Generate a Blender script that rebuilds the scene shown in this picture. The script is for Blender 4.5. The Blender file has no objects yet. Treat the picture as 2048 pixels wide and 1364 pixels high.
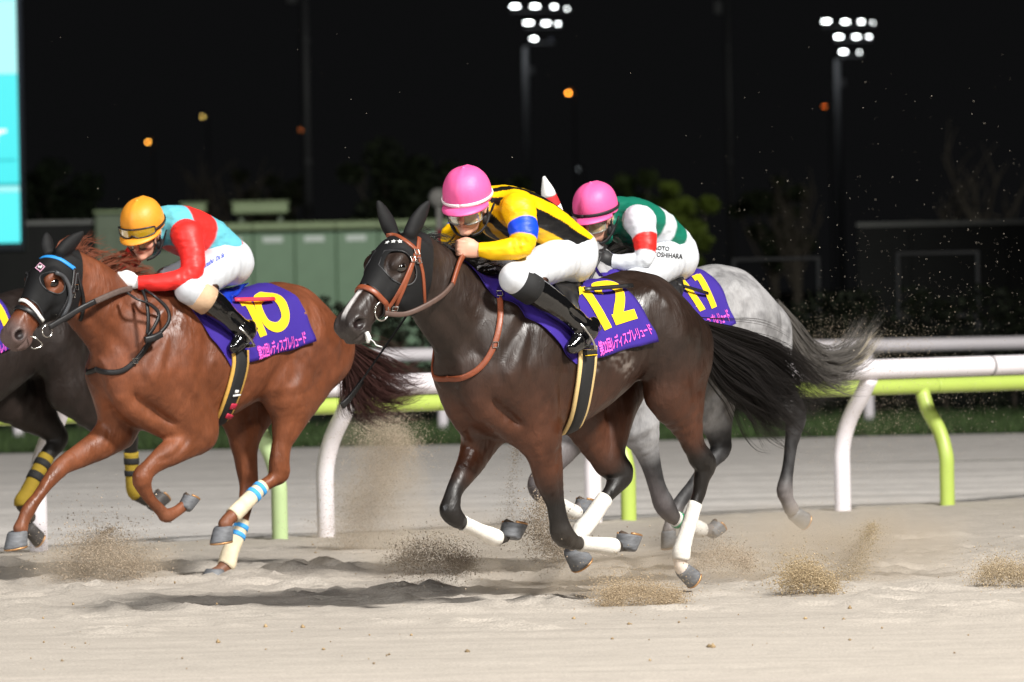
import bpy, bmesh, math, random
import numpy as np
from mathutils import Vector, Matrix
from mathutils.bvhtree import BVHTree

random.seed(7)
RNG = np.random.default_rng(11)
scene = bpy.context.scene
COL = scene.collection
R = math.radians

# ------------------------------------------------------------------ camera
IMW, IMH = 2048.0, 1364.0
FPX = 11500.0                      # focal length in photo pixels (about 202 mm)
CAM_H = 1.48
ROLL = R(1.15)
PITCH = math.atan((682.0 - 588.0) / FPX)      # horizon row 588 -> looks slightly down
cam_d = bpy.data.cameras.new('camera')
cam = bpy.data.objects.new('camera', cam_d)
COL.objects.link(cam)
cam_d.sensor_width = 36.0
cam_d.lens = FPX * 36.0 / IMW
cam_d.clip_start = 0.5
cam_d.clip_end = 6000
cam_fwd = np.array([0, math.cos(PITCH), -math.sin(PITCH)])
_r0 = np.array([1.0, 0, 0]); _u0 = np.cross(_r0, cam_fwd)
cam_r = math.cos(ROLL) * _r0 - math.sin(ROLL) * _u0
cam_u = math.sin(ROLL) * _r0 + math.cos(ROLL) * _u0
cam_o = np.array([0, 0, CAM_H])
M = Matrix(((cam_r[0], cam_u[0], -cam_fwd[0], cam_o[0]),
            (cam_r[1], cam_u[1], -cam_fwd[1], cam_o[1]),
            (cam_r[2], cam_u[2], -cam_fwd[2], cam_o[2]), (0, 0, 0, 1)))
cam.matrix_world = M
scene.camera = cam
cam_d.dof.use_dof = True
cam_d.dof.focus_distance = 27.4
cam_d.dof.aperture_fstop = 4.5

# ------------------------------------------------------------------ world, light, exposure
world = bpy.data.worlds.new('World'); scene.world = world
world.use_nodes = True
wn = world.node_tree.nodes; wl = world.node_tree.links
bg = wn['Background']
bg.inputs[0].default_value = (0.0046, 0.0047, 0.0050, 1)      # night sky with a little town glow
bg.inputs[1].default_value = 1.0

def lamp(name, kind, loc, target, power, color, size, spot=None, blend=0.5):
    d = bpy.data.lights.new(name, kind); o = bpy.data.objects.new(name, d); COL.objects.link(o)
    o.location = loc
    o.rotation_euler = (Vector(target) - Vector(loc)).to_track_quat('-Z', 'Y').to_euler()
    d.energy = power; d.color = color
    if kind == 'SPOT':
        d.shadow_soft_size = size; d.spot_size = R(spot); d.spot_blend = blend
    if kind == 'SUN': d.angle = size
    return o
# the floodlight masts along the grandstand side (out of frame, high above the track)
lamp('floodlight_key', 'SPOT', (22, 7, 28), (0, 30, 0.5), 140000, (1.0, 0.972, 0.925), 2.4, 62, 0.35)
lamp('floodlight_stand', 'SPOT', (4, -18, 27), (0, 34, 0.5), 44000, (1.0, 0.975, 0.935), 2.4, 40, 0.4)
lamp('floodlight_fill', 'SPOT', (-24, 3, 15), (0, 31, 1.0), 24000, (0.97, 0.98, 1.0), 2.0, 60, 0.4)

scene.view_settings.view_transform = 'Standard'
scene.view_settings.look = 'None'
scene.view_settings.gamma = 1
scene.view_settings.use_curve_mapping = False
scene.view_settings.exposure = -0.12
scene.cycles.use_denoising = True
scene.cycles.max_bounces = 6
scene.cycles.volume_bounces = 1
scene.cycles.sample_clamp_indirect = 4.0
scene.render.film_transparent = False

# ------------------------------------------------------------------ helpers: objects
def tag(o, label=None, cat=None, group=None, kind=None):
    if label: o['label'] = label
    if cat: o['category'] = cat
    if group: o['group'] = group
    if kind: o['kind'] = kind
    return o

def empty(name, loc=(0, 0, 0), rz=0.0, parent=None):
    o = bpy.data.objects.new(name, None); COL.objects.link(o)
    o.location = loc; o.rotation_euler = (0, 0, rz); o.empty_display_size = 0.2
    if parent: o.parent = parent
    return o

def link(name, me, mat, parent=None):
    o = bpy.data.objects.new(name, me); COL.objects.link(o)
    if mat is not None and len(me.materials) == 0: me.materials.append(mat)
    if parent is not None: o.parent = parent
    return o

def mesh_np(name, V, F, mat=None, parent=None, smooth=True, attrs=None, col=None):
    """V (n,3) floats, F (m,k) ints or list of lists -> linked mesh object"""
    V = np.asarray(V, dtype=np.float32)
    me = bpy.data.meshes.new(name)
    if isinstance(F, np.ndarray):
        m, k = F.shape
        me.vertices.add(len(V)); me.vertices.foreach_set('co', V.ravel())
        me.loops.add(m * k); me.loops.foreach_set('vertex_index', F.astype(np.int32).ravel())
        me.polygons.add(m)
        me.polygons.foreach_set('loop_start', np.arange(0, m * k, k, dtype=np.int32))
        me.update(calc_edges=True)
    else:
        me.from_pydata([tuple(map(float, v)) for v in V], [], [list(map(int, f)) for f in F])
        me.update()
    if smooth:
        me.polygons.foreach_set('use_smooth', np.ones(len(me.polygons), dtype=bool))
    if attrs:
        for n, a in attrs.items():
            at = me.attributes.new(n, 'FLOAT', 'POINT'); at.data.foreach_set('value', np.asarray(a, np.float32))
    if col is not None:
        at = me.attributes.new('Col', 'FLOAT_COLOR', 'POINT')
        c = np.ones((len(V), 4), np.float32); c[:, :3] = col
        at.data.foreach_set('color', c.ravel())
    me.validate()
    return link(name, me, mat, parent)

class MB:
    """collects simple shapes into one mesh"""
    def __init__(s): s.v = []; s.f = []
    def add(s, V, F):
        b = len(s.v); s.v += [tuple(map(float, p)) for p in V]; s.f += [[int(i) + b for i in f] for f in F]; return s
    def box(s, c, d, rz=0.0, bev=0.0):
        hx, hy, hz = d[0] / 2, d[1] / 2, d[2] / 2
        if bev <= 0:
            P = [(x, y, z) for x in (-hx, hx) for y in (-hy, hy) for z in (-hz, hz)]
            F = [(0, 1, 3, 2), (4, 6, 7, 5), (0, 4, 5, 1), (2, 3, 7, 6), (0, 2, 6, 4), (1, 5, 7, 3)]
        else:
            bm = bmesh.new(); bmesh.ops.create_cube(bm, size=1)
            for v in bm.verts: v.co = Vector((v.co.x * d[0], v.co.y * d[1], v.co.z * d[2]))
            bmesh.ops.bevel(bm, geom=bm.edges[:], offset=bev, segments=1, affect='EDGES')
            bm.verts.index_update()
            P = [tuple(v.co) for v in bm.verts]; F = [[v.index for v in f.verts] for f in bm.faces]; bm.free()
        ca, sa = math.cos(rz), math.sin(rz)
        P = [(c[0] + x * ca - y * sa, c[1] + x * sa + y * ca, c[2] + z) for x, y, z in P]
        return s.add(P, F)
    def tube(s, pts, rad, n=10, cap=True):
        V, F = tube_vf(pts, rad, n, cap); return s.add(V, F)
    def build(s, name, mat, parent=None, smooth=False):
        return mesh_np(name, np.array(s.v), s.f, mat, parent, smooth)

def frames(P):
    P = np.asarray(P, float); n = len(P)
    T = np.gradient(P, axis=0) if n > 2 else np.repeat((P[1] - P[0])[None], 2, 0)
    T /= np.linalg.norm(T, axis=1)[:, None] + 1e-12
    up = np.array([0, 0, 1.0]) if abs(T[0][2]) < 0.9 else np.array([1.0, 0, 0])
    A = np.zeros_like(P); B = np.zeros_like(P)
    a = up - T[0] * (up @ T[0]); a /= np.linalg.norm(a)
    for i in range(n):
        a = a - T[i] * (a @ T[i]); a /= np.linalg.norm(a) + 1e-12
        A[i] = a; B[i] = np.cross(T[i], a)
    return T, A, B

def tube_vf(pts, rad, n=10, cap=True):
    P = np.asarray(pts, float)
    if len(P) == 2 and cap:
        t_ = np.array([0, .004, .996, 1.0])[:, None]; P = P[0] * (1 - t_) + P[1] * t_
        if not np.isscalar(rad): rad = np.interp([0, .004, .996, 1], [0, 1], np.asarray(rad, float))
    m = len(P)
    r = np.full(m, rad, float) if np.isscalar(rad) else np.asarray(rad, float)
    T, A, B = frames(P)
    th = np.linspace(0, 2 * math.pi, n, endpoint=False)
    V = (P[:, None] + r[:, None, None] * (np.cos(th)[None, :, None] * A[:, None] + np.sin(th)[None, :, None] * B[:, None])).reshape(-1, 3)
    F = []
    for i in range(m - 1):
        for j in range(n):
            k = (j + 1) % n
            F.append([i * n + j, i * n + k, (i + 1) * n + k, (i + 1) * n + j])
    if cap:
        F.append(list(range(n))[::-1]); F.append([(m - 1) * n + j for j in range(n)])
    return V, F

def spline(P, n):
    """centripetal-ish Catmull-Rom through rows of P, n samples"""
    P = np.asarray(P, float)
    if len(P) == 2: 
        t = np.linspace(0, 1, n)[:, None]; return P[0] * (1 - t) + P[1] * t
    Q = np.vstack([2 * P[0] - P[1], P, 2 * P[-1] - P[-2]])
    u = np.linspace(0, len(P) - 1 - 1e-9, n); i = u.astype(int); f = (u - i)[:, None]
    p0, p1, p2, p3 = Q[i], Q[i + 1], Q[i + 2], Q[i + 3]
    return 0.5 * (2 * p1 + (p2 - p0) * f + (2 * p0 - 5 * p1 + 4 * p2 - p3) * f ** 2 + (3 * p1 - p0 - 3 * p2 + p3) * f ** 3)

def nrm(v):
    v = np.asarray(v, float); return v / (np.linalg.norm(v) + 1e-12)

# ------------------------------------------------------------------ helpers: measuring the place from the photograph
def ray(px, py):
    x = (px - IMW / 2) / FPX; y = (IMH / 2 - py) / FPX
    return nrm(cam_fwd + x * cam_r + y * cam_u)
def on_plane_z(px, py, z=0.0):
    d = ray(px, py); t = (z - CAM_H) / d[2]; return cam_o + d * t
def at_depth(px, py, Y):
    d = ray(px, py); return cam_o + d * (Y / d[1])

# ------------------------------------------------------------------ helpers: implicit surfaces
class Field:
    def __init__(s, lo, hi, h):
        s.h = h; s.lo = np.array(lo, float)
        s.n = np.ceil((np.array(hi, float) - s.lo) / h).astype(int) + 1
        s.d = np.full(s.n, 0.6, np.float32)
    def sub(s, lo, hi):
        a = np.clip(np.floor((np.asarray(lo) - s.lo) / s.h).astype(int), 0, s.n - 1)
        b = np.clip(np.ceil((np.asarray(hi) - s.lo) / s.h).astype(int) + 1, 1, s.n)
        if np.any(b - a < 2): return None, None
        sl = tuple(slice(int(i), int(j)) for i, j in zip(a, b))
        ax = [(s.lo[k] + s.h * np.arange(a[k], b[k])).astype(np.float32) for k in range(3)]
        X, Y, Z = np.meshgrid(*ax, indexing='ij', sparse=True)
        return sl, (X, Y, Z)
    def union(s, sl, d2, k):
        d1 = s.d[sl]
        h = np.clip(0.5 + 0.5 * (d2 - d1) / k, 0, 1)
        s.d[sl] = d2 + (d1 - d2) * h - k * h * (1 - h)
    def cut(s, sl, d2, k):
        d1 = s.d[sl]; d2 = -d2
        h = np.clip(0.5 - 0.5 * (d2 - d1) / k, 0, 1)
        s.d[sl] = d2 + (d1 - d2) * h + k * h * (1 - h)
    # elliptical chain: pts (n,3), rs = radius in the plane, rl = radius along lat
    def chain(s, pts, rs, rl=None, lat=(0, 1, 0), k=0.03, sub=3, cut=False):
        pts = np.asarray(pts, float); rs = np.asarray(rs, float)
        rl = rs if rl is None else np.asarray(rl, float)
        D = np.column_stack([pts, rs, rl])
        n = (len(pts) - 1) * sub + 1
        D = spline(D, n) if len(pts) > 2 else spline(D, 2)
        rm = float(max(D[:, 3].max(), D[:, 4].max())); m = rm + k + 3 * s.h
        sl, G = s.sub(D[:, :3].min(0) - m, D[:, :3].max(0) + m)
        if sl is None: return s
        lat = nrm(lat).astype(np.float32)
        out = None
        for i in range(len(D) - 1):
            p0, p1 = D[i], D[i + 1]
            v = (p1 - p0)[:3]; vv = float(v @ v) + 1e-12
            # restrict the evaluation to the segment's own box
            qx, qy, qz = G[0] - np.float32(p0[0]), G[1] - np.float32(p0[1]), G[2] - np.float32(p0[2])
            t = np.clip((qx * np.float32(v[0]) + qy * np.float32(v[1]) + qz * np.float32(v[2])) / np.float32(vv), 0, 1)
            ox, oy, oz = qx - t * np.float32(v[0]), qy - t * np.float32(v[1]), qz - t * np.float32(v[2])
            ql = ox * lat[0] + oy * lat[1] + oz * lat[2]
            q2 = np.maximum(ox * ox + oy * oy + oz * oz - ql * ql, 0)
            a = np.float32(p0[3]) + t * np.float32(p1[3] - p0[3]); b = np.float32(p0[4]) + t * np.float32(p1[4] - p0[4])
            e = (np.sqrt(q2 / (a * a) + ql * ql / (b * b)) - 1) * np.minimum(a, b)
            out = e if out is None else np.minimum(out, e)
        (s.cut if cut else s.union)(sl, out, k)
        return s
    def ball(s, c, r, axes=None, k=0.03, cut=False):
        """ellipsoid, r = 3 radii along axes rows (default world)"""
        r = np.full(3, r, float) if np.isscalar(r) else np.asarray(r, float)
        A = np.eye(3) if axes is None else np.array([nrm(a) for a in axes])
        m = r.max() + k + 3 * s.h
        sl, G = s.sub(np.asarray(c) - m, np.asarray(c) + m)
        if sl is None: return s
        q = [G[i] - np.float32(c[i]) for i in range(3)]
        e = 0; g = 0
        for i in range(3):
            l = q[0] * np.float32(A[i][0]) + q[1] * np.float32(A[i][1]) + q[2] * np.float32(A[i][2])
            e = e + (l / np.float32(r[i])) ** 2; g = g + (l / np.float32(r[i] ** 2)) ** 2
        e = np.sqrt(e); d = e * (e - 1) / (np.sqrt(g) + 1e-6)
        (s.cut if cut else s.union)(sl, d.astype(np.float32), k)
        return s
    def dent(s, pts, depth, sigma, sub=4):
        """soft furrow (depth > 0) or ridge (depth < 0) along a line on the surface"""
        P = spline(pts, (len(pts) - 1) * sub + 1); m = sigma * 2.6
        sl, G = s.sub(P.min(0) - m, P.max(0) + m)
        if sl is None: return s
        n = len(P) - 1; best = None
        for i in range(n):
            p0, p1 = P[i], P[i + 1]; v = p1 - p0; vv = float(v @ v) + 1e-12
            q = [G[a] - np.float32(p0[a]) for a in range(3)]
            t = np.clip((q[0] * np.float32(v[0]) + q[1] * np.float32(v[1]) + q[2] * np.float32(v[2])) / np.float32(vv), 0, 1)
            d2 = (q[0] - t * np.float32(v[0])) ** 2 + (q[1] - t * np.float32(v[1])) ** 2 + (q[2] - t * np.float32(v[2])) ** 2
            u = (i + t) / n; a = np.exp(-d2 / (2 * sigma * sigma)) * np.clip(np.minimum(u, 1 - u) * 5, 0.0, 1)
            best = a if best is None else np.maximum(best, a)
        s.d[sl] += np.float32(depth * 1.35) * best.astype(np.float32)
        return s
    # loft along e1 of superellipse sections: table rows (t, hi, lo, rw)
    def loft(s, o, e1, e2, e3, tab, k=0.03, p=2.2, low=1.0, roof=0.0):
        tab = np.asarray(tab, float); o = np.asarray(o, float)
        if tab[0, 0] > tab[-1, 0]: tab = tab[::-1]
        tt = np.linspace(tab[0, 0], tab[-1, 0], 160)
        D = np.column_stack([smooth_interp(tt, tab[:, 0], tab[:, j]) for j in (1, 2, 3)])
        e1, e2, e3 = nrm(e1), nrm(e2), nrm(e3)
        C = []
        for t, hi, lo, rw in tab:
            for a in (hi, lo):
                for b in (-rw, rw): C.append(o + e1 * t + e2 * a + e3 * b)
        C = np.array(C); m = k + 4 * s.h
        sl, G = s.sub(C.min(0) - m, C.max(0) + m)
        if sl is None: return s
        q = [G[i] - np.float32(o[i]) for i in range(3)]
        f = lambda e: q[0] * np.float32(e[0]) + q[1] * np.float32(e[1]) + q[2] * np.float32(e[2])
        T, U, W = f(e1), f(e2), f(e3)
        sh = np.broadcast_shapes(T.shape, U.shape, W.shape)
        Tc = np.clip(T, tt[0], tt[-1])
        hi = np.interp(Tc, tt, D[:, 0]).astype(np.float32); lo = np.interp(Tc, tt, D[:, 1]).astype(np.float32)
        rw = np.interp(Tc, tt, D[:, 2]).astype(np.float32)
        c = (hi + lo) / 2; rz = np.maximum((hi - lo) / 2, 0.01)
        v = (U - c) / rz
        rwe = rw * (1 - low * 0.5 * np.clip(-v, 0, 1) * 0.6) if low else rw
        rwe = rwe * (1 - roof * np.clip(v, 0, 1) * np.clip((.05 - Tc) / .4, 0, 1)) if roof else rwe
        e = (np.abs(W / rwe) ** p + np.abs(v) ** p) ** (1 / p)
        d = (e - 1) * np.minimum(rwe, rz) * 0.95
        d = np.maximum(d, np.maximum(tt[0] - T, T - tt[-1]))
        s.union(sl, np.broadcast_to(d, sh).astype(np.float32), k)
        return s
    def mesh(s, d=None):
        return surface_nets(s.d if d is None else d, s.lo, s.h)
    def coords(s):
        ax = [(s.lo[k] + s.h * np.arange(s.n[k])).astype(np.float32) for k in range(3)]
        return np.meshgrid(*ax, indexing='ij', sparse=True)

def smooth_interp(x, xp, fp):
    """monotone-ish cubic through (xp, fp)"""
    xp = np.asarray(xp, float); fp = np.asarray(fp, float)
    if xp[0] > xp[-1]: xp, fp = xp[::-1], fp[::-1]
    h = np.diff(xp); dl = np.diff(fp) / h
    m = np.empty_like(fp); m[0] = dl[0]; m[-1] = dl[-1]
    m[1:-1] = np.where(dl[:-1] * dl[1:] > 0, 2 * dl[:-1] * dl[1:] / (dl[:-1] + dl[1:] + 1e-12), 0)
    i = np.clip(np.searchsorted(xp, x) - 1, 0, len(xp) - 2)
    t = (x - xp[i]) / h[i]
    return ((2 * t ** 3 - 3 * t ** 2 + 1) * fp[i] + (t ** 3 - 2 * t ** 2 + t) * h[i] * m[i]
            + (-2 * t ** 3 + 3 * t ** 2) * fp[i + 1] + (t ** 3 - t ** 2) * h[i] * m[i + 1])

def surface_nets(d, lo, h):
    ins = d < 0
    nx, ny, nz = d.shape
    cnt = np.zeros((nx - 1, ny - 1, nz - 1), np.int8)
    offs = [(i, j, k) for i in (0, 1) for j in (0, 1) for k in (0, 1)]
    for i, j, k in offs:
        cnt += ins[i:nx - 1 + i, j:ny - 1 + j, k:nz - 1 + k]
    act = (cnt > 0) & (cnt < 8)
    ci = np.argwhere(act)
    if len(ci) == 0: return np.zeros((0, 3)), np.zeros((0, 4), int)
    idx = np.full(act.shape, -1, np.int32); idx[act] = np.arange(len(ci))
    val = {o: d[ci[:, 0] + o[0], ci[:, 1] + o[1], ci[:, 2] + o[2]] for o in offs}
    acc = np.zeros((len(ci), 3)); num = np.zeros(len(ci))
    for o in offs:
        for ax in range(3):
            if o[ax] == 0:
                o2 = list(o); o2[ax] = 1; o2 = tuple(o2)
                a, b = val[o], val[o2]; m = (a < 0) != (b < 0)
                t = np.where(m, a / np.where(m, a - b, 1), 0)
                P = np.array(o, float)[None].repeat(len(ci), 0); P[:, ax] += t
                acc += P * m[:, None]; num += m
    V = lo + h * (ci + acc / num[:, None])
    Q = []
    for ax in range(3):
        s0 = [slice(None)] * 3; s1 = [slice(None)] * 3
        s0[ax] = slice(0, -1); s1[ax] = slice(1, None)
        for b in range(3):
            if b != ax: s0[b] = slice(1, -1); s1[b] = slice(1, -1)
        A = ins[tuple(s0)]; B = ins[tuple(s1)]
        e = np.argwhere(A != B)
        if len(e) == 0: continue
        fl = A[e[:, 0], e[:, 1], e[:, 2]]
        b, c = (ax + 1) % 3, (ax + 2) % 3
        base = e.copy()
        for q in range(3):
            if q != ax: base[:, q] += 1
        def cell(db, dc):
            p = base.copy(); p[:, b] += db; p[:, c] += dc
            return idx[p[:, 0], p[:, 1], p[:, 2]]
        q = np.stack([cell(-1, -1), cell(0, -1), cell(0, 0), cell(-1, 0)], 1)
        q[~fl] = q[~fl][:, ::-1]
        Q.append(q)
    Q = np.concatenate(Q)
    Q = Q[(Q >= 0).all(1)]
    return V, Q

def vert_normals(V, Q):
    n = np.cross(V[Q[:, 2]] - V[Q[:, 0]], V[Q[:, 3]] - V[Q[:, 1]]) if Q.shape[1] == 4 else np.cross(V[Q[:, 1]] - V[Q[:, 0]], V[Q[:, 2]] - V[Q[:, 0]])
    N = np.zeros_like(V)
    for k in range(Q.shape[1]): np.add.at(N, Q[:, k], n)
    return N / (np.linalg.norm(N, axis=1)[:, None] + 1e-12)

def relax(V, Q, it=2, f=0.5):
    E = np.concatenate([Q[:, [0, 1]], Q[:, [1, 2]], Q[:, [2, 3]], Q[:, [3, 0]]])
    for _ in range(it):
        S = np.zeros_like(V); c = np.zeros(len(V))
        np.add.at(S, E[:, 0], V[E[:, 1]]); np.add.at(c, E[:, 0], 1)
        np.add.at(S, E[:, 1], V[E[:, 0]]); np.add.at(c, E[:, 1], 1)
        V = V * (1 - f) + f * S / np.maximum(c, 1)[:, None]
    return V

def keep_faces(V, Q, mask):
    """sub-mesh of the quads whose vertices all satisfy mask"""
    q = Q[mask[Q].all(1)]
    u, inv = np.unique(q, return_inverse=True)
    return V[u], inv.reshape(q.shape), u

# ------------------------------------------------------------------ helpers: materials
def mat(name, color=(0.5, 0.5, 0.5), rough=0.6, metal=0.0, spec=0.5, noise=0.0, scale=20.0, bump=0.0, bscale=None,
        attr=None, coat=0.0, sheen=0.0, emit=None, alpha=None, trans=0.0, stretch=None):
    m = bpy.data.materials.new(name); m.use_nodes = True
    nt = m.node_tree; b = nt.nodes['Principled BSDF']; L = nt.links.new
    b.inputs['Roughness'].default_value = rough; b.inputs['Metallic'].default_value = metal
    b.inputs['Specular IOR Level'].default_value = spec
    b.inputs['Coat Weight'].default_value = coat; b.inputs['Coat Roughness'].default_value = 0.15
    b.inputs['Sheen Weight'].default_value = sheen
    b.inputs['Transmission Weight'].default_value = trans
    b.inputs['Base Color'].default_value = (*color, 1)
    src = None
    if attr:
        a = nt.nodes.new('ShaderNodeAttribute'); a.attribute_name = attr; src = a.outputs['Color']
    tc = nt.nodes.new('ShaderNodeTexCoord'); vec = tc.outputs['Object']
    if stretch:
        mp = nt.nodes.new('ShaderNodeMapping'); mp.inputs['Scale'].default_value = stretch
        L(vec, mp.inputs[0]); vec = mp.outputs[0]
    if noise > 0:
        n = nt.nodes.new('ShaderNodeTexNoise'); n.inputs['Scale'].default_value = scale; n.inputs['Detail'].default_value = 5
        L(vec, n.inputs['Vector'])
        mr = nt.nodes.new('ShaderNodeMapRange'); mr.inputs[1].default_value = 0.25; mr.inputs[2].default_value = 0.75
        mr.inputs[3].default_value = 1 - noise; mr.inputs[4].default_value = 1 + noise
        L(n.outputs[0], mr.inputs[0])
        mx = nt.nodes.new('ShaderNodeVectorMath'); mx.operation = 'SCALE'
        if src is not None: L(src, mx.inputs[0])
        else: mx.inputs[0].default_value = color
        L(mr.outputs[0], mx.inputs['Scale']); src = mx.outputs[0]
    if src is not None: L(src, b.inputs['Base Color'])
    if bump > 0:
        n2 = nt.nodes.new('ShaderNodeTexNoise'); n2.inputs['Scale'].default_value = bscale or scale; n2.inputs['Detail'].default_value = 4
        L(vec, n2.inputs['Vector'])
        bp = nt.nodes.new('ShaderNodeBump'); bp.inputs['Strength'].default_value = bump; bp.inputs['Distance'].default_value = 0.01
        L(n2.outputs[0], bp.inputs['Height']); L(bp.outputs[0], b.inputs['Normal'])
    if emit:
        b.inputs['Emission Color'].default_value = (*emit[0], 1); b.inputs['Emission Strength'].default_value = emit[1]
    return m

def coat_mat(name, rough, spec, fold=.30):
    """short coat: colour from the body, muscle and skin folds, sweat patches that change the gloss"""
    m = bpy.data.materials.new(name); m.use_nodes = True; nt = m.node_tree; b = nt.nodes['Principled BSDF']; L = nt.links.new
    a = nt.nodes.new('ShaderNodeAttribute'); a.attribute_name = 'Col'
    tc = nt.nodes.new('ShaderNodeTexCoord')
    def noise(sc, det, mp=(1, 1, 1), dist=0.0, typ='FBM'):
        q = nt.nodes.new('ShaderNodeMapping'); q.inputs['Scale'].default_value = mp; L(tc.outputs['Object'], q.inputs[0])
        n = nt.nodes.new('ShaderNodeTexNoise'); n.noise_type = typ; n.inputs['Scale'].default_value = sc; n.inputs['Detail'].default_value = det; n.inputs['Distortion'].default_value = dist
        L(q.outputs[0], n.inputs['Vector']); return n.outputs[0]
    def rng(src, a0, a1, b0, b1):
        r = nt.nodes.new('ShaderNodeMapRange'); r.inputs[1].default_value = a0; r.inputs[2].default_value = a1; r.inputs[3].default_value = b0; r.inputs[4].default_value = b1; L(src, r.inputs[0]); return r.outputs[0]
    mott = noise(5, 6, (1, 1, .6), .6); fine = noise(160, 2, (1, 1, .25)); fold_ = noise(7.5, 5, (1.5, 1, .55), .8); vein = noise(4.5, 4, (1, 1, .8), 1.5)
    k1 = rng(mott, .28, .72, .80, 1.18); k2 = rng(fine, .3, .7, .90, 1.10)
    mu = nt.nodes.new('ShaderNodeMath'); mu.operation = 'MULTIPLY'; L(k1, mu.inputs[0]); L(k2, mu.inputs[1])
    sc = nt.nodes.new('ShaderNodeVectorMath'); sc.operation = 'SCALE'; L(a.outputs['Color'], sc.inputs[0]); L(mu.outputs[0], sc.inputs['Scale']); L(sc.outputs[0], b.inputs['Base Color'])
    L(rng(mott, .35, .65, rough - .10, rough + .16), b.inputs['Roughness']); b.inputs['Specular IOR Level'].default_value = spec
    # veins: thin ridges where the noise crosses its middle value
    ab = nt.nodes.new('ShaderNodeMath'); ab.operation = 'SUBTRACT'; L(vein, ab.inputs[0]); ab.inputs[1].default_value = .5
    ab2 = nt.nodes.new('ShaderNodeMath'); ab2.operation = 'ABSOLUTE'; L(ab.outputs[0], ab2.inputs[0]); vr = rng(ab2.outputs[0], .0, .018, 1, 0)
    b1 = nt.nodes.new('ShaderNodeBump'); b1.inputs['Strength'].default_value = fold; b1.inputs['Distance'].default_value = .05; L(fold_, b1.inputs['Height'])
    b2 = nt.nodes.new('ShaderNodeBump'); b2.inputs['Strength'].default_value = .11; b2.inputs['Distance'].default_value = .006; L(vr, b2.inputs['Height']); L(b1.outputs[0], b2.inputs['Normal'])
    b3 = nt.nodes.new('ShaderNodeBump'); b3.inputs['Strength'].default_value = .12; b3.inputs['Distance'].default_value = .003; L(fine, b3.inputs['Height']); L(b2.outputs[0], b3.inputs['Normal'])
    L(b3.outputs[0], b.inputs['Normal'])
    return m
# ------------------------------------------------------------------ horses
def lin(r, g, b):
    f = lambda c: c / 12.92 if c <= 0.04045 else ((c + 0.055) / 1.055) ** 2.4
    return (f(r / 255), f(g / 255), f(b / 255))

# ribcage and quarters of a thoroughbred: a (forward), back line, belly line, half width
TORSO = [(0.77, 1.15, 1.02, 0.07), (0.72, 1.27, 0.945, 0.145), (0.62, 1.42, 0.865, 0.200), (0.47, 1.535, 0.800, 0.235),
         (0.30, 1.535, 0.770, 0.262), (0.10, 1.505, 0.800, 0.276), (-0.10, 1.500, 0.865, 0.272), (-0.30, 1.540, 0.965, 0.258),
         (-0.45, 1.572, 1.050, 0.248), (-0.58, 1.555, 1.080, 0.244), (-0.72, 1.475, 1.060, 0.212), (-0.83, 1.375, 1.10, 0.140), (-0.88, 1.30, 1.15, 0.065)]

class Horse:
    def __init__(s, name, label, group, croup, scale, theta, tsc=1.0, dz=0.0):
        th = R(theta)
        s.u = np.array([-math.cos(th), -math.sin(th), 0.0]); s.n = np.array([math.sin(th), -math.cos(th), 0.0])
        c = at_depth(croup[0], croup[1], FPX / scale)
        o = c + 0.5 * s.u; s.o = np.array([o[0], o[1], 0.0])
        s.root = tag(empty(name, s.o, math.pi + th), label, 'horse', group)
        s.tsc = tsc; s.dz = dz
    def P(s, px, py, w=0.0):
        """photo pixel -> local (forward, left, up) on the plane w metres left of the spine"""
        d = ray(px, py); q = cam_o - s.o
        t = (w - q @ s.n) / (d @ s.n); p = q + d * t
        return np.array([p @ s.u, w, p[2]])
    def loc_ray(s, px, py):
        d = ray(px, py); q = cam_o - s.o
        return Vector((q @ s.u, q @ s.n, q[2])), Vector((d @ s.u, d @ s.n, d[2]))
    def mpp(s, p):
        """metres per photo pixel at local point p"""
        w = s.o + s.u * p[0] + s.n * p[1] + np.array([0, 0, p[2]])
        return (w - cam_o) @ cam_fwd / FPX
    def pix(s, p):
        w = s.o + s.u * p[0] + s.n * p[1] + np.array([0, 0, p[2]]) - cam_o
        z = w @ cam_fwd; return IMW / 2 + FPX * (w @ cam_r) / z, IMH / 2 - FPX * (w @ cam_u) / z

def leg_points(H, pts, w0, w1):
    n = len(pts); out = []
    for i, q in enumerate(pts):
        w = w0 + (w1 - w0) * min(1, i / (n * 0.55))
        p = H.P(q[0], q[1], w); out.append([*p, q[2] * H.mpp(p)])
    return np.array(out)

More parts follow.
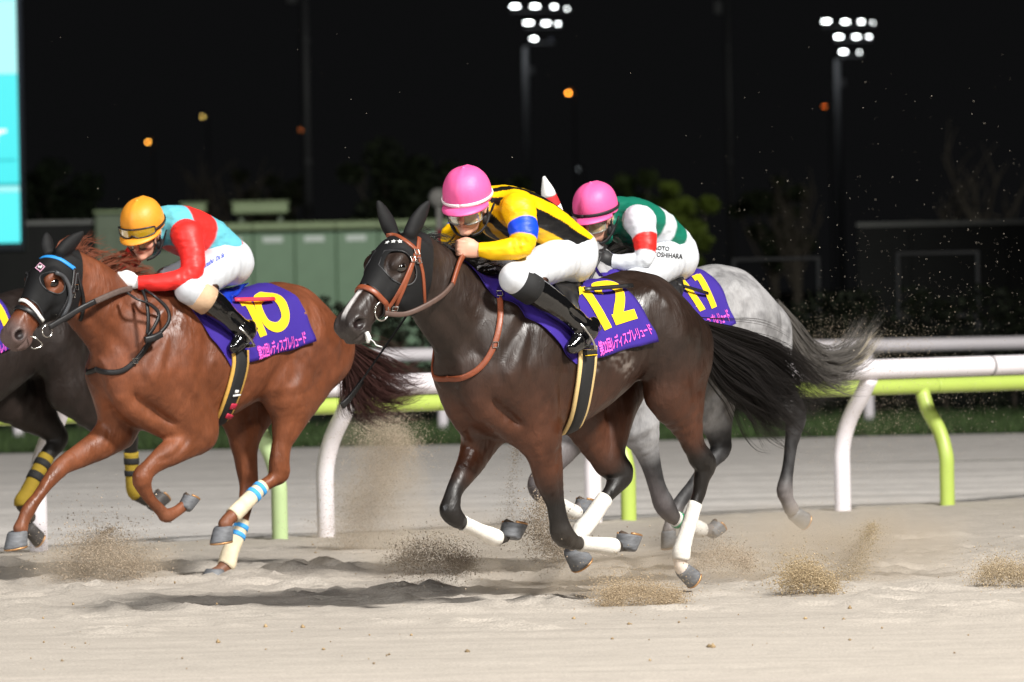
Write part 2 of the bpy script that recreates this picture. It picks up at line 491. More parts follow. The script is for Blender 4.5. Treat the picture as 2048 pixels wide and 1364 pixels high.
def build_horse(H, spec, h=0.0078):
    """one continuous body: trunk, neck, head, four legs"""
    hd = spec['head']
    poll = H.P(*hd['poll'], 0.0); nose = H.P(*hd['nose'], hd.get('nw', 0.0))
    L = np.linalg.norm(nose - poll); e1 = nrm(nose - poll)
    e3 = np.array([0, 1.0, 0]); e3 = e3 + hd.get('turn', 0.0) * np.array([1.0, 0, 0]); e3 = nrm(e3 - e1 * (e3 @ e1)); e2 = np.cross(e1, e3)
    kl = L / 0.60; k = kl * hd.get('fat', 1.2)
    H.head = (poll, e1, e2, e3, kl); H.k = k
    hp = lambda t, f, w: poll + kl * e1 * t + k * (e2 * f + e3 * w)
    H.hp = hp
    legs = {}
    for key, (w0, w1) in dict(LF=(.135, .10), RF=(-.135, -.10), LH=(.15, .11), RH=(-.15, -.11)).items():
        if key in spec.get('legs_local', {}): legs[key] = spec['legs_local'][key]
        else: legs[key] = leg_points(H, spec['legs'][key], w0, w1)
    H.legs = legs
    allp = np.vstack([np.vstack([v[:, :3] for v in legs.values()]), poll, nose])
    lo = np.minimum(allp.min(0) - 0.12, [-1.0, -0.42, -0.05]); hi = np.maximum(allp.max(0) + 0.14, [0.95, 0.42, 1.70])
    hi[2] = max(hi[2], poll[2] + 0.30); hi[0] = max(hi[0], nose[0] + 0.10)
    F = Field(lo, hi, h)
    ts, dz = H.tsc, H.dz
    T = [(a * 1.0, (zt) * ts + dz, zb * ts + dz, rw) for a, zt, zb, rw in TORSO]
    F.loft((0, 0, 0), (1, 0, 0), (0, 0, 1), (0, 1, 0), T, k=0.02, p=2.15, low=0.35, roof=.22)
    z = lambda v: v * ts + dz
    for sgn, f, hnd in ((1, 'LF', 'LH'), (-1, 'RF', 'RH')):
        fl, hl = legs[f], legs[hnd]
        E = fl[0, :3]; S = np.array([0.60 + 0.10 * np.clip(E[0] - 0.48, -0.3, 0.3), sgn * 0.155, z(1.10)])
        # shoulder blade, triceps, upper arm, pectoral
        F.chain([(0.36, sgn * 0.13, z(1.40)), (0.47, sgn * 0.185, z(1.27)), S], [0.10, 0.125, 0.10], [0.045, 0.055, 0.075], k=0.08)
        F.chain([(0.30, sgn * 0.17, z(1.30)), (0.40, sgn * 0.205, z(1.12)), E + np.array([-0.02, sgn * 0.01, 0.03])], [0.09, 0.12, 0.085], [0.05, 0.065, 0.06], k=0.06)
        F.chain([S, E], [0.105, 0.085], [0.085, 0.07], k=0.05)
        F.chain([(0.69, sgn * 0.07, z(1.10)), (0.62, sgn * 0.085, z(0.95)), (E + [0.03, -sgn * 0.02, -0.04])], [0.085, 0.09, 0.06], [0.075, 0.07, 0.05], k=0.04)
        rs = fl[:, 3]; rl = rs * np.where(np.arange(len(rs)) < 4, 0.80, 0.9)
        F.chain(fl[:, :3], rs, rl, k=0.022, sub=3)
        # quarters: gluteal mass, thigh to stifle, hamstring to gaskin
        St = hl[0, :3]
        F.chain([(-0.40, sgn * 0.14, z(1.38)), (-0.57, sgn * 0.155, z(1.29)), (-0.70, sgn * 0.14, z(1.15))], [0.11, 0.145, 0.13], [0.095, 0.11, 0.095], k=0.06)
        mid = (np.array([-0.52, sgn * 0.175, z(1.22)]) + St) / 2
        F.chain([(-0.52, sgn * 0.175, z(1.24)), mid, St], [0.17, 0.145, max(hl[0, 3], 0.10)], [0.105, 0.10, 0.075], k=0.05)
        G = hl[1, :3]
        F.chain([(-0.75, sgn * 0.13, z(1.22)), (np.array([-0.72, sgn * 0.14, z(1.10)]) * 0.5 + G * 0.5), hl[2, :3]], [0.12, 0.105, hl[2, 3] * 0.95], [0.085, 0.075, hl[2, 3] * 0.8], k=0.05)
        rs = hl[:, 3].copy(); rl = rs * np.where(np.arange(len(rs)) < 3, 0.72, 0.9)
        F.chain(hl[:, :3], rs, rl, k=0.03, sub=3)
    for sgn in (1, -1): pass
    # neck
    nk = [(np.array(H.P(x, y, 0.0)), r, w) for x, y, r, w in spec['neck']]
    F.chain([n[0] for n in nk], [n[1] for n in nk], [n[2] for n in nk], k=0.09, sub=4)
    # head
    tab = [(-0.02, .01, -.12, .055), (0.06, .04, -.165, .072), (0.17, .058, -.205, .090), (0.28, .058, -.222, .098), (0.40, .045, -.205, .084),
           (0.52, .03, -.155, .062), (0.66, .02, -.120, .050), (0.80, .020, -.114, .054), (0.91, .013, -.116, .060), (0.98, -.008, -.112, .053), (1.03, -.035, -.098, .034)]
    tab = [(t * .60 * kl, a * k, b * k, w * k) for t, a, b, w in tab]
    F.loft(poll, e1, e2, e3, tab, k=0.035, p=2.3, low=0.5)
    for sg in (1, -1):
        F.ball(hp(.195, -.125, sg * .062), np.array([.095, .085, .032]) * k, (e1, e2, e3), k=0.025)       # cheek
        F.ball(hp(.178, .010, sg * .074), np.array([.045, .030, .026]) * k, (e1, e2, e3), k=0.02)         # brow
        F.chain([hp(.23, -.035, sg * .076), hp(.30, -.055, sg * .064), hp(.36, -.065, sg * .050)], np.array([.014, .012, .007]) * k, k=0.02)
        F.ball(hp(.192, -.012, sg * .104), np.array([.028, .020, .014]) * k, (e1, e2, e3), k=0.010, cut=True)
        F.ball(hp(.552, -.035, sg * .040), np.array([.050, .038, .026]) * k, (e1, e2, e3), k=0.02)        # nostril swelling
        F.ball(hp(.556, -.032, sg * .068), np.array([.034, .022, .026]) * k, (nrm(e1 + .4 * e2), nrm(e2 - .4 * e1), e3), k=0.008, cut=True)
        F.chain([hp(.47, -.078, sg * .060), hp(.55, -.082, sg * .054), hp(.615, -.078, sg * .030)], np.array([.004, .007, .005]) * k, k=0.012, cut=True)
        F.chain([hp(.42, -.01, sg * .060), hp(.50, -.02, sg * .058)], np.array([.006, .006]) * k, k=0.02, cut=True)
        # ears
        e = hd['ears'][0 if sg == 1 else 1]
        b = hp(.005, .035, sg * .050); tip = H.P(*e, b[1] + sg * 0.02)
        m = (b + tip) / 2 + 0.012 * e2
        F.chain([b, b * .68 + tip * .32, b * .35 + tip * .65, b * .1 + tip * .9, tip * 1.04 - b * .04], np.array([.024, .029, .021, .010, .002]) * k, np.array([.020, .018, .011, .006, .002]) * k, lat=e3, k=0.012)
    F.ball(hp(.530, -.112, 0), np.array([.046, .028, .036]) * k, (e1, e2, e3), k=0.02)                     # chin
    for sgn, f, hnd in ((1, 'LF', 'LH'), (-1, 'RF', 'RH')):
        E = legs[f][0, :3]; St = legs[hnd][0, :3]; g = lambda *pts: [(a, sgn * w, b) for a, w, b in pts]
        F.dent(g((.40, .20, z(1.44)), (.55, .23, z(1.30)), (.66, .22, z(1.14)), (.66, .20, z(1.00))), .016, .026)    # front of the shoulder
        F.dent(g((.46, .25, z(1.38)), (.50, .26, z(1.24)), (.55, .26, z(1.10))), .008, .018)                         # blade ridge
        F.dent(g((.24, .27, z(1.36)), (.27, .28, z(1.20)), (.30, .28, z(1.06))) + [tuple(E + [-.10, sgn * .06, .05])], .012, .024)   # behind the triceps
        F.dent(g((.52, .25, z(1.12)), (.45, .27, z(1.02))) + [tuple(E + [.0, sgn * .09, .10])], .005, .024)          # under the triceps
        F.dent(g((.66, .12, z(1.06)), (.62, .15, z(.94))) + [tuple(E + [.06, sgn * .02, .02])], .012, .02)           # breast groove
        F.dent(g((-.34, .28, z(1.40)), (-.37, .29, z(1.24)), (-.36, .28, z(1.10)), (-.30, .22, z(.98))), .014, .026)  # flank fold
        F.dent(g((-.62, .26, z(1.44)), (-.60, .29, z(1.28)), (-.58, .30, z(1.12))) + [tuple(St + [-.12, sgn * .09, -.05])], .010, .022)   # thigh line
        F.dent(g((-.74, .22, z(1.38)), (-.72, .26, z(1.22)), (-.70, .26, z(1.06))), .009, .02)
        F.dent(g((-.36, .20, z(1.52)), (-.42, .25, z(1.44)), (-.44, .28, z(1.36))), -.012, .03)                      # point of hip
        for q in range(6):                                                                                             # ribs
            a = .14 - .075 * q
            F.dent(g((a, .28, z(1.30)), (a - .05, .30, z(1.12)), (a - .04, .27, z(.96))), .0035, .014, 2)
        G0, G1 = legs[hnd][1, :3], legs[hnd][3, :3]
        F.dent([G0 + [-.03, sgn * .06, .05], (G0 + G1) / 2 + [-.02, sgn * .05, 0], G1 + [-.012, sgn * .035, .03]], .007, .012)
        A0, A1 = legs[f][1, :3], legs[f][3, :3]
        F.dent([A0 + [.0, sgn * .07, .06], (A0 + A1) / 2 + [.0, sgn * .05, 0], A1 + [.0, sgn * .035, .03]], .006, .011)
        n0 = [np.array(n[0]) for n in nk]
        F.dent([n0[i] + np.array([nk[i][1] * .45, sgn * nk[i][2] * .9, -nk[i][1] * .45]) for i in range(len(nk))], .010, .022)   # jugular furrow
        F.dent([n0[i] + np.array([-nk[i][1] * .30, sgn * nk[i][2] * .95, nk[i][1] * .30]) for i in range(len(nk) - 1)], .007, .03)
        for t0, t1, f0, f1 in ((.30, .46, -.05, -.06), (.24, .40, -.10, -.085)):
            F.dent([hp(t0, f0, sgn * .085), hp((t0 + t1) / 2, (f0 + f1) / 2, sgn * .07), hp(t1, f1, sgn * .052)], .005, .010)
    F.dent([(0.80, 0, z(1.06)), (0.74, 0, z(0.95)), (.66, 0, z(.88))], .016, .03)
    H.field = F
    V, Q = F.mesh(); V = relax(V, Q, 1, 0.4)
    N_ = vert_normals(V, Q); V = V + N_ * ((vnoise(V * np.array([1, 1, .6]), 10, 31) - .5) * .007 + (vnoise(V, 24, 32) - .5) * .0025)[:, None]
    H.V, H.Q, H.N = V, Q, vert_normals(V, Q)
    H.bvh = BVHTree.FromPolygons([Vector(v) for v in V], [list(map(int, q)) for q in Q])
    # torso-only surface for cloth and girth
    F2 = Field((-1.0, -0.42, 0.6), (0.95, 0.42, 1.75), 0.014)
    F2.loft((0, 0, 0), (1, 0, 0), (0, 0, 1), (0, 1, 0), T, k=0.02, p=2.15, low=0.35, roof=.22)
    for sgn in (1, -1):
        F2.chain([(-0.40, sgn * 0.14, z(1.38)), (-0.57, sgn * 0.155, z(1.29)), (-0.70, sgn * 0.14, z(1.15))], [0.11, 0.145, 0.13], [0.095, 0.11, 0.095], k=0.06)
        F2.chain([(0.36, sgn * 0.13, z(1.48)), (0.50, sgn * 0.19, z(1.30)), (0.66, sgn * 0.155, z(1.10))], [0.10, 0.125, 0.10], [0.05, 0.055, 0.075], k=0.07)
    V2, Q2 = F2.mesh()
    H.tV, H.tQ = V2, Q2
    H.tb = BVHTree.FromPolygons([Vector(v) for v in V2], [list(map(int, q)) for q in Q2])
    return H

def body_object(H, colfn, material):
    c = colfn(H, H.V, H.N)
    o = mesh_np('body', H.V, H.Q, material, H.root, True, col=c)
    return o

def seg_dist(V, pts):
    """distance of vertices to a polyline and the parameter (0..n-1) of the nearest point"""
    best = np.full(len(V), 9.0); par = np.zeros(len(V))
    for i in range(len(pts) - 1):
        a, b = pts[i], pts[i + 1]; v = b - a
        t = np.clip(((V - a) @ v) / (v @ v + 1e-12), 0, 1)
        d = np.linalg.norm(V - a - t[:, None] * v, axis=1)
        m = d < best; best[m] = d[m]; par[m] = i + t[m]
    return best, par

def sstep(a, b, x):
    t = np.clip((x - a) / (b - a), 0, 1); return t * t * (3 - 2 * t)

def vnoise(V, sc, seed=0):
    """cheap smooth value noise, 0..1"""
    P = V * sc + seed * 17.3
    i = np.floor(P).astype(int); f = P - i; f = f * f * (3 - 2 * f)
    def hsh(a):
        n = (a[:, 0] * 73856093) ^ (a[:, 1] * 19349663) ^ (a[:, 2] * 83492791)
        n = (n ^ (n >> 13)) * 1274126177
        return ((n ^ (n >> 16)) & 0xffff) / 65535.0
    r = 0
    for dx in (0, 1):
        for dy in (0, 1):
            for dz in (0, 1):
                w = (f[:, 0] if dx else 1 - f[:, 0]) * (f[:, 1] if dy else 1 - f[:, 1]) * (f[:, 2] if dz else 1 - f[:, 2])
                r = r + w * hsh(i + np.array([dx, dy, dz]))
    return r

def mixc(c, m, col):
    return c * (1 - m[:, None]) + np.array(col)[None] * m[:, None]

def coat(main, low, legs_dark=0.0, points=(.012, .010, .009), muzzle=(.05, .04, .035)):
    def fn(H, V, N):
        c = np.array(main)[None].repeat(len(V), 0)
        belly = sstep(1.25, 0.80, V[:, 2]) * 0.75
        c = mixc(c, belly, low)
        v = 0.75 + 0.5 * vnoise(V, 9, 1) * 0.7 + 0.3 * (vnoise(V, 30, 2) - .5)
        c = c * v[:, None]
        if legs_dark > 0:
            for key, pl in H.legs.items():
                d, par = seg_dist(V, pl[:, :3])
                lim = (2.2 if key[1] == 'F' else 2.0)
                m = sstep(lim - 1.0, lim + 1.0, par) * sstep(0.16, 0.09, d) * legs_dark
                c = mixc(c, m, points)
        c = mixc(c, sstep(.45, .12, V[:, 2]) * .18, lin(150, 136, 120))      # dust on the lower legs
        poll, e1, e2, e3, k = H.head
        t = (V - poll) @ e1 / k; r = np.linalg.norm(V - (poll + np.outer((V - poll) @ e1, e1)), axis=1)
        m = sstep(.43, .55, t) * (r < .25)
        c = mixc(c, m * 0.85, muzzle)
        # inside of the nostril
        for sg in (1, -1):
            d = np.linalg.norm(V - H.hp(.560, -.032, sg * .050), axis=1)
            c = mixc(c, sstep(.034 * H.k, .022 * H.k, d), (.012, .006, .006))
        if H.marks: c = H.marks(H, V, N, c, t)
        return c
    return fn
H12 = dict(
    head=dict(poll=(812, 478), nose=(680, 648), ears=((856, 405), (757, 405))),
    neck=[(1032, 738, .28, .20), (980, 698, .255, .165), (928, 640, .22, .135), (874, 578, .195, .11), (838, 535, .155, .09)],
    legs=dict(
        LF=[(1078, 868, 48), (1090, 915, 38), (1096, 955, 33), (1110, 1003, 22), (1117, 1040, 21), (1124, 1066, 25), (1140, 1081, 20), (1160, 1087, 14), (1195, 1090, 14), (1222, 1093, 16), (1240, 1093, 11), (1250, 1091, 12)],
        RF=[(965, 865, 44), (947, 915, 33), (930, 945, 26), (910, 980, 19), (903, 1003, 20), (901, 1022, 23), (914, 1039, 19), (930, 1048, 13), (960, 1062, 13), (990, 1075, 16), (1003, 1078, 10), (1010, 1074, 11)],
        LH=[(1340, 780, 60), (1366, 845, 33), (1385, 885, 23), (1400, 913, 26), (1410, 930, 24), (1404, 955, 18), (1399, 985, 14), (1390, 1010, 12), (1378, 1050, 13), (1366, 1090, 15), (1362, 1110, 17), (1361, 1128, 14), (1366, 1138, 16)],
        RH=[(1150, 800, 62), (1186, 880, 37), (1215, 920, 32), (1240, 943, 29), (1235, 962, 23), (1222, 982, 16), (1208, 1000, 15), (1180, 1040, 16), (1162, 1062, 17), (1154, 1080, 14), (1149, 1092, 15)]),
    hooves=dict(LF=((1252, 1092), (1278, 1074), (1237, 1066)), RF=((1014, 1075), (1053, 1052), (1003, 1042)),
                LH=((1364, 1138), (1380, 1174), (1394, 1138)), RH=((1146, 1098), (1150, 1142), (1178, 1106))),
    bandages=dict(LF=(7.0, 9.35), RF=(6.8, 9.35), LH=(6.9, 10.5), RH=(5.9, 9.0)))

H10 = dict(
    head=dict(poll=(118, 512), nose=(8, 672), ears=((165, 466), (93, 468))),
    neck=[(330, 735, .28, .20), (284, 695, .255, .165), (234, 645, .22, .135), (182, 595, .195, .11), (146, 560, .155, .09)],
    legs=dict(
        LF=[(398, 868, 38), (370, 888, 31), (333, 910, 26), (300, 935, 19), (285, 955, 22), (288, 975, 17), (300, 998, 12), (322, 1022, 13), (333, 1031, 15), (352, 1023, 12), (364, 1014, 12)],
        RF=[(235, 860, 42), (203, 886, 33), (160, 912, 25), (130, 928, 20), (115, 942, 18), (92, 970, 13), (72, 998, 12), (57, 1019, 15), (46, 1042, 13), (41, 1057, 16)],
        LH=[(572, 770, 60), (577, 820, 42), (572, 860, 27), (563, 890, 21), (558, 925, 22), (558, 945, 22), (545, 960, 15), (524, 974, 13), (495, 1002, 14), (470, 1027, 15), (457, 1038, 14), (450, 1048, 16)],
        RH=[(465, 780, 60), (480, 840, 40), (488, 880, 31), (493, 930, 24), (497, 970, 20), (492, 1005, 16), (485, 1045, 12), (473, 1075, 14), (460, 1105, 16), (453, 1130, 17), (440, 1142, 13), (430, 1150, 15)]),
    hooves=dict(LF=((369, 1013), (395, 1001), (368, 988)), RF=((40, 1062), (10, 1100), (57, 1087)),
                LH=((449, 1053), (425, 1087), (464, 1079)), RH=((430, 1150), (404, 1166), (444, 1166))),
    bandages=dict(LH=(6.9, 9.3), RH=(5.9, 9.2)))

H11 = dict(
    head=dict(poll=(1105, 458), nose=(985, 618), ears=((1090, 362), (1066, 402))),
    neck=[(1270, 660, .28, .20), (1225, 620, .25, .165), (1180, 570, .215, .135), (1140, 520, .185, .11), (1115, 490, .15, .09)],
    legs=dict(
        LF=[(1278, 852, 46), (1293, 900, 28), (1305, 940, 21), (1317, 980, 20), (1328, 1008, 23), (1340, 1028, 19), (1352, 1038, 14), (1375, 1050, 14), (1395, 1058, 16), (1410, 1060, 12), (1420, 1060, 13)],
        RF=[(1160, 850, 44), (1112, 920, 26), (1085, 950, 22), (1075, 970, 22), (1085, 990, 17), (1105, 1000, 13), (1130, 1015, 13), (1148, 1024, 14), (1158, 1015, 11), (1164, 1008, 11)],
        LH=[(1505, 745, 64), (1555, 798, 42), (1583, 818, 26), (1590, 836, 23), (1586, 865, 17), (1580, 900, 13), (1574, 950, 13), (1570, 980, 17), (1575, 1000, 14), (1583, 1018, 16)],
        RH=[(1390, 770, 58), (1425, 845, 30), (1440, 882, 22), (1441, 900, 21), (1420, 925, 16), (1390, 965, 14), (1360, 1005, 14), (1346, 1035, 16), (1340, 1050, 13), (1338, 1060, 15)]),
    hooves=dict(LF=((1421, 1065), (1446, 1062), (1427, 1040)), RF=((1165, 1010), (1186, 1004), (1155, 997)),
                LH=((1586, 1026), (1606, 1056), (1614, 1024)), RH=((1337, 1062), (1330, 1096), (1350, 1090))),
    bandages=dict(LF=(5.9, 8.7), RF=(4.9, 7.6)))

H13 = dict(
    head=dict(poll=(-335, 505), nose=(-440, 650), ears=((-300, 440), (-360, 440))),
    neck=[(-160, 700, .28, .20), (-200, 662, .25, .165), (-250, 615, .215, .135), (-295, 570, .185, .11), (-320, 535, .15, .09)],
    legs=dict(
        LF=[(-90, 840, 38), (-118, 858, 31), (-155, 880, 26), (-187, 905, 19), (-202, 925, 21), (-199, 945, 16), (-187, 968, 12), (-165, 992, 12), (-154, 1001, 14), (-135, 993, 11), (-123, 984, 12)],
        RF=[(-230, 830, 40), (-262, 856, 31), (-305, 882, 24), (-335, 898, 19), (-350, 912, 17), (-373, 940, 12), (-393, 968, 12), (-408, 989, 14), (-419, 1012, 12), (-424, 1027, 15)],
        LH=[(140, 770, 56), (195, 830, 38), (235, 855, 25), (256, 868, 21), (262, 900, 14), (264, 950, 12), (269, 982, 14), (283, 996, 11), (292, 1000, 12)],
        RH=[(5, 780, 58), (60, 832, 34), (100, 855, 25), (117, 872, 21), (111, 890, 18), (98, 905, 16), (78, 940, 14), (55, 985, 14), (43, 1006, 14), (52, 1022, 11), (60, 1034, 13)]),
    hooves=dict(LF=((-118, 983), (-95, 972), (-120, 960)), RF=((-425, 1032), (-453, 1068), (-409, 1056)),
                LH=((292, 1002), (336, 1003), (312, 979)), RH=((62, 1038), (72, 1093), (85, 1062))),
    bandages=dict(LH=(4.1, 6.4), RH=(5.3, 8.2)))
# ------------------------------------------------------------------ clipping and surface helpers
def clip_mesh(V, Q, g):
    """keep the part of a quad mesh where the vertex scalar g > 0, cut exactly at g = 0"""
    T = np.concatenate([Q[:, [0, 1, 2]], Q[:, [0, 2, 3]]]); s = g[T] > 0; n = s.sum(1)
    keep = T[n == 3]
    newV = []; newT = []; cache = {}; base = len(V)
    def edge(a, b):
        k = (a, b) if a < b else (b, a)
        if k not in cache:
            t = g[a] / (g[a] - g[b]); cache[k] = base + len(newV); newV.append(V[a] + t * (V[b] - V[a]))
        return cache[k]
    for tri, sg in zip(T[(n == 1) | (n == 2)], s[(n == 1) | (n == 2)]):
        if sg.sum() == 1:
            i = int(np.argmax(sg)); a, b, c = tri[i], tri[(i + 1) % 3], tri[(i + 2) % 3]
            newT.append([a, edge(a, b), edge(a, c)])
        else:
            i = int(np.argmin(sg)); a, b, c = tri[i], tri[(i + 1) % 3], tri[(i + 2) % 3]
            e1, e2 = edge(a, b), edge(c, a); newT += [[e1, b, c], [e1, c, e2]]
    A = np.concatenate([keep, np.array(newT, int)]) if newT else keep
    VV = np.concatenate([V, np.array(newV)]) if newV else V
    u, inv = np.unique(A, return_inverse=True)
    return VV[u], inv.reshape(A.shape), u

def shell(F, lo, hi, off, gfn, relax_it=2):
    """offset skin of a Field inside a box, cut where gfn(V) > 0"""
    a = np.clip(np.floor((np.asarray(lo) - F.lo) / F.h).astype(int), 0, F.n - 1)
    b = np.clip(np.ceil((np.asarray(hi) - F.lo) / F.h).astype(int) + 1, 1, F.n)
    d = F.d[a[0]:b[0], a[1]:b[1], a[2]:b[2]] - off
    V, Q = surface_nets(d, F.lo + F.h * a, F.h)
    V = relax(V, Q, relax_it, 0.5)
    return clip_mesh(V, Q, gfn(V)) + (V, Q)

def hit(H, px, py, bvh=None):
    o, d = H.loc_ray(px, py); r = (bvh or H.bvh).ray_cast(o, d)
    if r[0] is None: return None
    return np.array(r[0]), np.array(r[1])

def surf_path(H, pts, n=24, bvh=None, smooth=2):
    """photo polyline -> points and normals lying on the horse"""
    P = spline(np.array(pts, float), n); L = []
    for x, y in P:
        r = hit(H, x, y, bvh)
        if r: L.append(r)
    A = np.array([l[0] for l in L]); N = np.array([l[1] for l in L])
    for _ in range(smooth):
        N[1:-1] = N[1:-1] * .5 + (N[:-2] + N[2:]) * .25; A[1:-1] = A[1:-1] * .6 + (A[:-2] + A[2:]) * .2
    return A, N / np.linalg.norm(N, axis=1)[:, None]

def band(A, N, width, off=0.006, th=0.004, closed=False, crown=0.0015):
    """flat strap lying along A with outward normals N: 6-sided section"""
    n = len(A)
    T = np.roll(A, -1, 0) - np.roll(A, 1, 0) if closed else np.gradient(A, axis=0)
    T /= np.linalg.norm(T, axis=1)[:, None] + 1e-9
    S = np.cross(N, T); S /= np.linalg.norm(S, axis=1)[:, None] + 1e-9
    w = np.broadcast_to(np.asarray(width, float), (n,))[:, None] / 2
    rings = [A + N * (off - .003) + S * w, A + N * (off + th) + S * w * .96, A + N * (off + th + crown) + S * w * .4, A + N * (off + th + crown) - S * w * .4,
             A + N * (off + th) - S * w * .96, A + N * (off - .003) - S * w]
    V = np.stack(rings, 1).reshape(-1, 3); F = []; k = 6
    for i in range(n if closed else n - 1):
        j = (i + 1) % n
        for q in range(k):
            F.append([i * k + q, j * k + q, j * k + (q + 1) % k, i * k + (q + 1) % k])
    if not closed: F.append(list(range(k))); F.append([(n - 1) * k + q for q in range(k)][::-1])
    return V, F

def mirror(V, F):
    W = np.array(V, float).copy(); W[:, 1] *= -1
    return W, [f[::-1] for f in F]

def strap(H, name, pts, width, material, off=0.006, th=0.004, both=True, parent=None, n=24, bvh=None):
    A, N = surf_path(H, pts, n, bvh)
    V, F = band(A, N, width, off, th)
    o = mesh_np(name, V, F, material, parent or H.root, True)
    if both:
        V2, F2 = mirror(V, F); mesh_np(name, V2, F2, material, parent or H.root, True)
    return o

def ring_on(H, center, ax1, ax2, phis, tilt=None, bvh=None, R0=0.45):
    A = []; N = []
    for ph in phis:
        d = math.cos(ph) * np.asarray(ax1) + math.sin(ph) * np.asarray(ax2)
        r = (bvh or H.bvh).ray_cast(Vector(np.asarray(center) + d * R0), Vector(-d))
        if r[0] is not None: A.append(np.array(r[0])); N.append(np.array(r[1]))
    A = np.array(A); N = np.array(N)
    for _ in range(3):
        N[1:-1] = N[1:-1] * .5 + (N[:-2] + N[2:]) * .25
    return A, N / np.linalg.norm(N, axis=1)[:, None]

# ------------------------------------------------------------------ legs: hooves, bandages
def build_hoof(H, key, spec, material, msole, mshoe):
    w = .09 if key[1] == 'F' else .10
    if key[0] == 'R': w = -w
    pl = H.legs[key]; w = pl[-1][1]
    if isinstance(spec[0], np.ndarray): C, T, B = spec
    else: C, T, B = [H.P(*p, w) for p in spec]
    H.hoofpts[key] = (C, T, B)
    s = (T + B) / 2; f = nrm(T - B); up = nrm(C - s - f * ((C - s) @ f)); lat = np.cross(up, f)
    L = np.linalg.norm(T - B); hgt = max(abs((C - s) @ up), 0.072)
    L = max(L, 0.10); L = min(L, 0.135)
    off = np.clip((C - s) @ f, -.02, .02)
    rings = []; m = 20
    for t, fr, bk, wd, lift in ((0, .54, .42, .43, 0), (.12, .535, .42, .435, 0), (.55, .475, .41, .415, 0), (.92, .42, .40, .39, 0), (1.06, .37, .37, .35, 0)):
        r = []
        for q in range(m):
            a = 2 * math.pi * q / m; ca, sa = math.cos(a), math.sin(a)
            x = (fr if ca > 0 else bk) * ca * L; y = wd * sa * L
            if ca < -.6: y *= .92
            r.append(s + f * (x + off * t) + lat * y + up * (hgt * t * (1.0 if ca > -.3 else .92)))
        rings.append(r)
    V = [p for r in rings for p in r]; F = []
    for i in range(len(rings) - 1):
        for q in range(m): F.append([i * m + q, i * m + (q + 1) % m, (i + 1) * m + (q + 1) % m, (i + 1) * m + q])
    F.append([(len(rings) - 1) * m + q for q in range(m)])
    V.append(s + up * hgt * .12); c = len(V) - 1
    inner = []
    for q in range(m):
        V.append(s + (np.array(rings[0][q]) - s) * .86); inner.append(len(V) - 1)
    for q in range(m):
        F.append([(q + 1) % m, q, inner[q], inner[(q + 1) % m]]); F.append([inner[(q + 1) % m], inner[q], c])
    hf = mesh_np('hoof', np.array(V), F, material, H.root, True)
    # racing plate on the sole
    A = np.array([s + (np.array(rings[0][q % m]) - s) * .93 - up * .004 for q in range(-7, 8)])
    VV, FF = tube_vf(A, .0065, 6); mesh_np('horseshoe', VV, FF, mshoe, hf, True)
    # frog
    A = np.array([s - f * L * .40, s - f * L * .1, s + f * L * .12]) + up * .004
    VV, FF = tube_vf(A, [.020, .014, .004], 6); mesh_np('frog', VV, FF, msole, hf, True)
    return hf

def leg_sub(H, key, t0, t1, n=14):
    pl = H.legs[key]; m = len(pl)
    D = spline(pl, 600); u = np.linspace(0, m - 1, 600)
    t = np.linspace(t0, t1, n)
    return np.column_stack([np.interp(t, u, D[:, j]) for j in range(4)])

def build_bandage(H, key, t0, t1, material, stripes=None, mstripe=None):
    D = leg_sub(H, key, t0, t1, 16)
    r = np.maximum(D[:, 3], .030) * .97 + .006
    r = r * (1 + .02 * np.sin(np.arange(16) * 2.6))
    P = np.vstack([D[:1, :3], D[:, :3], D[-1:, :3]]); rr = np.concatenate([[r[0] * .8], r, [r[-1] * .8]])
    V, F = tube_vf(P, rr, 18)
    o = mesh_np('bandage', V, F, material, H.root, True)
    for a, b in stripes or []:
        S = leg_sub(H, key, t0 + (t1 - t0) * a, t0 + (t1 - t0) * b, 4)
        V, F = tube_vf(S[:, :3], np.maximum(S[:, 3], .030) * .97 + .010, 18)
        mesh_np('bandage_stripe', V, F, mstripe, o, True)
    return o

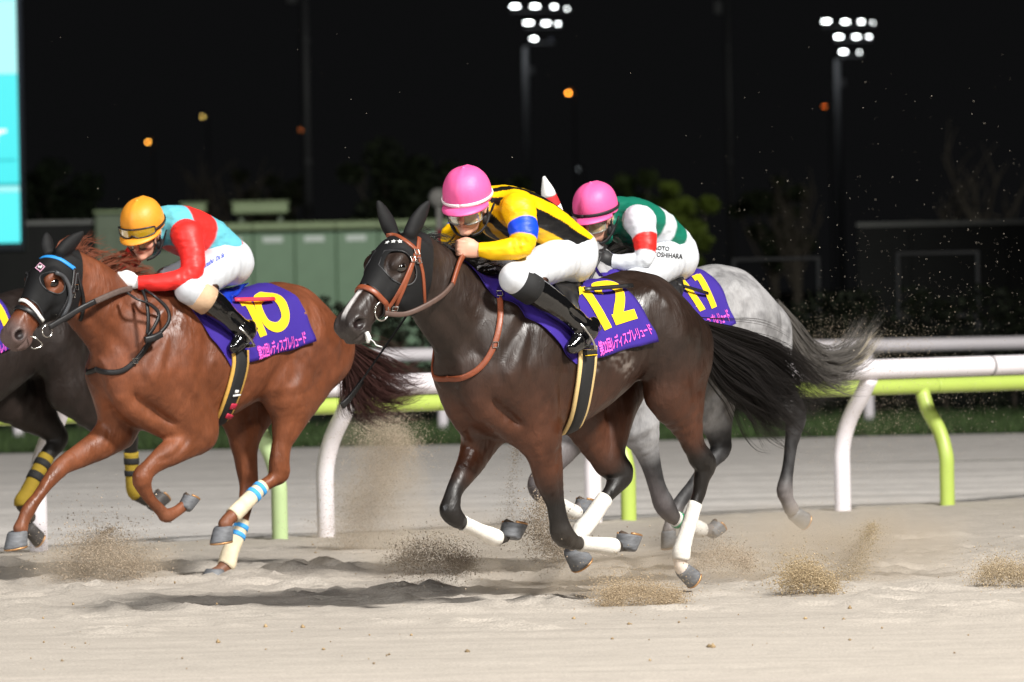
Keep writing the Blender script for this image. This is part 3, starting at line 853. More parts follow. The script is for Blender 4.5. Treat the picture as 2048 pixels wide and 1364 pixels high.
# ------------------------------------------------------------------ hair
def strands(name, guides, n, material, parent, r0=.0016, spread=.03, curl=.012, seg=14, seed=1, len_var=.35, root_sp=None, clump=6):
    """many fine tapering hairs blended between guide curves (lists of 3-D points)"""
    rg = np.random.default_rng(seed)
    G = np.array([spline(np.array(g, float), seg) for g in guides])
    Vs = []; Fs = []; b = 0
    t = np.linspace(0, 1, seg)
    cl = None
    for i in range(n):
        if cl is None or i % clump == 0:
            k = rg.integers(0, len(G) - 1) if len(G) > 1 else 0
            a = rg.random(); cl = (k, a, rg.normal(0, spread, 3), rg.random() * 6.28, rg.uniform(.7, 1.3), rg.uniform(1 - len_var, 1.0))
        k, a, off, ph, fr, ln = cl
        a2 = np.clip(a + rg.normal(0, .05), 0, 1)
        C = G[k] * (1 - a2) + G[min(k + 1, len(G) - 1)] * a2
        ln2 = np.clip(ln * rg.uniform(.85, 1.05), .25, 1.0)
        C = np.column_stack([np.interp(t * ln2, t, C[:, j]) for j in range(3)])
        rs = (root_sp if root_sp is not None else spread * .5)
        o = off * (rs / max(spread, 1e-6) + (t[:, None] ** 1.2)) + rg.normal(0, spread * .22, 3) * t[:, None] ** 1.5
        w = curl * (t ** 1.3)[:, None] * np.stack([np.sin(ph + fr * 7 * t), np.cos(ph * 1.7 + fr * 5 * t), np.sin(ph * 2.3 + fr * 9 * t)], 1)
        C = C + o + w
        rad = r0 * rg.uniform(.7, 1.4) * (1.05 - t ** 2)
        T, A, B = frames(C)
        ring = np.stack([C + rad[:, None] * A, C + rad[:, None] * (-.5 * A + .87 * B), C + rad[:, None] * (-.5 * A - .87 * B)], 1).reshape(-1, 3)
        Vs.append(ring)
        ii = np.arange(seg - 1)[:, None] * 3 + np.arange(3)[None]; jj = np.arange(seg - 1)[:, None] * 3 + (np.arange(3)[None] + 1) % 3
        Fs.append(np.stack([ii, jj, jj + 3, ii + 3], -1).reshape(-1, 4) + b); b += len(ring)
    return mesh_np(name, np.concatenate(Vs), np.concatenate(Fs), material, parent, True)

# ------------------------------------------------------------------ number cloth
class Cloth:
    """cloth laid over the back: u 0 (front) .. 1 (rear), v 0 (spine) .. 1 (lower edge)"""
    def __init__(s, H, front, rear, zc=1.15, off=0.010, nu=40, nv=26):
        # front / rear: (a at spine, a at lower edge, angle at the lower edge)
        s.H = H; s.front, s.rear, s.zc = front, rear, zc
        u = np.linspace(0, 1, nu); v = np.linspace(0, 1, nv)
        P = np.zeros((nu, nv, 3)); N = np.zeros((nu, nv, 3)); D0 = np.zeros((nu, nv, 3))
        for i in range(nu):
            for j in range(nv):
                a, ph = s.aphi(u[i], v[j]); d = np.array([0, math.sin(ph), math.cos(ph)])
                r = H.bvh.ray_cast(Vector(np.array([a, 0, zc]) + d * .55), Vector(-d))
                P[i, j] = np.array(r[0]); N[i, j] = np.array(r[1]); D0[i, j] = d
        P0 = P.copy()
        for _ in range(8):
            Q = P.copy(); Q[1:-1, 1:-1] = .4 * P[1:-1, 1:-1] + .15 * (P[:-2, 1:-1] + P[2:, 1:-1] + P[1:-1, :-2] + P[1:-1, 2:]); P = Q
            M_ = N.copy(); M_[1:-1, 1:-1] = .4 * N[1:-1, 1:-1] + .15 * (N[:-2, 1:-1] + N[2:, 1:-1] + N[1:-1, :-2] + N[1:-1, 2:]); N = M_
        N /= np.linalg.norm(N, axis=2)[..., None]
        P = P + D0 * np.clip(((P0 - P) * D0).sum(-1), 0, .05)[..., None]
        # slack: gentle waves near the lower and rear edges
        U, Vv = np.meshgrid(u, v, indexing='ij')
        wave = .007 * (Vv ** 2) * np.sin(U * 15 + 3 * Vv) + .009 * (U ** 3) * np.sin(Vv * 8) + .004 * np.sin(9 * U + 11 * Vv)
        P = P + N * (off + wave + .010 * Vv ** 3 * U)[..., None]
        s.P, s.N, s.u, s.v = P, N, u, v
    def aphi(s, u, v):
        pf = s.front[2]; pr = s.rear[2]
        ph = (pf + (pr - pf) * u) * v
        c = 4 * v * (1 - v) * (s.front[3] if len(s.front) > 3 else 0)
        af = s.front[0] + (s.front[1] - s.front[0]) * v + c; ar = s.rear[0] + (s.rear[1] - s.rear[0]) * v
        return af + (ar - af) * u, ph
    def at(s, u, v, off=0.0):
        fu = u * (len(s.u) - 1); fv = v * (len(s.v) - 1)
        i = int(np.clip(int(fu), 0, len(s.u) - 2)); j = int(np.clip(int(fv), 0, len(s.v) - 2)); a, b = fu - i, fv - j
        f = lambda X: (X[i, j] * (1 - a) * (1 - b) + X[i + 1, j] * a * (1 - b) + X[i, j + 1] * (1 - a) * b + X[i + 1, j + 1] * a * b)
        return f(s.P) + f(s.N) * off
    def build(s, material, parent, name='number_cloth'):
        nu, nv = s.P.shape[:2]; V = []; F = []
        for side in (1, -1):
            b = len(V)
            for th in (.0, .004):
                for i in range(nu):
                    for j in range(nv):
                        p = s.P[i, j] + s.N[i, j] * (th - .004); V.append((p[0], side * p[1], p[2]))
            n = nu * nv; id_ = lambda i, j, l: b + l * n + i * nv + j
            fl = (lambda q: q) if side == 1 else (lambda q: q[::-1])
            for i in range(nu - 1):
                for j in range(nv - 1):
                    F.append(fl([id_(i, j, 1), id_(i + 1, j, 1), id_(i + 1, j + 1, 1), id_(i, j + 1, 1)][::-1]))
                    F.append(fl([id_(i, j, 0), id_(i + 1, j, 0), id_(i + 1, j + 1, 0), id_(i, j + 1, 0)]))
            E = [(i, nv - 1, i + 1, nv - 1) for i in range(nu - 1)] + [(0, j + 1, 0, j) for j in range(nv - 1)][::-1] + [(nu - 1, j, nu - 1, j + 1) for j in range(nv - 1)]
            for i, j, i2, j2 in E: F.append([id_(i, j, 0), id_(i2, j2, 0), id_(i2, j2, 1), id_(i, j, 1)])
        return mesh_np(name, np.array(V), F, material, parent, True)
    def uv(s, px, py):
        """photo pixel -> (u, v) on the near side"""
        X = np.array([[s.H.pix(q) for q in row] for row in s.P[::3, ::3]]) if not hasattr(s, 'X') else s.X
        s.X = X
        d = ((X - np.array([px, py])) ** 2).sum(-1); i, j = np.unravel_index(np.argmin(d), d.shape)
        q = np.array([s.u[::3][i], s.v[::3][j]])
        f = lambda w: np.array(s.H.pix(s.at(w[0], w[1])))
        for _ in range(12):
            r = np.array([px, py]) - f(q); e = .01
            J = np.stack([(f(q + [e, 0]) - f(q - [e, 0])) / (2 * e), (f(q + [0, e]) - f(q - [0, e])) / (2 * e)], 1)
            q = np.clip(q + .7 * np.linalg.lstsq(J, r, rcond=None)[0], -.3, 1.3)
        return q

def stroke_uv(path, width, n=40, closed=False):
    """thick stroke in a 2-D square -> quads (x right, y down)"""
    P = np.array(path, float)
    P = spline(np.vstack([P, P[:1]]) if closed else P, n)
    T = np.gradient(P, axis=0)
    if closed: T[0] = T[-1] = P[1] - P[-2]
    T /= np.linalg.norm(T, axis=1)[:, None] + 1e-9
    S = np.stack([-T[:, 1], T[:, 0]], 1)
    V = []; F = []; k = 5
    for i in range(n):
        for q in range(k): V.append(P[i] + S[i] * width * (q / (k - 1) - .5))
    for i in range(n - 1):
        for q in range(k - 1): F.append([i * k + q, i * k + q + 1, (i + 1) * k + q + 1, (i + 1) * k + q])
    return V, F

DIGITS = {'1': [([(.02, .10), (.46, .06)], .17, False), ([(.42, .0), (.44, .5), (.46, 1.0)], .40, False)],
          '2': [([(.10, .30), (.14, .14), (.32, .07), (.56, .09), (.74, .20), (.76, .36), (.62, .56), (.42, .74), (.26, .90)], .26, False), ([(.12, .90), (.50, .90), (.96, .90)], .22, False)],
          '0': [([(.50, .07), (.82, .20), (.90, .50), (.82, .80), (.50, .93), (.18, .80), (.10, .50), (.18, .20)], .25, True)]}

def cloth_print(C, name, V, F, material, parent, off):
    W = np.array([C.at(min(max(p[0], .0), 1.0), min(max(p[1], -.2), 1.0), off) for p in V])
    return mesh_np(name, W, F, material, parent, True)

def text_mesh(txt, bold=0.0, res=3, seglen=0.08):
    cu = bpy.data.curves.new('lettering', 'FONT'); cu.body = txt; cu.resolution_u = res; cu.offset = bold
    ob = bpy.data.objects.new('lettering', cu); COL.objects.link(ob)
    dg = bpy.context.evaluated_depsgraph_get(); dg.update()
    me = bpy.data.meshes.new_from_object(ob.evaluated_get(dg))
    bpy.data.objects.remove(ob); bpy.data.curves.remove(cu)
    bm = bmesh.new(); bm.from_mesh(me); bpy.data.meshes.remove(me)
    bmesh.ops.triangulate(bm, faces=bm.faces[:])
    for _ in range(2):
        e = [e for e in bm.edges if e.calc_length() > seglen * 3]
        if e: bmesh.ops.subdivide_edges(bm, edges=e, cuts=2); bmesh.ops.triangulate(bm, faces=bm.faces[:])
    bm.verts.index_update()
    V = np.array([v.co[:] for v in bm.verts]); F = [[v.index for v in f.verts] for f in bm.faces]; bm.free()
    lo, hi = V.min(0), V.max(0)
    V = (V - lo) / (hi - lo + 1e-9); V[:, 1] = 1 - V[:, 1]
    return V[:, :2], F, (hi - lo)
# ------------------------------------------------------------------ jockeys
class Jockey:
    def __init__(s, H, label, base):
        s.H = H; s.base = np.array(base, float)
        w = H.o + H.u * base[0] + H.n * base[1] + np.array([0, 0, base[2]])
        s.root = tag(empty('person', w, H.root.rotation_euler.z), label, 'person', 'jockeys riding in the race')
    def J(s, px, py, w): return s.H.P(px, py, w) - s.base
    def JR(s, q, w=None):
        """(px, py, w, r_px) -> local point + radius in metres"""
        p = s.H.P(q[0], q[1], q[2]); return np.array([*(p - s.base), q[3] * s.H.mpp(p)])

def build_jockey(J, S, C, h=0.0068):
    H = J.H
    # --- head frame
    ta, ya = R(S['tilt']), R(S.get('yaw', 0))
    hc = J.J(*S['head'])
    f0 = np.array([math.cos(ya), math.sin(ya), 0]); l0 = np.array([-math.sin(ya), math.cos(ya), 0])
    ef = math.cos(ta) * f0 - math.sin(ta) * np.array([0, 0, 1.0]); eu = np.cross(ef, l0); el = l0
    hp = lambda f, l, u: hc + ef * f + el * l + eu * u
    tors = np.array([J.JR(q) for q in S['torso']])          # neck -> waist
    tw = np.array(S['torso_w'])
    pel = J.JR(S['pelvis'])
    arms = {k: np.array([J.JR(q) for q in S[k]]) for k in ('armL', 'armR')}
    legs = {k: np.array([J.JR(q) for q in S[k]]) for k in ('legL', 'legR')}     # hip, knee, mid calf, ankle
    feet = {k: np.array([J.JR(q) for q in S[k]]) for k in ('footL', 'footR')}   # heel, ball, toe
    hands = {k: J.JR(S[k]) for k in ('handL', 'handR')}
    allp = np.vstack([tors, arms['armL'], arms['armR'], legs['legL'], legs['legR'], feet['footL'], feet['footR']])[:, :3]
    lo = np.minimum(allp.min(0), hc - .2) - .12; hi = np.maximum(allp.max(0), hc + .18) + .12
    # --- skin: head, neck, hands
    K = Field(lo, hi, h)
    K.ball(hp(-.005, 0, .02), (.100, .076, .105), (ef, el, eu), k=.01)
    K.ball(hp(.025, 0, -.062), (.068, .058, .072), (ef, el, eu), k=.03)            # jaw
    K.ball(hp(.078, 0, -.110), (.022, .026, .018), (ef, el, eu), k=.02)            # chin
    K.chain([hp(.095, 0, -.005), hp(.122, 0, -.045)], [.010, .015], k=.014)        # nose
    K.chain([hp(.088, -.022, -.074), hp(.099, 0, -.072), hp(.088, .022, -.074)], [.008, .011, .008], k=.012)   # lips
    K.dent([hp(.090, -.026, -.078), hp(.103, 0, -.077), hp(.090, .026, -.078)], .005, .005)
    for sg in (1, -1):
        K.ball(hp(.062, sg * .044, -.045), (.028, .026, .024), (ef, el, eu), k=.02)    # cheek
        K.dent([hp(.085, sg * .020, -.005), hp(.082, sg * .045, -.005)], .008, .010)   # eye socket
        K.ball(hp(-.012, sg * .078, -.028), (.018, .009, .030), (nrm(ef - .3 * eu), el, nrm(eu + .3 * ef)), k=.008)   # ear
        K.ball(hp(-.010, sg * .087, -.026), (.008, .006, .016), (ef, el, eu), k=.005, cut=True)
    K.chain([hp(-.03, 0, -.05), tors[0, :3]], [.058, .060], k=.02)
    for k in ('handL', 'handR'):
        a = arms['arm' + k[-1]]; wr = a[-1, :3]; d = hands[k][:3]; fw = nrm(d - wr)
        sd = 1 if k[-1] == 'L' else -1
        up = nrm(np.array([0, 0, 1.0]) - fw * fw[2]); ot = nrm(np.cross(up, fw)) * sd      # outward side (back of the hand)
        K.chain([wr - fw * .03, wr + fw * .01, wr + fw * .035], [.030, .028, .031], [.022, .021, .022], lat=ot, k=.01)
        K.chain([wr + fw * .03, wr + fw * .075], [.040, .042], [.019, .018], lat=ot, k=.012)                          # palm
        for q, (uo, ln) in enumerate(((.030, .92), (.011, 1.0), (-.009, .95), (-.028, .80))):
            kn = wr + fw * .082 + up * uo + ot * .008
            p1 = kn + (fw * .028 - ot * .006) * ln; p2 = p1 + (-ot * .030 - fw * .004) * ln; p3 = p2 + (-fw * .026 + ot * .004) * ln
            K.chain([kn, p1, p2, p3], [.0105, .0098, .009, .008], k=.004, sub=2)
        th = wr + fw * .035 + up * .036 - ot * .006
        K.chain([th, th + fw * .032 + up * .010 - ot * .008, th + fw * .062 - up * .004 - ot * .016], [.013, .011, .009], k=.008, sub=2)
    # --- clothing fields
    T = Field(lo, hi, h)                                                            # silks
    T.chain(tors[:, :3], tors[:, 3], tw, k=.02, sub=4)
    T.chain([hp(-.055, 0, -.075), tors[0, :3]], [.062, .075], k=.03)
    for k, sg in (('armL', 1), ('armR', -1)):
        a = arms[k]
        T.chain(np.vstack([tors[1, :3] * .5 + a[0, :3] * .5, a[0, :3]]), [a[0, 3] * 1.15, a[0, 3]], k=.05)
        T.chain(a[:, :3], a[:, 3], k=.03, sub=3)
        # folds at the elbow and shoulder
        e = a[2, :3]
        for q in range(3):
            o = nrm(a[3, :3] - e) * (.03 + .03 * q)
            T.dent([e + o + np.array([0, sg * .06, .05]), e + o + np.array([0, sg * .07, -.02])], .006, .008)
    n0 = tors[0, :3]
    B = Field(lo, hi, h)                                                            # breeches
    B.chain([tors[-2, :3] * .45 + tors[-1, :3] * .55, tors[-1, :3], pel[:3]], [tors[-1, 3] * .95, tors[-1, 3] * 1.02, pel[3]], [tw[-1] * .95, tw[-1], .165], k=.02, sub=4)
    for k, sg in (('legL', 1), ('legR', -1)):
        g = legs[k]
        B.ball(pel[:3] * .75 + g[0, :3] * .25 + np.array([-.02, sg * .04, -.01]), (.125, .105, .115), k=.04)
        B.chain([pel[:3] * .5 + g[0, :3] * .5, g[0, :3], g[0, :3] * .5 + g[1, :3] * .5, g[1, :3]], [g[0, 3], g[0, 3], g[0, 3] * .52 + g[1, 3] * .52, g[1, 3]], k=.035, sub=3)
        B.chain([g[1, :3], g[2, :3]], [g[1, 3] * .95, g[2, 3] * 1.02], k=.025)
        kn = g[1, :3]
        for q in range(6):
            c = g[0, :3] * (.25 + .12 * q) + kn * (.75 - .12 * q)
            B.dent([c + np.array([.02, sg * .10, .05]), c + np.array([-.01, sg * .12, -.01]), c + np.array([-.05, sg * .09, -.08])], .0035, .009)
    L_ = Field(lo, hi, h)                                                           # boots
    for k, fk in (('legL', 'footL'), ('legR', 'footR')):
        g = legs[k]; f = feet[fk]
        top = g[1, :3] * .80 + g[2, :3] * .20
        L_.chain([top, g[2, :3], g[3, :3]], [g[2, 3] * 1.03, g[2, 3], g[3, 3]], k=.01, sub=3)
        L_.chain([g[3, :3], f[0, :3] * .6 + f[1, :3] * .4], [g[3, 3], g[3, 3] * .95], k=.02)
        L_.chain([f[0, :3], f[1, :3], f[2, :3]], f[:, 3], f[:, 3] * .85, k=.02, sub=3)
        L_.dent([f[0, :3] * .55 + f[1, :3] * .45 - eu * 0 + np.array([0, 0, -.04]), f[0, :3] * .5 + f[1, :3] * .5 + np.array([0, .05, -.03])], .004, .006)
        for q in range(4):
            c = g[3, :3] + (g[2, :3] - g[3, :3]) * (.02 + .10 * q); sgn = 1 if k[-1] == 'L' else -1
            L_.dent([c + np.array([.05, sgn * .02, .03]), c + np.array([.0, sgn * .06, .0]), c + np.array([-.05, sgn * .02, -.03])], .007, .008)
    # --- one continuous body under the clothes
    D = np.minimum(np.minimum(np.minimum(T.d, B.d), L_.d) + .012, K.d)
    V, Q = surface_nets(D, K.lo, K.h); V = relax(V, Q, 1, .4)
    N = vert_normals(V, Q)
    skin = np.array(C['skin'])[None].repeat(len(V), 0)
    d = np.linalg.norm(V - hp(.10, 0, -.075), axis=1); skin = mixc(skin, sstep(.035, .012, d) * .45, lin(190, 110, 95))
    d = np.linalg.norm(V - hp(.115, 0, -.045), axis=1); skin = mixc(skin, sstep(.03, .01, d) * .35, lin(205, 130, 110))
    skin *= (.92 + .16 * vnoise(V, 40, 3))[:, None]
    for k in ('handL', 'handR'):
        if C.get('glove_' + k[-1]):
            wr = arms['arm' + k[-1]][-1, :3]; d = np.linalg.norm(V - (wr + nrm(hands[k][:3] - wr) * .06), axis=1)
            skin = mixc(skin, sstep(.115, .105, d), C['glove_' + k[-1]])
    body = mesh_np('body', V, Q, C['m_skin'], J.root, True, col=skin)
    # --- silks
    V, Q = T.mesh(); V = relax(V, Q, 1, .5)
    cuff = np.full(len(V), 9.0)
    g = np.ones(len(V))
    for k in ('armL', 'armR'):
        a = arms[k]; ax = nrm(a[-1, :3] - a[-2, :3]); g = np.minimum(g, np.where(np.linalg.norm(V - a[-1, :3], axis=1) < .12, -((V - a[-1, :3]) @ ax), 1.0))
    axn = nrm(tors[0, :3] - tors[1, :3]); nk0 = hp(-.05, 0, -.085); axn = nrm(nk0 - tors[0, :3]); n0 = nk0
    g = np.minimum(g, np.where(np.linalg.norm(V - n0, axis=1) < .12, .0 - ((V - n0) @ axn), 1.0))
    wst = tors[-1, :3]; axw = nrm(tors[-1, :3] - tors[-2, :3]); dl, dr = arms['armL'], arms['armR']
    isarm = np.minimum(seg_dist(V, dl[:, :3])[0], seg_dist(V, dr[:, :3])[0]) < .11
    g = np.minimum(g, np.where(isarm, 1.0, .02 - (V - wst) @ axw))
    V, F3, _ = clip_mesh(V, Q, g)
    N = vert_normals(V, F3)
    V = V + N * ((vnoise(V, 11, 4) - .5) * .010 + (vnoise(V * np.array([1, 1, 2.2]), 26, 5) - .5) * .006)[:, None]
    dT, pT = seg_dist(V, tors[:, :3]); aL, pL = seg_dist(V, arms['armL'][:, :3]); aR, pR = seg_dist(V, arms['armR'][:, :3])
    rL = np.interp(pL, range(len(arms['armL'])), arms['armL'][:, 3]); rR = np.interp(pR, range(len(arms['armR'])), arms['armR'][:, 3])
    sl = np.where(aL / rL < aR / rR, aL / rL, aR / rR); pa = np.where(aL / rL < aR / rR, pL, pR); side = np.where(aL / rL < aR / rR, 1, -1)
    on_arm = (sl < 1.25)
    up = np.array([0, 0, 1.0])
    tp = pT / (len(tors) - 1)
    cen = np.column_stack([np.interp(pT, range(len(tors)), tors[:, j]) for j in range(3)])
    axis = nrm(tors[-1, :3] - tors[0, :3]); e_up = nrm(up - axis * (up @ axis)); rel = V - cen
    ang = np.degrees(np.arctan2(rel[:, 1], rel @ e_up))              # 0 = along the spine, +90 = left side
    col = C['silk'](tp, ang, on_arm, pa, side, V)
    silks = mesh_np('silks', V, F3, C['m_silk'], J.root, True, col=col)
    # collar
    cu = [n0 + axn * .012 + (math.cos(a) * nrm(np.cross(axn, [0, 1, 0])) + math.sin(a) * np.array([0, 1, 0])) * .062 for a in np.linspace(0, 2 * math.pi, 20)]
    VV, FF = tube_vf(cu, .013, 8); mesh_np('collar', VV, FF, C['m_collar'], silks, True)
    # --- breeches
    V, Q = B.mesh(); V = relax(V, Q, 1, .5)
    g = np.ones(len(V))
    for k in ('legL', 'legR'):
        q = legs[k]; c = q[1, :3] * (1 - C['cuff']) + q[2, :3] * C['cuff']; ax = nrm(q[2, :3] - q[1, :3])
        dth = seg_dist(V, q[:2, :3])[0] / ((q[0, 3] + q[1, 3]) * .5); dca = seg_dist(V, q[1:3, :3])[0] / q[2, 3]
        dca2 = np.linalg.norm(V - q[2, :3], axis=1)
        g = np.minimum(g, np.where((dca < dth * 1.02) | (dca2 < q[2, 3] * 1.5), np.minimum(-((V - c) @ ax), .05), .05))
    V, F3, _ = clip_mesh(V, Q, g); N = vert_normals(V, F3)
    V = V + N * ((vnoise(V * np.array([2.0, 1, 1]), 16, 8) - .5) * .006)[:, None]
    br = mesh_np('breeches', V, F3, C['m_breeches'], J.root, True)
    J.br_bvh = BVHTree.FromPolygons([Vector(v) for v in V], [list(map(int, f)) for f in F3]); J.breeches = br
    # gaiter / boot top band and boots
    V, Q = L_.mesh(); V = relax(V, Q, 1, .4)
    for k, fk in (('legL', 'footL'), ('legR', 'footR')):
        gq = legs[k]; ax = nrm(gq[2, :3] - gq[1, :3]); sg = 1 if k[-1] == 'L' else -1
        own = np.where(V[:, 1] * sg > 0, 1.0, -1.0) * np.minimum(np.abs(V[:, 1]), .01) * 100
        c1 = gq[1, :3] * (1 - C['boot_top']) + gq[2, :3] * C['boot_top']
        gg = np.minimum(own, np.where(np.linalg.norm(V - c1, axis=1) < .5, (V - c1) @ ax, 1.0))
        V1, F1, _ = clip_mesh(V, Q, gg)
        if len(F1): 
            bo = mesh_np('boot', V1, F1, C['m_boot'], J.root, True)
            f = feet[fk]; dn = np.array([0, 0, -1.0]); fa = nrm(f[2, :3] - f[0, :3]); dn = nrm(dn - fa * (dn @ fa))
            VV, FF = tube_vf([f[0, :3] + dn * f[0, 3] * .8 - fa * .02, f[1, :3] + dn * f[1, 3] * .85, f[2, :3] + dn * f[2, 3] * .8], [.028, .034, .022], 10)
            VV = (VV - f[1, :3]); al = VV @ dn; VV = VV - np.outer(al * .55, dn) + f[1, :3] + dn * .012
            mesh_np('boot_sole', VV, FF, C['m_sole'], bo, True)
        if C.get('m_gaiter'):
            c2 = gq[1, :3] * (1 - C['gaiter'][0]) + gq[2, :3] * C['gaiter'][0]; c3 = gq[1, :3] * (1 - C['gaiter'][1]) + gq[2, :3] * C['gaiter'][1]
            rr = gq[2, 3] * 1.05
            VV, FF = tube_vf([c2 - ax * .002, c2, c2 * .5 + c3 * .5, c3, c3 + ax * .002], [rr * .9, rr * 1.04, rr * 1.06, rr * 1.04, rr * .9], 20)
            mesh_np('gaiter', VV, FF, C['m_gaiter'], J.root, True)
    hp_face = hp; hp = lambda f, l, u: hp_face(f, l, u + .020)      # the helmet sits high on the head
    # --- helmet
    m, nl = 36, 14; V = []; F = []
    for i in range(nl + 1):
        al = R(-16) + (R(90) + R(16)) * i / nl
        for q in range(m):
            ph = 2 * math.pi * q / m; ca = math.cos(al) ** .82 if math.cos(al) > 0 else 0
            V.append(hp(-.012 + .138 * math.cos(ph) * ca, .113 * math.sin(ph) * ca, .040 + .124 * (math.sin(al) if al > 0 else math.sin(al) * 1.1)))
    for i in range(nl):
        for q in range(m): F.append([i * m + q, i * m + (q + 1) % m, (i + 1) * m + (q + 1) % m, (i + 1) * m + q])
    V = np.array(V); ct = hp(-.012, 0, .05); dirs = V - ct
    ridge = .004 * np.exp(-((V - ct) @ el / .010) ** 2) + (vnoise(V, 18, 6) - .5) * .004
    V = V + dirs / np.linalg.norm(dirs, axis=1)[:, None] * ridge[:, None]
    he = mesh_np('helmet', V, F, C['m_helmet'], J.root, True)
    mb = MB(); b = hp(.01, 0, .162); VV, FF = tube_vf([b - eu * .004, b + eu * .006, b + eu * .010], [.011, .010, .004], 10); mb.add(VV, FF); mb.build('helmet_button', C['m_helmet'], he, True)
    # peak
    A = np.linspace(R(-78), R(78), 25); V = []; F = []
    for a in A:
        e = .055 * max(0, math.cos(a * 1.12)) ** .8
        for j, (x, z0) in enumerate(((0, .004), (1, -.012), (1, -.018), (0, -.006))):
            V.append(hp(-.012 + (.134 + e * x) * math.cos(a), (.109 + e * .5 * x) * math.sin(a), z0 - .012 * math.cos(a) * x + .004))
    for i in range(len(A) - 1):
        for j in range(4): F.append([i * 4 + j, i * 4 + (j + 1) % 4, (i + 1) * 4 + (j + 1) % 4, (i + 1) * 4 + j])
    F.append([0, 1, 2, 3]); F.append([len(V) - 1, len(V) - 2, len(V) - 3, len(V) - 4])
    mesh_np('peak', np.array(V), F, C['m_peak'], he, True)
    # helmet strap band
    def loop(u0, u1, fr, lr, rad, n=40, a0=0, a1=2 * math.pi):
        P = []
        for a in np.linspace(a0, a1, n):
            P.append(hp(-.012 + fr * math.cos(a), lr * math.sin(a), u0 + (u1 - u0) * (1 - math.cos(a)) / 2))
        return np.array(P)
    P = loop(.012, .034, .140, .115, .01)
    Nn = np.array([nrm(p - ct) for p in P]); VV, FF = band(P, Nn, .016, .001, .003, closed=False); mesh_np('helmet_band', VV, FF, C['m_band'], he, True)
    # chin strap with ear guard, on both sides
    hp = hp_face
    for sg in (1, -1):
        P = [hp(-.02, sg * .118, -.005), hp(-.02, sg * .096, -.045), hp(.005, sg * .082, -.085), hp(.035, sg * .055, -.118), hp(.06, sg * .02, -.128)]
        Pn = spline(P, 16); Nn = np.array([nrm(p - hp(.01, 0, -.04)) for p in Pn]); VV, FF = band(Pn, Nn, .028, .004, .004); mesh_np('chin_strap', VV, FF, C['m_strap'], he, True)
        P = [hp(.035, sg * .103, -.008), hp(.012, sg * .088, -.050), hp(.01, sg * .080, -.085)]
        Pn = spline(P, 10); Nn = np.array([nrm(p - hp(.01, 0, -.04)) for p in Pn]); VV, FF = band(Pn, Nn, .018, .004, .004); mesh_np('chin_strap', VV, FF, C['m_strap'], he, True)
        VV, FF = tube_vf([hp(.010, sg * .084, -.062), hp(.012, sg * .094, -.064)], [.030, .027], 14); mesh_np('ear_guard', VV, FF, C['m_strap'], he, True)
    # goggles (curved lens, frame, elastic)
    def goggles(u0, rf, rl, hgt, lensmat, framemat, f0=-.012, parent=he, nose=True):
        A = np.linspace(R(-58), R(58), 23); V = []; F = []
        for a in A:
            k = 1 - .35 * abs(a / R(58)) ** 3; nn = (.35 * math.exp(-(a / .14) ** 2)) if nose else 0
            for z in (.5, 0, -.5):
                zz = z * hgt * k; zz = zz + (hgt * nn if z < 0 else 0)
                V.append(hp(f0 + rf * math.cos(a) + (.004 if z == 0 else 0), rl * math.sin(a), u0 + zz))
        for i in range(len(A) - 1):
            for j in range(2): F.append([i * 3 + j, (i + 1) * 3 + j, (i + 1) * 3 + j + 1, i * 3 + j + 1])
        ln = mesh_np('goggles_lens', np.array(V), F, lensmat, parent, True)
        V = np.array(V); rim = np.concatenate([V[0::3], V[2::3][::-1], V[:1]])
        VV, FF = tube_vf(rim, .0048, 6); mesh_np('goggles_frame', VV, FF, framemat, parent, True)
        return ln
    for gspec in C['goggles']: goggles(*gspec)
    J.hp = hp; J.arms = arms; J.legs = legs; J.feet = feet; J.hands = hands; J.body = body; J.silks = silks
    return J

def print_on(J, txt, p0, p1, height, material, name='lettering', shear=0.0, bvh=None, bold=.01):
    """lettering lying on the breeches, from photo pixel p0 to p1 along its base line"""
    V, F, ext = text_mesh(txt, bold, 2, .2)
    H = J.H; W = []
    p0 = np.array(p0, float); p1 = np.array(p1, float); d = p1 - p0; nv = np.array([d[1], -d[0]]); nv = nv / np.linalg.norm(nv) * height
    for x, y in V:
        q = p0 + d * (x + shear * (1 - y)) + nv * (1 - y)
        o, r = H.loc_ray(*q); o = o - Vector(J.base); h_ = (bvh or J.br_bvh).ray_cast(o, r)
        W.append((np.array(h_[0]) + np.array(h_[1]) * .003) if h_[0] is not None else np.array([np.nan] * 3))
    W = np.array(W); ok = ~np.isnan(W[:, 0])
    F = [f for f in F if all(ok[i] for i in f)]; W[~ok] = 0
    if F: return mesh_np(name, W, F, material, J.breeches, False)
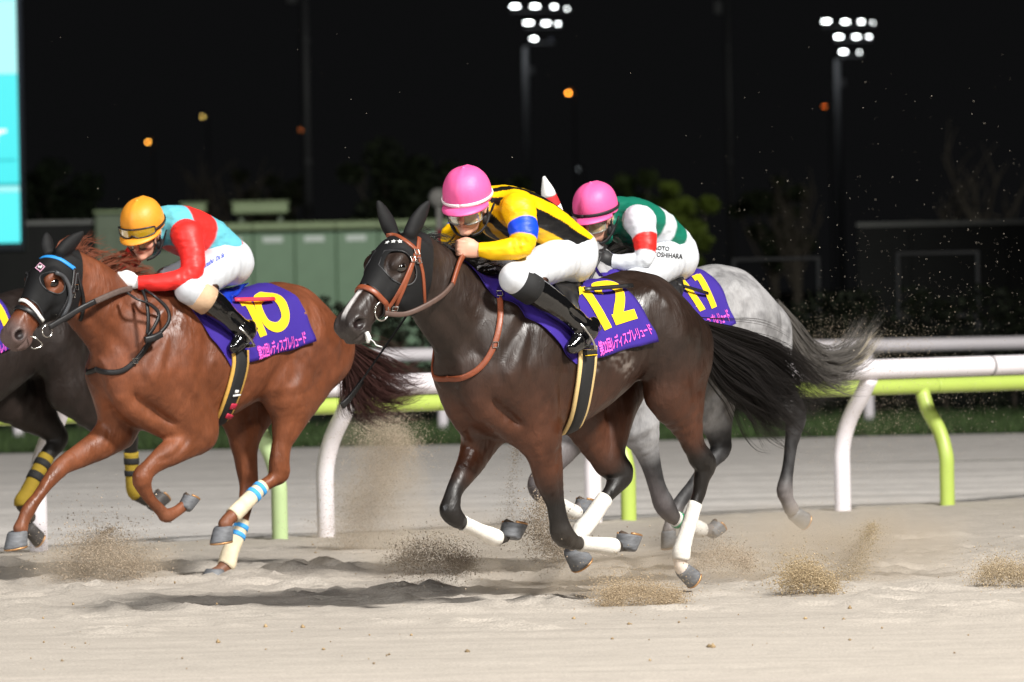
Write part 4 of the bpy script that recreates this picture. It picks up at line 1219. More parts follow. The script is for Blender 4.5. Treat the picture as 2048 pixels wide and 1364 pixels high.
# ------------------------------------------------------------------ rider poses measured from the photograph (px, py, metres left of the horse's spine, radius px)
J12 = dict(head=(935, 411, .02), tilt=16, yaw=28,
    torso=[(985, 408, 0, 34), (1012, 425, 0, 54), (1062, 448, 0, 55), (1110, 476, 0, 46), (1142, 492, 0, 36)], torso_w=[.085, .185, .180, .165, .150],
    pelvis=(1130, 512, 0, 44),
    armL=[(1036, 420, .185, 32), (1046, 456, .24, 30), (1043, 492, .26, 24), (1000, 501, .19, 20), (958, 500, .115, 14)], handL=(928, 497, .09, 18),
    armR=[(975, 418, -.185, 30), (925, 448, -.25, 24), (900, 475, -.26, 20), (905, 495, -.18, 16), (915, 505, -.10, 13)], handR=(905, 508, -.08, 18),
    legL=[(1112, 522, .13, 44), (1028, 556, .25, 29), (1092, 598, .285, 29), (1148, 640, .29, 22)], footL=[(1186, 650, .29, 17), (1162, 678, .30, 20), (1144, 694, .305, 14)],
    legR=[(1110, 525, -.13, 42), (985, 535, -.25, 29), (1040, 590, -.285, 24), (1090, 635, -.29, 18)], footR=[(1120, 650, -.29, 13), (1100, 672, -.30, 15), (1078, 688, -.305, 11)])
J10 = dict(head=(287, 465, .02), tilt=22, yaw=26,
    torso=[(332, 444, 0, 30), (352, 456, 0, 46), (392, 472, 0, 48), (430, 492, 0, 40), (452, 506, 0, 33)], torso_w=[.085, .185, .180, .165, .150],
    pelvis=(450, 522, 0, 40),
    armL=[(374, 472, .185, 28), (386, 512, .24, 26), (378, 550, .26, 22), (330, 564, .19, 18), (276, 565, .10, 14)], handL=(258, 562, .07, 17),
    armR=[(318, 455, -.185, 27), (282, 490, -.25, 22), (258, 525, -.26, 19), (256, 545, -.17, 15), (258, 558, -.08, 12)], handR=(250, 565, -.05, 17),
    legL=[(440, 530, .13, 42), (380, 578, .25, 30), (428, 610, .285, 28), (466, 645, .29, 21)], footL=[(500, 653, .29, 14), (483, 678, .30, 17), (468, 695, .305, 13)],
    legR=[(440, 532, -.13, 40), (335, 560, -.25, 26), (385, 600, -.285, 21), (428, 640, -.29, 16)], footR=[(455, 655, -.29, 11), (436, 674, -.30, 13), (416, 690, -.305, 10)])
J11 = dict(head=(1191, 435, .02), tilt=12, yaw=18,
    torso=[(1234, 425, 0, 30), (1256, 440, 0, 46), (1292, 458, 0, 48), (1326, 480, 0, 40), (1344, 494, 0, 33)], torso_w=[.085, .185, .180, .165, .150],
    pelvis=(1338, 512, 0, 42),
    armL=[(1280, 442, .185, 29), (1290, 480, .24, 24), (1288, 516, .26, 20), (1258, 524, .19, 17), (1226, 522, .12, 15)], handL=(1196, 517, .10, 17),
    armR=[(1232, 436, -.185, 27), (1195, 470, -.25, 22), (1170, 505, -.26, 19), (1172, 520, -.17, 15), (1176, 528, -.08, 12)], handR=(1165, 528, -.05, 17),
    legL=[(1325, 525, .13, 42), (1262, 572, .25, 27), (1312, 608, .285, 23), (1356, 645, .29, 17)], footL=[(1390, 655, .29, 11), (1370, 678, .30, 13), (1352, 692, .305, 10)],
    legR=[(1325, 527, -.13, 40), (1222, 552, -.25, 26), (1270, 594, -.285, 22), (1314, 634, -.29, 16)], footR=[(1340, 648, -.29, 11), (1322, 668, -.30, 13), (1302, 682, -.305, 10)])

def sil12(tp, ang, arm, pa, side, V):
    Y = np.array(lin(245, 190, 10)); K = np.array(lin(14, 14, 16)); Bl = np.array(lin(18, 70, 215))
    c = Y[None].repeat(len(tp), 0)
    s = np.abs(((ang + 8) / 52.0) % 1.0 - .5)      # dark stripes run from shoulder to waist
    m = sstep(.25, .272, s) * (~arm)
    c = mixc(c, m, K)
    m = sstep(.80, .86, pa) * sstep(1.62, 1.56, pa) * arm; c = mixc(c, m, Bl)
    return c
def sil10(tp, ang, arm, pa, side, V):
    Rd = np.array(lin(235, 48, 44)); Bl = np.array(lin(105, 190, 205))
    c = Rd[None].repeat(len(tp), 0)
    m = (sstep(.12, .09, tp) + sstep(.47, .50, tp) * sstep(.93, .90, tp)) * (~arm); c = mixc(c, np.clip(m, 0, 1), Bl)
    return c
def sil11(tp, ang, arm, pa, side, V):
    G = np.array(lin(20, 110, 88)); W = np.array(lin(205, 209, 214)); Rd = np.array(lin(225, 40, 35))
    c = G[None].repeat(len(tp), 0)
    m = (sstep(.40, .43, tp) * sstep(.60, .57, tp) + sstep(.76, .79, tp)) * (~arm); c = mixc(c, np.clip(m, 0, 1), W)
    c = mixc(c, arm * 1.0, W)
    m = sstep(.85, .91, pa) * sstep(1.75, 1.69, pa) * arm; c = mixc(c, m, Rd)
    return c
# ------------------------------------------------------------------ materials for horses and riders
M_bay = coat_mat('bay_coat', .42, .42)
M_chest = coat_mat('chestnut_coat', .46, .38)
M_grey = coat_mat('grey_coat', .55, .35, .22)
M_black = coat_mat('dark_coat', .46, .35)
M_hoof = mat('hoof_horn', lin(104, 106, 110), rough=.6, noise=.35, scale=25, bump=.2, bscale=60, stretch=(1, 1, 3))
M_hoofd = mat('dark_hoof', lin(66, 62, 60), rough=.6, noise=.35, scale=25, bump=.2, bscale=60)
M_sole = mat('hoof_frog', lin(80, 66, 55), rough=.9, noise=.3, scale=40)
M_shoe = mat('worn_plate', lin(185, 140, 95), rough=.45, metal=.6, noise=.2, scale=30)
M_white = mat('white_bandage', lin(226, 222, 214), rough=.85, noise=.18, scale=18, bump=.25, bscale=120)
M_cream = mat('cream_bandage', lin(222, 208, 178), rough=.85, noise=.18, scale=18, bump=.25, bscale=120)
M_gold = mat('shaded_yellow_bandage', lin(142, 118, 26), rough=.85, noise=.10, scale=18, bump=.25, bscale=120)  # yellow wrap with the shade it runs in darkened into the base colour
M_bluest = mat('blue_stripe', lin(70, 165, 235), rough=.8)
M_blkst = mat('black_stripe', lin(25, 25, 25), rough=.8)
M_grnst = mat('green_stripe', lin(20, 140, 95), rough=.8)
M_cloth = mat('purple_cloth', lin(50, 26, 134), rough=.85, noise=.05, scale=9, bump=.25, bscale=9)
M_yellow = mat('yellow_number', lin(250, 205, 8), rough=.8)
M_pink = mat('pink_lettering', lin(250, 95, 205), rough=.8)
M_hood = mat('black_hood', lin(15, 15, 16), rough=.7, spec=.3, noise=.2, scale=60, bump=.15, bscale=250)
M_leather = mat('tan_leather', lin(132, 68, 42), rough=.42, noise=.15, scale=40, bump=.1, bscale=80)
M_brown = mat('brown_leather', lin(86, 66, 58), rough=.55, noise=.15, scale=40)
M_blkl = mat('black_leather', lin(26, 25, 26), rough=.45, noise=.2, scale=40)
M_rubber = mat('rubber_grip', lin(92, 78, 72), rough=.8, noise=.2, scale=60)
M_steel = mat('steel', lin(205, 203, 198), rough=.22, metal=1.0)
M_girth = mat('girth_web', lin(28, 28, 29), rough=.7, noise=.1, scale=80)
M_pad = mat('felt_pad', lin(222, 192, 132), rough=.9, noise=.1, scale=50)
M_pad2 = mat('ochre_pad', lin(205, 160, 75), rough=.9, noise=.1, scale=50)
M_eye = mat('eye', lin(14, 9, 7), rough=.05, spec=.8, coat=1.0)
M_mane = mat('black_hair', lin(24, 20, 19), rough=.5, spec=.4)
M_maner = mat('chestnut_hair', lin(118, 62, 38), rough=.5, spec=.4)
M_tailr = mat('dark_chestnut_hair', lin(62, 36, 32), rough=.5, spec=.4)
M_tailg = mat('grey_hair', lin(98, 94, 90), rough=.6, spec=.3)
M_tailg2 = mat('pale_hair', lin(168, 158, 138), rough=.6, spec=.3)
M_blue = mat('blue_vinyl', lin(25, 60, 185), rough=.35)
M_red = mat('red_strap', lin(215, 50, 70), rough=.5)
M_redl = mat('red_label', lin(190, 40, 70), rough=.6)
M_whitep = mat('white_print', lin(235, 235, 232), rough=.7)
M_foam = mat('foam', lin(240, 240, 238), rough=.4, spec=.6)
M_cyanb = mat('cyan_band', lin(40, 140, 215), rough=.5)

M_skin = mat('skin', attr='Col', rough=.5, spec=.4, noise=.05, scale=60)
M_silk = mat('silk', attr='Col', rough=.46, spec=.32, bump=.45, bscale=13, stretch=(1, 1, 2.5))
M_breech = mat('white_breeches', lin(204, 207, 212), rough=.6, noise=.03, scale=12, bump=.5, bscale=11, stretch=(2.5, 1, 1))
M_boot = mat('patent_boot', lin(13, 13, 14), rough=.09, spec=.7, coat=.6, bump=.35, bscale=16)
M_bsole = mat('boot_sole', lin(60, 58, 56), rough=.7)
M_gait = mat('tan_gaiter', lin(206, 172, 138), rough=.7, noise=.08, scale=30, bump=.15, bscale=60)
M_gaitb = mat('black_gaiter', lin(24, 24, 25), rough=.8)
M_pinkh = mat('pink_helmet', lin(233, 92, 154), rough=.5, noise=.03, scale=30, bump=.12, bscale=60)
M_yelh = mat('yellow_helmet', lin(234, 152, 44), rough=.5, noise=.03, scale=30, bump=.12, bscale=60)
M_whiteb = mat('white_band', lin(232, 222, 222), rough=.6)
M_blackb = mat('black_band', lin(28, 28, 30), rough=.6)
M_lens = mat('goggle_lens', lin(190, 178, 140), rough=.04, spec=.8, trans=.55)
M_lensy = mat('yellow_lens', lin(215, 175, 40), rough=.05, spec=.8, trans=.45)
M_frame = mat('goggle_frame', lin(40, 38, 38), rough=.4)
M_framec = mat('clear_frame', lin(150, 148, 140), rough=.2, trans=.4)

M_rim = mat('hood_edge', lin(38, 38, 40), rough=.5)
SKIN = lin(205, 155, 132)

def hood(H, t_face, eye_r, back, material, name='hood', eye=(.195, -.012)):
    poll, e1, e2, e3, kl = H.head; k = H.k
    p1, p2 = H.P(*back[0], .1), H.P(*back[1], .1)
    d = nrm((p2 - p1) * np.array([1, 0, 1])); nv = np.array([d[2], 0, -d[0]])
    if (H.hp(.5, 0, 0) - p1) @ nv < 0: nv = -nv
    def g(V):
        q = V - poll; t = q @ e1 / kl; f = q @ e2 / k; w = q @ e3 / k
        r = t_face + .35 * np.clip(-f - .02, 0, .2) - .9 * np.clip(-f - .15, 0, .2) - t
        r = np.minimum(r, (V - p1) @ nv)
        de = np.sqrt(((t - eye[0]) / .95) ** 2 + (f - eye[1]) ** 2 + (np.clip(.055 - np.abs(w), 0, 1) * 4) ** 2) - eye_r
        r = np.minimum(r, de)
        return r
    c = H.hp(.1, -.05, 0)
    V, F3, u, *_ = shell(H.field, c - .42, c + .42, .006, g)
    ho = mesh_np(name, V, F3, material, H.root, True)
    def cast(t, f, sg):
        r = H.bvh.ray_cast(Vector(H.hp(t, f, sg * .35)), Vector(-e3 * sg)); return (np.array(r[0]), np.array(r[1])) if r[0] is not None else None
    for sg in (1, -1):
        ring = [cast(eye[0] + .95 * eye_r * math.cos(a), eye[1] + eye_r * math.sin(a), sg) for a in np.linspace(0, 2 * math.pi, 33)]
        edge = [cast(t_face + .35 * min(max(-f - .02, 0), .2) - .9 * min(max(-f - .15, 0), .2), f, sg) for f in np.linspace(.03, -.20, 18)]
        for nm, L_ in (('hood_rim', ring), ('hood_binding', edge)):
            L_ = [x for x in L_ if x]
            if len(L_) < 4: continue
            A = np.array([x[0] + x[1] * .007 for x in L_]); VV, FF = tube_vf(A, .0042, 6); mesh_np(nm, VV, FF, M_rim, ho, True)
    return ho

def eyes(H, eye=(.192, -.010)):
    for sg in (1, -1):
        # set into the surface of the head
        p = H.hp(eye[0], eye[1], sg * .30); d = -H.head[3] * sg
        r = H.bvh.ray_cast(Vector(p), Vector(d))
        c = np.array(r[0]) + d * .015
        bm = bmesh.new(); bmesh.ops.create_uvsphere(bm, u_segments=16, v_segments=10, radius=.030)
        V = np.array([v.co[:] for v in bm.verts]) * np.array([1.15, 1, .9]) + c; F = [[v.index for v in f.verts] for f in bm.faces]; bm.free()
        mesh_np('eye', V, F, M_eye, H.root, True)

def nose_ring(H, t, drop, width, material, name='noseband', off=.006, th=.006):
    """strap round the nose; drop slopes it towards the chin"""
    poll, e1, e2, e3, kl = H.head
    tl = nrm(e2 * 1.0 + e1 * drop)
    A, N = ring_on(H, H.hp(t, -.055, 0), tl, e3, np.linspace(0, 2 * math.pi, 44, endpoint=False))
    for _ in range(2):
        N = .5 * N + .25 * (np.roll(N, 1, 0) + np.roll(N, -1, 0))
    V, F = band(A, N, width, off, th, closed=True)
    return mesh_np(name, V, F, material, H.root, True)

def bit_ring(H, px, r_px, material, w_off=.012, name='bit_ring'):
    h_ = hit(H, *px)
    p, n = h_ if h_ else (H.P(*px, .07), np.array([0, 1.0, 0]))
    n = nrm(n * .3 + np.array([0.1, 1, 0])); p = p + n * w_off; r = r_px * H.mpp(p)
    a = nrm(np.cross(n, [0, 0, 1])); b = np.cross(a, n)
    out = []
    for sg in (1, -1):
        P = np.array([p + r * (math.cos(t) * a + math.sin(t) * b) for t in np.linspace(0, 2 * math.pi, 25)])
        P[:, 1] *= sg
        V, F = tube_vf(P, .0042, 8); mesh_np(name, V, F, material, H.root, True)
    return p

def free_strap(H, name, pts, width, material, wdir=(0, 0, 1), th=.006, mirror_it=False, parent=None, n=30):
    """strap hanging free in the air through (px, py, w) points"""
    A = spline(np.array([H.P(*q) for q in pts]), n)
    T = np.gradient(A, axis=0); T /= np.linalg.norm(T, axis=1)[:, None]
    W = np.array(wdir, float)[None] - T * (T @ np.array(wdir, float))[:, None]; W /= np.linalg.norm(W, axis=1)[:, None] + 1e-9
    N = np.cross(T, W)
    V, F = band(A, N, width, -th / 2 + .003, th)
    o = mesh_np(name, V, F, material, parent or H.root, True)
    if mirror_it:
        V2, F2 = mirror(V, F); mesh_np(name, V2, F2, material, parent or H.root, True)
    return o

def corner(H, px, py):
    r = hit(H, px, py, H.tb); p = r[0]
    return p[0], math.atan2(p[1], p[2] - 1.15)

def dress_cloth(H, top_front, bot_front, top_rear, bot_rear, bulge=0.0):
    """the four corners as seen on the near side; the front and rear edges run on over the spine"""
    a1, p1 = corner(H, *top_front); a2, p2 = corner(H, *bot_front); b1 = H.P(*top_rear, 0)[0]; b2, q2 = corner(H, *bot_rear)
    C = Cloth(H, (a1 - p1 * (a2 - a1) / (p2 - p1), a2, p2, bulge), (b1, b2, q2))
    C.obj = C.build(M_cloth, H.root)
    return C

def cloth_number(C, digits, text_box):
    """digits: (char, four photo corners: top left, top right, bottom left, bottom right) laid into the weave of the cloth"""
    def quad(corners):
        A, B, D, E = [np.array(C.uv(*p)) for p in corners]
        return lambda v: (A * (1 - v[0]) + B * v[0]) * (1 - v[1]) + (D * (1 - v[0]) + E * v[0]) * v[1]
    for ch, *cs in digits:
        q = quad(cs)
        for path, wd, closed in DIGITS[ch]:
            V, F = stroke_uv(path, wd, 44, closed)
            cloth_print(C, 'digit', [q(v) for v in V], F, M_yellow, C.obj, .0045)
    if text_box:
        q = quad(text_box)
        V, F, ext = text_mesh('第22回レディスプレリュード', .018, 2, .25)
        cloth_print(C, 'lettering', [q(v) for v in V], F, M_pink, C.obj, .0045)

def girth(H, path, wid, padwid, mpad, tag_=None):
    A, N = surf_path(H, path, 40, H.tb); A = A + N * .008
    # carry on round the far side
    A2 = A[::-1].copy(); N2 = N[::-1].copy(); A2[:, 1] *= -1; N2[:, 1] *= -1
    bot = A[-1].copy(); 
    mid = [(A[-1] * (1 - t) + A2[0] * t) for t in (.25, .5, .75)]
    zb = min(A[-1][2], A2[0][2])
    A = np.vstack([A, mid, A2]); N = np.vstack([N, [nrm(N[-1] * (1 - t) + N2[0] * t + np.array([0, 0, -.4])) for t in (.25, .5, .75)], N2])
    V, F = band(A, N, padwid, .003, .006); mesh_np('girth_pad', V, F, mpad, H.root, True)
    V, F = band(A, N, wid, .009, .005); return mesh_np('girth', V, F, M_girth, H.root, True)

def disc_tail(name): pass

def stars(H, pts, r, material):
    for x, y in pts:
        h_ = hit(H, x, y)
        if not h_: continue
        p, n = h_; a = nrm(np.cross(n, [0, 0, 1])); b = nrm(np.cross(a, n)) ; c = p + n * .014
        P = [c + (r if i % 2 == 0 else r * .42) * (math.sin(i * math.pi / 5) * a + math.cos(i * math.pi / 5) * b) for i in range(10)]
        V = P + [c + n * .001]; F = [[10, i, (i + 1) % 10] for i in range(10)]
        mesh_np('star_patch', np.array(V), F, material, H.root, False)

def mane(H, n, material, length, back, side, up, name='mane', seed=3, r0=.0017, span=(0, 1)):
    nk = [np.array(H.P(x, y, 0.0)) for x, y, r, w in H.spec['neck']]; rr = [q[2] for q in H.spec['neck']]
    pts = []
    for i in range(len(nk) - 1):
        for f in (0, .5):
            c = nk[i] * (1 - f) + nk[i + 1] * f; d = nrm(nk[i + 1] - nk[i]); u = np.array([-d[2], 0, d[0]]); u = u if u[2] > 0 else -u
            r = H.bvh.ray_cast(Vector(c + u * .6), Vector(-u))
            pts.append((np.array(r[0]) - u * .012, u))
    pts.append((H.hp(-.01, .03, 0), H.head[2]))
    gs = []
    for p, u in pts:
        L = length * RNG.uniform(.85, 1.1)
        gs.append([p, p + u * L * up * .5 + np.array([-back * L * .4, side * L * .25, 0]), p + u * L * up * .6 + np.array([-back * L * .75, side * L * .6, -.10 * L]), p + np.array([-back * L, side * L, (up * .45 - .30) * L])])
    return strands(name, gs, n, material, H.root, r0=r0, spread=.028, curl=.014, seg=10, seed=seed, root_sp=.008)

def tail(H, guides, n, material, seed, r0=.0018, w=0.0, spread=.03, curl=.02, name='tail', seg=18, dw=.04):
    gs = [[H.P(x, y, w + dw * (j / max(1, len(g) - 1)) * (i % 3 - 1)) for j, (x, y) in enumerate(g)] for i, g in enumerate(guides)]
    return strands(name, gs, n, material, H.root, r0=r0, spread=spread, curl=curl, seg=seg, seed=seed, root_sp=.012)

# ------------------------------------------------------------------ number 12
def marks12(H, V, N, c, t):
    poll, e1, e2, e3, kl = H.head; q = V - poll; w = q @ e3 / H.k; f = q @ e2 / H.k
    m = sstep(.016, .010, np.abs(w + .004 - .03 * (t - .4))) * sstep(.30, .36, t) * sstep(.58, .54, t) * (f > -.03)
    c = mixc(c, m, lin(215, 210, 208))
    for px, py, r in ((1246, 712, .10), (1258, 738, .07), (1222, 705, .08), (1190, 735, .05)):     # dried sweat under the cloth
        h_ = hit(H, px, py)
        if h_: c = mixc(c, sstep(r, r * .2, np.linalg.norm(V - h_[0], axis=1)) * np.clip((vnoise(V, 55, 3) - .46) * 3, 0, 1) * .28, lin(180, 170, 162))
    pl = H.legs['LH']; d, par = seg_dist(V, pl[:, :3]); c = mixc(c, sstep(10.0, 10.3, par) * (d < .09), lin(225, 212, 200))
    pl = H.legs['RH']; d, par = seg_dist(V, pl[:, :3]); c = mixc(c, sstep(8.6, 8.9, par) * (d < .09), lin(225, 212, 200))
    return c
h12 = Horse('race_horse', 'dark bay horse in black hood and tan bridle wearing number 12 cloth', 'race horses galloping on the sand track', (1270, 537), 415, 46, dz=.012)
h12.spec = H12; h12.marks = marks12; h12.hoofpts = {}
build_horse(h12, H12)
body_object(h12, coat(lin(42, 30, 24), lin(84, 46, 27), 1.0, muzzle=lin(58, 52, 50)), M_bay)
for k_ in ('LF', 'RF', 'LH', 'RH'): build_hoof(h12, k_, H12['hooves'][k_], M_hoof, M_sole, M_shoe)
for k_, (a_, b_) in H12['bandages'].items(): build_bandage(h12, k_, a_, b_, M_white)
hood(h12, .355, .074, ((876, 470), (850, 650)), M_hood)
eyes(h12)
stars(h12, ((777, 489), (788, 487), (799, 487)), .014, M_whitep)
nose_ring(h12, .365, .12, .026, M_leather)
strap(h12, 'browband', [(757, 468), (775, 468), (800, 478), (822, 494), (832, 504)], .024, M_leather, off=.010, th=.003, both=False)
strap(h12, 'cheek_strap', [(836, 478), (833, 500), (826, 518), (806, 565), (786, 598), (768, 622)], .022, M_leather, off=.010, th=.003)
strap(h12, 'cheek_strap', [(829, 505), (818, 545), (800, 590), (784, 628), (760, 646)], .018, M_leather, off=.009, th=.003)
strap(h12, 'throat_lash', [(836, 482), (834, 510), (842, 545), (845, 580), (846, 612)], .020, M_leather, off=.010, th=.003)
bit12 = bit_ring(h12, (760, 622), 19, M_steel)
free_strap(h12, 'rein', [(770, 626, .11), (790, 629, .12), (815, 627, .13), (850, 612, .15), (885, 590, .15), (905, 568, .13)], .024, M_brown)
free_strap(h12, 'rein_grip', [(905, 568, .13), (912, 545, .115), (920, 522, .10), (928, 508, .09)], .028, M_leather, th=.008)
free_strap(h12, 'rein', [(770, 626, -.11), (820, 610, -.16), (880, 560, -.15), (915, 510, -.10)], .024, M_brown)
strap(h12, 'neck_strap', [(994, 572), (1001, 610), (998, 655), (985, 700), (962, 735), (930, 754), (908, 757), (894, 755)], .028, M_leather, off=.007, th=.004)
C12 = dress_cloth(h12, (1046, 604), (1150, 728), (1192, 550), (1308, 682), .02)
cloth_number(C12, [('1', (1144, 580), (1186, 570), (1198, 664), (1236, 652)), ('2', (1177, 570), (1234, 557), (1224, 652), (1276, 636))], ((1194, 683), (1296, 646), (1200, 713), (1307, 668)))
girth(h12, [(1172, 690), (1172, 715), (1170, 740), (1164, 780), (1156, 820), (1146, 846), (1134, 866)], .078, .118, M_pad)
strap(h12, 'girth_label', [(1160, 707), (1186, 705)], .030, M_blkst, off=.025, th=.002, both=False, n=6)
strap(h12, 'girth_label', [(1162, 700), (1186, 698)], .004, M_yellow, off=.027, th=.001, both=False, n=6)
strap(h12, 'girth_label', [(1163, 712), (1187, 710)], .004, M_yellow, off=.027, th=.001, both=False, n=6)
mane(h12, 900, M_mane, .17, .85, .45, .22, r0=.0013)
tail(h12, [[(1398, 645), (1440, 655), (1500, 672), (1560, 706), (1610, 750), (1660, 775), (1712, 772)],
           [(1400, 655), (1450, 682), (1515, 712), (1562, 760), (1600, 800), (1640, 790)],
           [(1402, 670), (1440, 705), (1495, 745), (1540, 800), (1570, 838), (1620, 820)],
           [(1404, 690), (1435, 735), (1480, 775), (1515, 830), (1552, 856), (1590, 852)],
           [(1405, 710), (1435, 755), (1470, 782), (1530, 800), (1580, 790), (1640, 780)]], 2600, M_mane, 5, r0=.0013, spread=.045, curl=.014)
def buckle(H, px, r=.013, off=.016):
    h_ = hit(H, *px)
    if not h_: return
    p, n = h_; a = nrm(np.cross(n, [0, 0, 1])); b = nrm(np.cross(a, n)); c = p + n * off
    P = [c + a * r * x + b * r * y for x, y in ((-1, -1), (1, -1), (1, 1), (-1, 1), (-1, -1))]
    V, F = tube_vf(np.array(P), .0028, 6); mesh_np('buckle', V, F, M_steel, H.root, False)
for q in ((829, 506), (822, 520), (833, 522), (789, 612), (998, 590), (990, 690)): buckle(h12, q)
# foam at the bit
mb = MB(); p0 = h12.P(738, 672, .05)
VV, FF = tube_vf([h12.P(733, 664, .06), h12.P(737, 676, .062), h12.P(736, 686, .06)], [.010, .014, .006], 8); mb.add(VV, FF)
VV, FF = tube_vf(spline([h12.P(738, 676, .062), h12.P(748, 684, .065), h12.P(752, 690, .065), h12.P(764, 694, .065)], 12), .003, 6); mb.add(VV, FF)
mb.build('foam', M_foam, h12.root, True)

# ------------------------------------------------------------------ number 10
def marks10(H, V, N, c, t):
    poll, e1, e2, e3, kl = H.head
    p = H.P(160, 923, -.11); c = mixc(c, sstep(.022, .014, np.linalg.norm(V - p, axis=1)), lin(220, 215, 200))
    return c
h10 = Horse('race_horse', 'chestnut horse in black blinker hood wearing number 10 cloth', 'race horses galloping on the sand track', (565, 567), 371, 43)
h10.spec = H10; h10.marks = marks10; h10.hoofpts = {}
build_horse(h10, H10)
body_object(h10, coat(lin(112, 62, 38), lin(122, 70, 43), 0.0, muzzle=lin(96, 84, 82)), M_chest)
for k_ in ('LF', 'RF', 'LH', 'RH'): build_hoof(h10, k_, H10['hooves'][k_], M_hoof, M_sole, M_shoe)
for k_, (a_, b_) in H10['bandages'].items(): build_bandage(h10, k_, a_, b_, M_cream, ((.08, .16), (.25, .33)), M_bluest)
hood(h10, .345, .056, ((172, 510), (152, 660)), M_hood)
eyes(h10)
A_, N_ = surf_path(h10, [(108, 548), (124, 556), (135, 578), (135, 604), (124, 628), (110, 640)], 22)
VV, FF = tube_vf(A_ + N_ * .020, .011, 8); mesh_np('blinker_cup', VV, FF, mat('blinker_edge', lin(70, 72, 75), rough=.4), h10.root, True)
nose_ring(h10, .40, .12, .026, M_blkl)
strap(h10, 'noseband_cover', [(38, 604), (52, 604), (68, 620), (83, 640)], .018, M_whitep, off=.014, th=.003, both=False)
strap(h10, 'browband', [(78, 521), (95, 516), (118, 520), (140, 534), (147, 539)], .022, M_cyanb, off=.010, th=.003, both=False)
strap(h10, 'cheek_strap', [(147, 538), (143, 570), (132, 605), (112, 640), (95, 662)], .022, M_blkl, off=.011, th=.003)
strap(h10, 'cheek_strap', [(152, 545), (146, 585), (130, 625), (105, 655)], .018, M_blkl, off=.009, th=.003)
strap(h10, 'throat_lash', [(153, 545), (160, 575), (166, 610), (160, 640)], .020, M_blkl, off=.010, th=.003)
for q in ((149, 575), (142, 590), (103, 645), (100, 655), (270, 722)): buckle(h10, q)
# diamond badge on the hood
h_ = hit(h10, 82, 537)
if h_:
    p, n = h_; a = nrm(np.cross(n, [0, 0, 1])); b = nrm(np.cross(a, n)); c = p + n * .011
    mk = lambda pts, m, o: mesh_np('hood_badge', np.array([c + n * o + a * x * .030 + b * y * .034 for x, y in pts]), [list(range(len(pts)))], m, h10.root, False)
    mk([(-1, .1), (.5, 1), (1, -.1), (-.5, -1)], mat('pink_badge', lin(225, 170, 195), rough=.7), 0)
    mk([(-.75, .08), (.42, .78), (.75, -.08), (-.42, -.78)], M_blkst, .001)
    mk([(-.5, .1), (-.1, .35), (.05, .05), (.35, .35), (.5, .05), (.1, -.2), (-.05, -.05), (-.3, -.35)], M_whitep, .002)
bit10 = bit_ring(h10, (92, 662), 12, M_steel)
VV, FF = tube_vf(spline([h10.P(60, 672, .07), h10.P(75, 678, .09), h10.P(85, 690, .09), h10.P(70, 697, .08), h10.P(62, 694, .06)], 16), .004, 6); mesh_np('bit_cheek', VV, FF, M_steel, h10.root, True)
free_strap(h10, 'rein', [(98, 655, .10), (130, 636, .13), (160, 618, .16), (190, 603, .17)], .030, M_blkl)
free_strap(h10, 'rein_grip', [(190, 603, .17), (215, 592, .17), (240, 582, .15), (262, 577, .10)], .030, M_rubber, th=.009)
free_strap(h10, 'rein', [(98, 655, -.10), (150, 625, -.16), (210, 590, -.15), (250, 565, -.05)], .026, M_blkl)
free_strap(h10, 'rein_end', [(255, 585, .20), (275, 598, .25), (300, 608, .27), (318, 628, .28), (308, 655, .28), (296, 672, .27)], .018, M_blkl, wdir=(1, 0, .3))
free_strap(h10, 'rein_end', [(290, 578, .20), (310, 592, .26), (335, 618, .28), (338, 642, .29), (322, 664, .28), (302, 676, .27)], .018, M_blkl, wdir=(1, 0, .3))
free_strap(h10, 'rein_end', [(286, 580, .20), (294, 606, .25), (297, 640, .27), (295, 668, .27)], .018, M_blkl, wdir=(1, 0, .3))
free_strap(h10, 'rein_keeper', [(290, 680, .28), (306, 676, .29), (322, 668, .29)], .034, M_blkl, th=.02)
strap(h10, 'neck_strap', [(305, 668), (294, 690), (276, 716), (255, 736), (236, 744), (212, 744), (192, 738)], .028, M_blkl, off=.007, th=.004)
C10 = dress_cloth(h10, (374, 606), (462, 735), (524, 575), (622, 685), .0)
cloth_number(C10, [('1', (474, 602), (516, 595), (510, 677), (546, 667)), ('0', (496, 591), (550, 582), (532, 667), (584, 652))], ((512, 692), (608, 660), (518, 720), (614, 686)))
girth(h10, [(478, 700), (478, 730), (470, 765), (458, 800), (445, 830), (432, 848), (418, 862)], .080, .116, M_pad2)
strap(h10, 'girth_label', [(455, 808), (466, 808)], .036, M_redl, off=.025, th=.002, both=False, n=4)
strap(h10, 'girth_label', [(446, 826), (458, 828)], .030, M_redl, off=.025, th=.002, both=False, n=4)
strap(h10, 'girth_badge', [(460, 788), (474, 786)], .010, M_whitep, off=.027, th=.001, both=False, n=4)
strap(h10, 'girth_badge', [(464, 780), (470, 780)], .018, M_whitep, off=.027, th=.001, both=False, n=4)
mane(h10, 700, M_maner, .20, .95, .20, .50, seed=8, r0=.0013)
tail(h10, [[(672, 660), (715, 690), (760, 712), (800, 738), (828, 742), (850, 735)],
           [(672, 675), (712, 715), (755, 752), (795, 782), (826, 776), (842, 758)],
           [(674, 690), (705, 742), (735, 785), (775, 808), (815, 800), (832, 785)],
           [(676, 700), (700, 750), (712, 800), (735, 822), (770, 826), (800, 820)],
           [(678, 705), (694, 750), (700, 790), (706, 815), (700, 832)]], 1700, M_tailr, 9, r0=.0012, spread=.045, curl=.014)

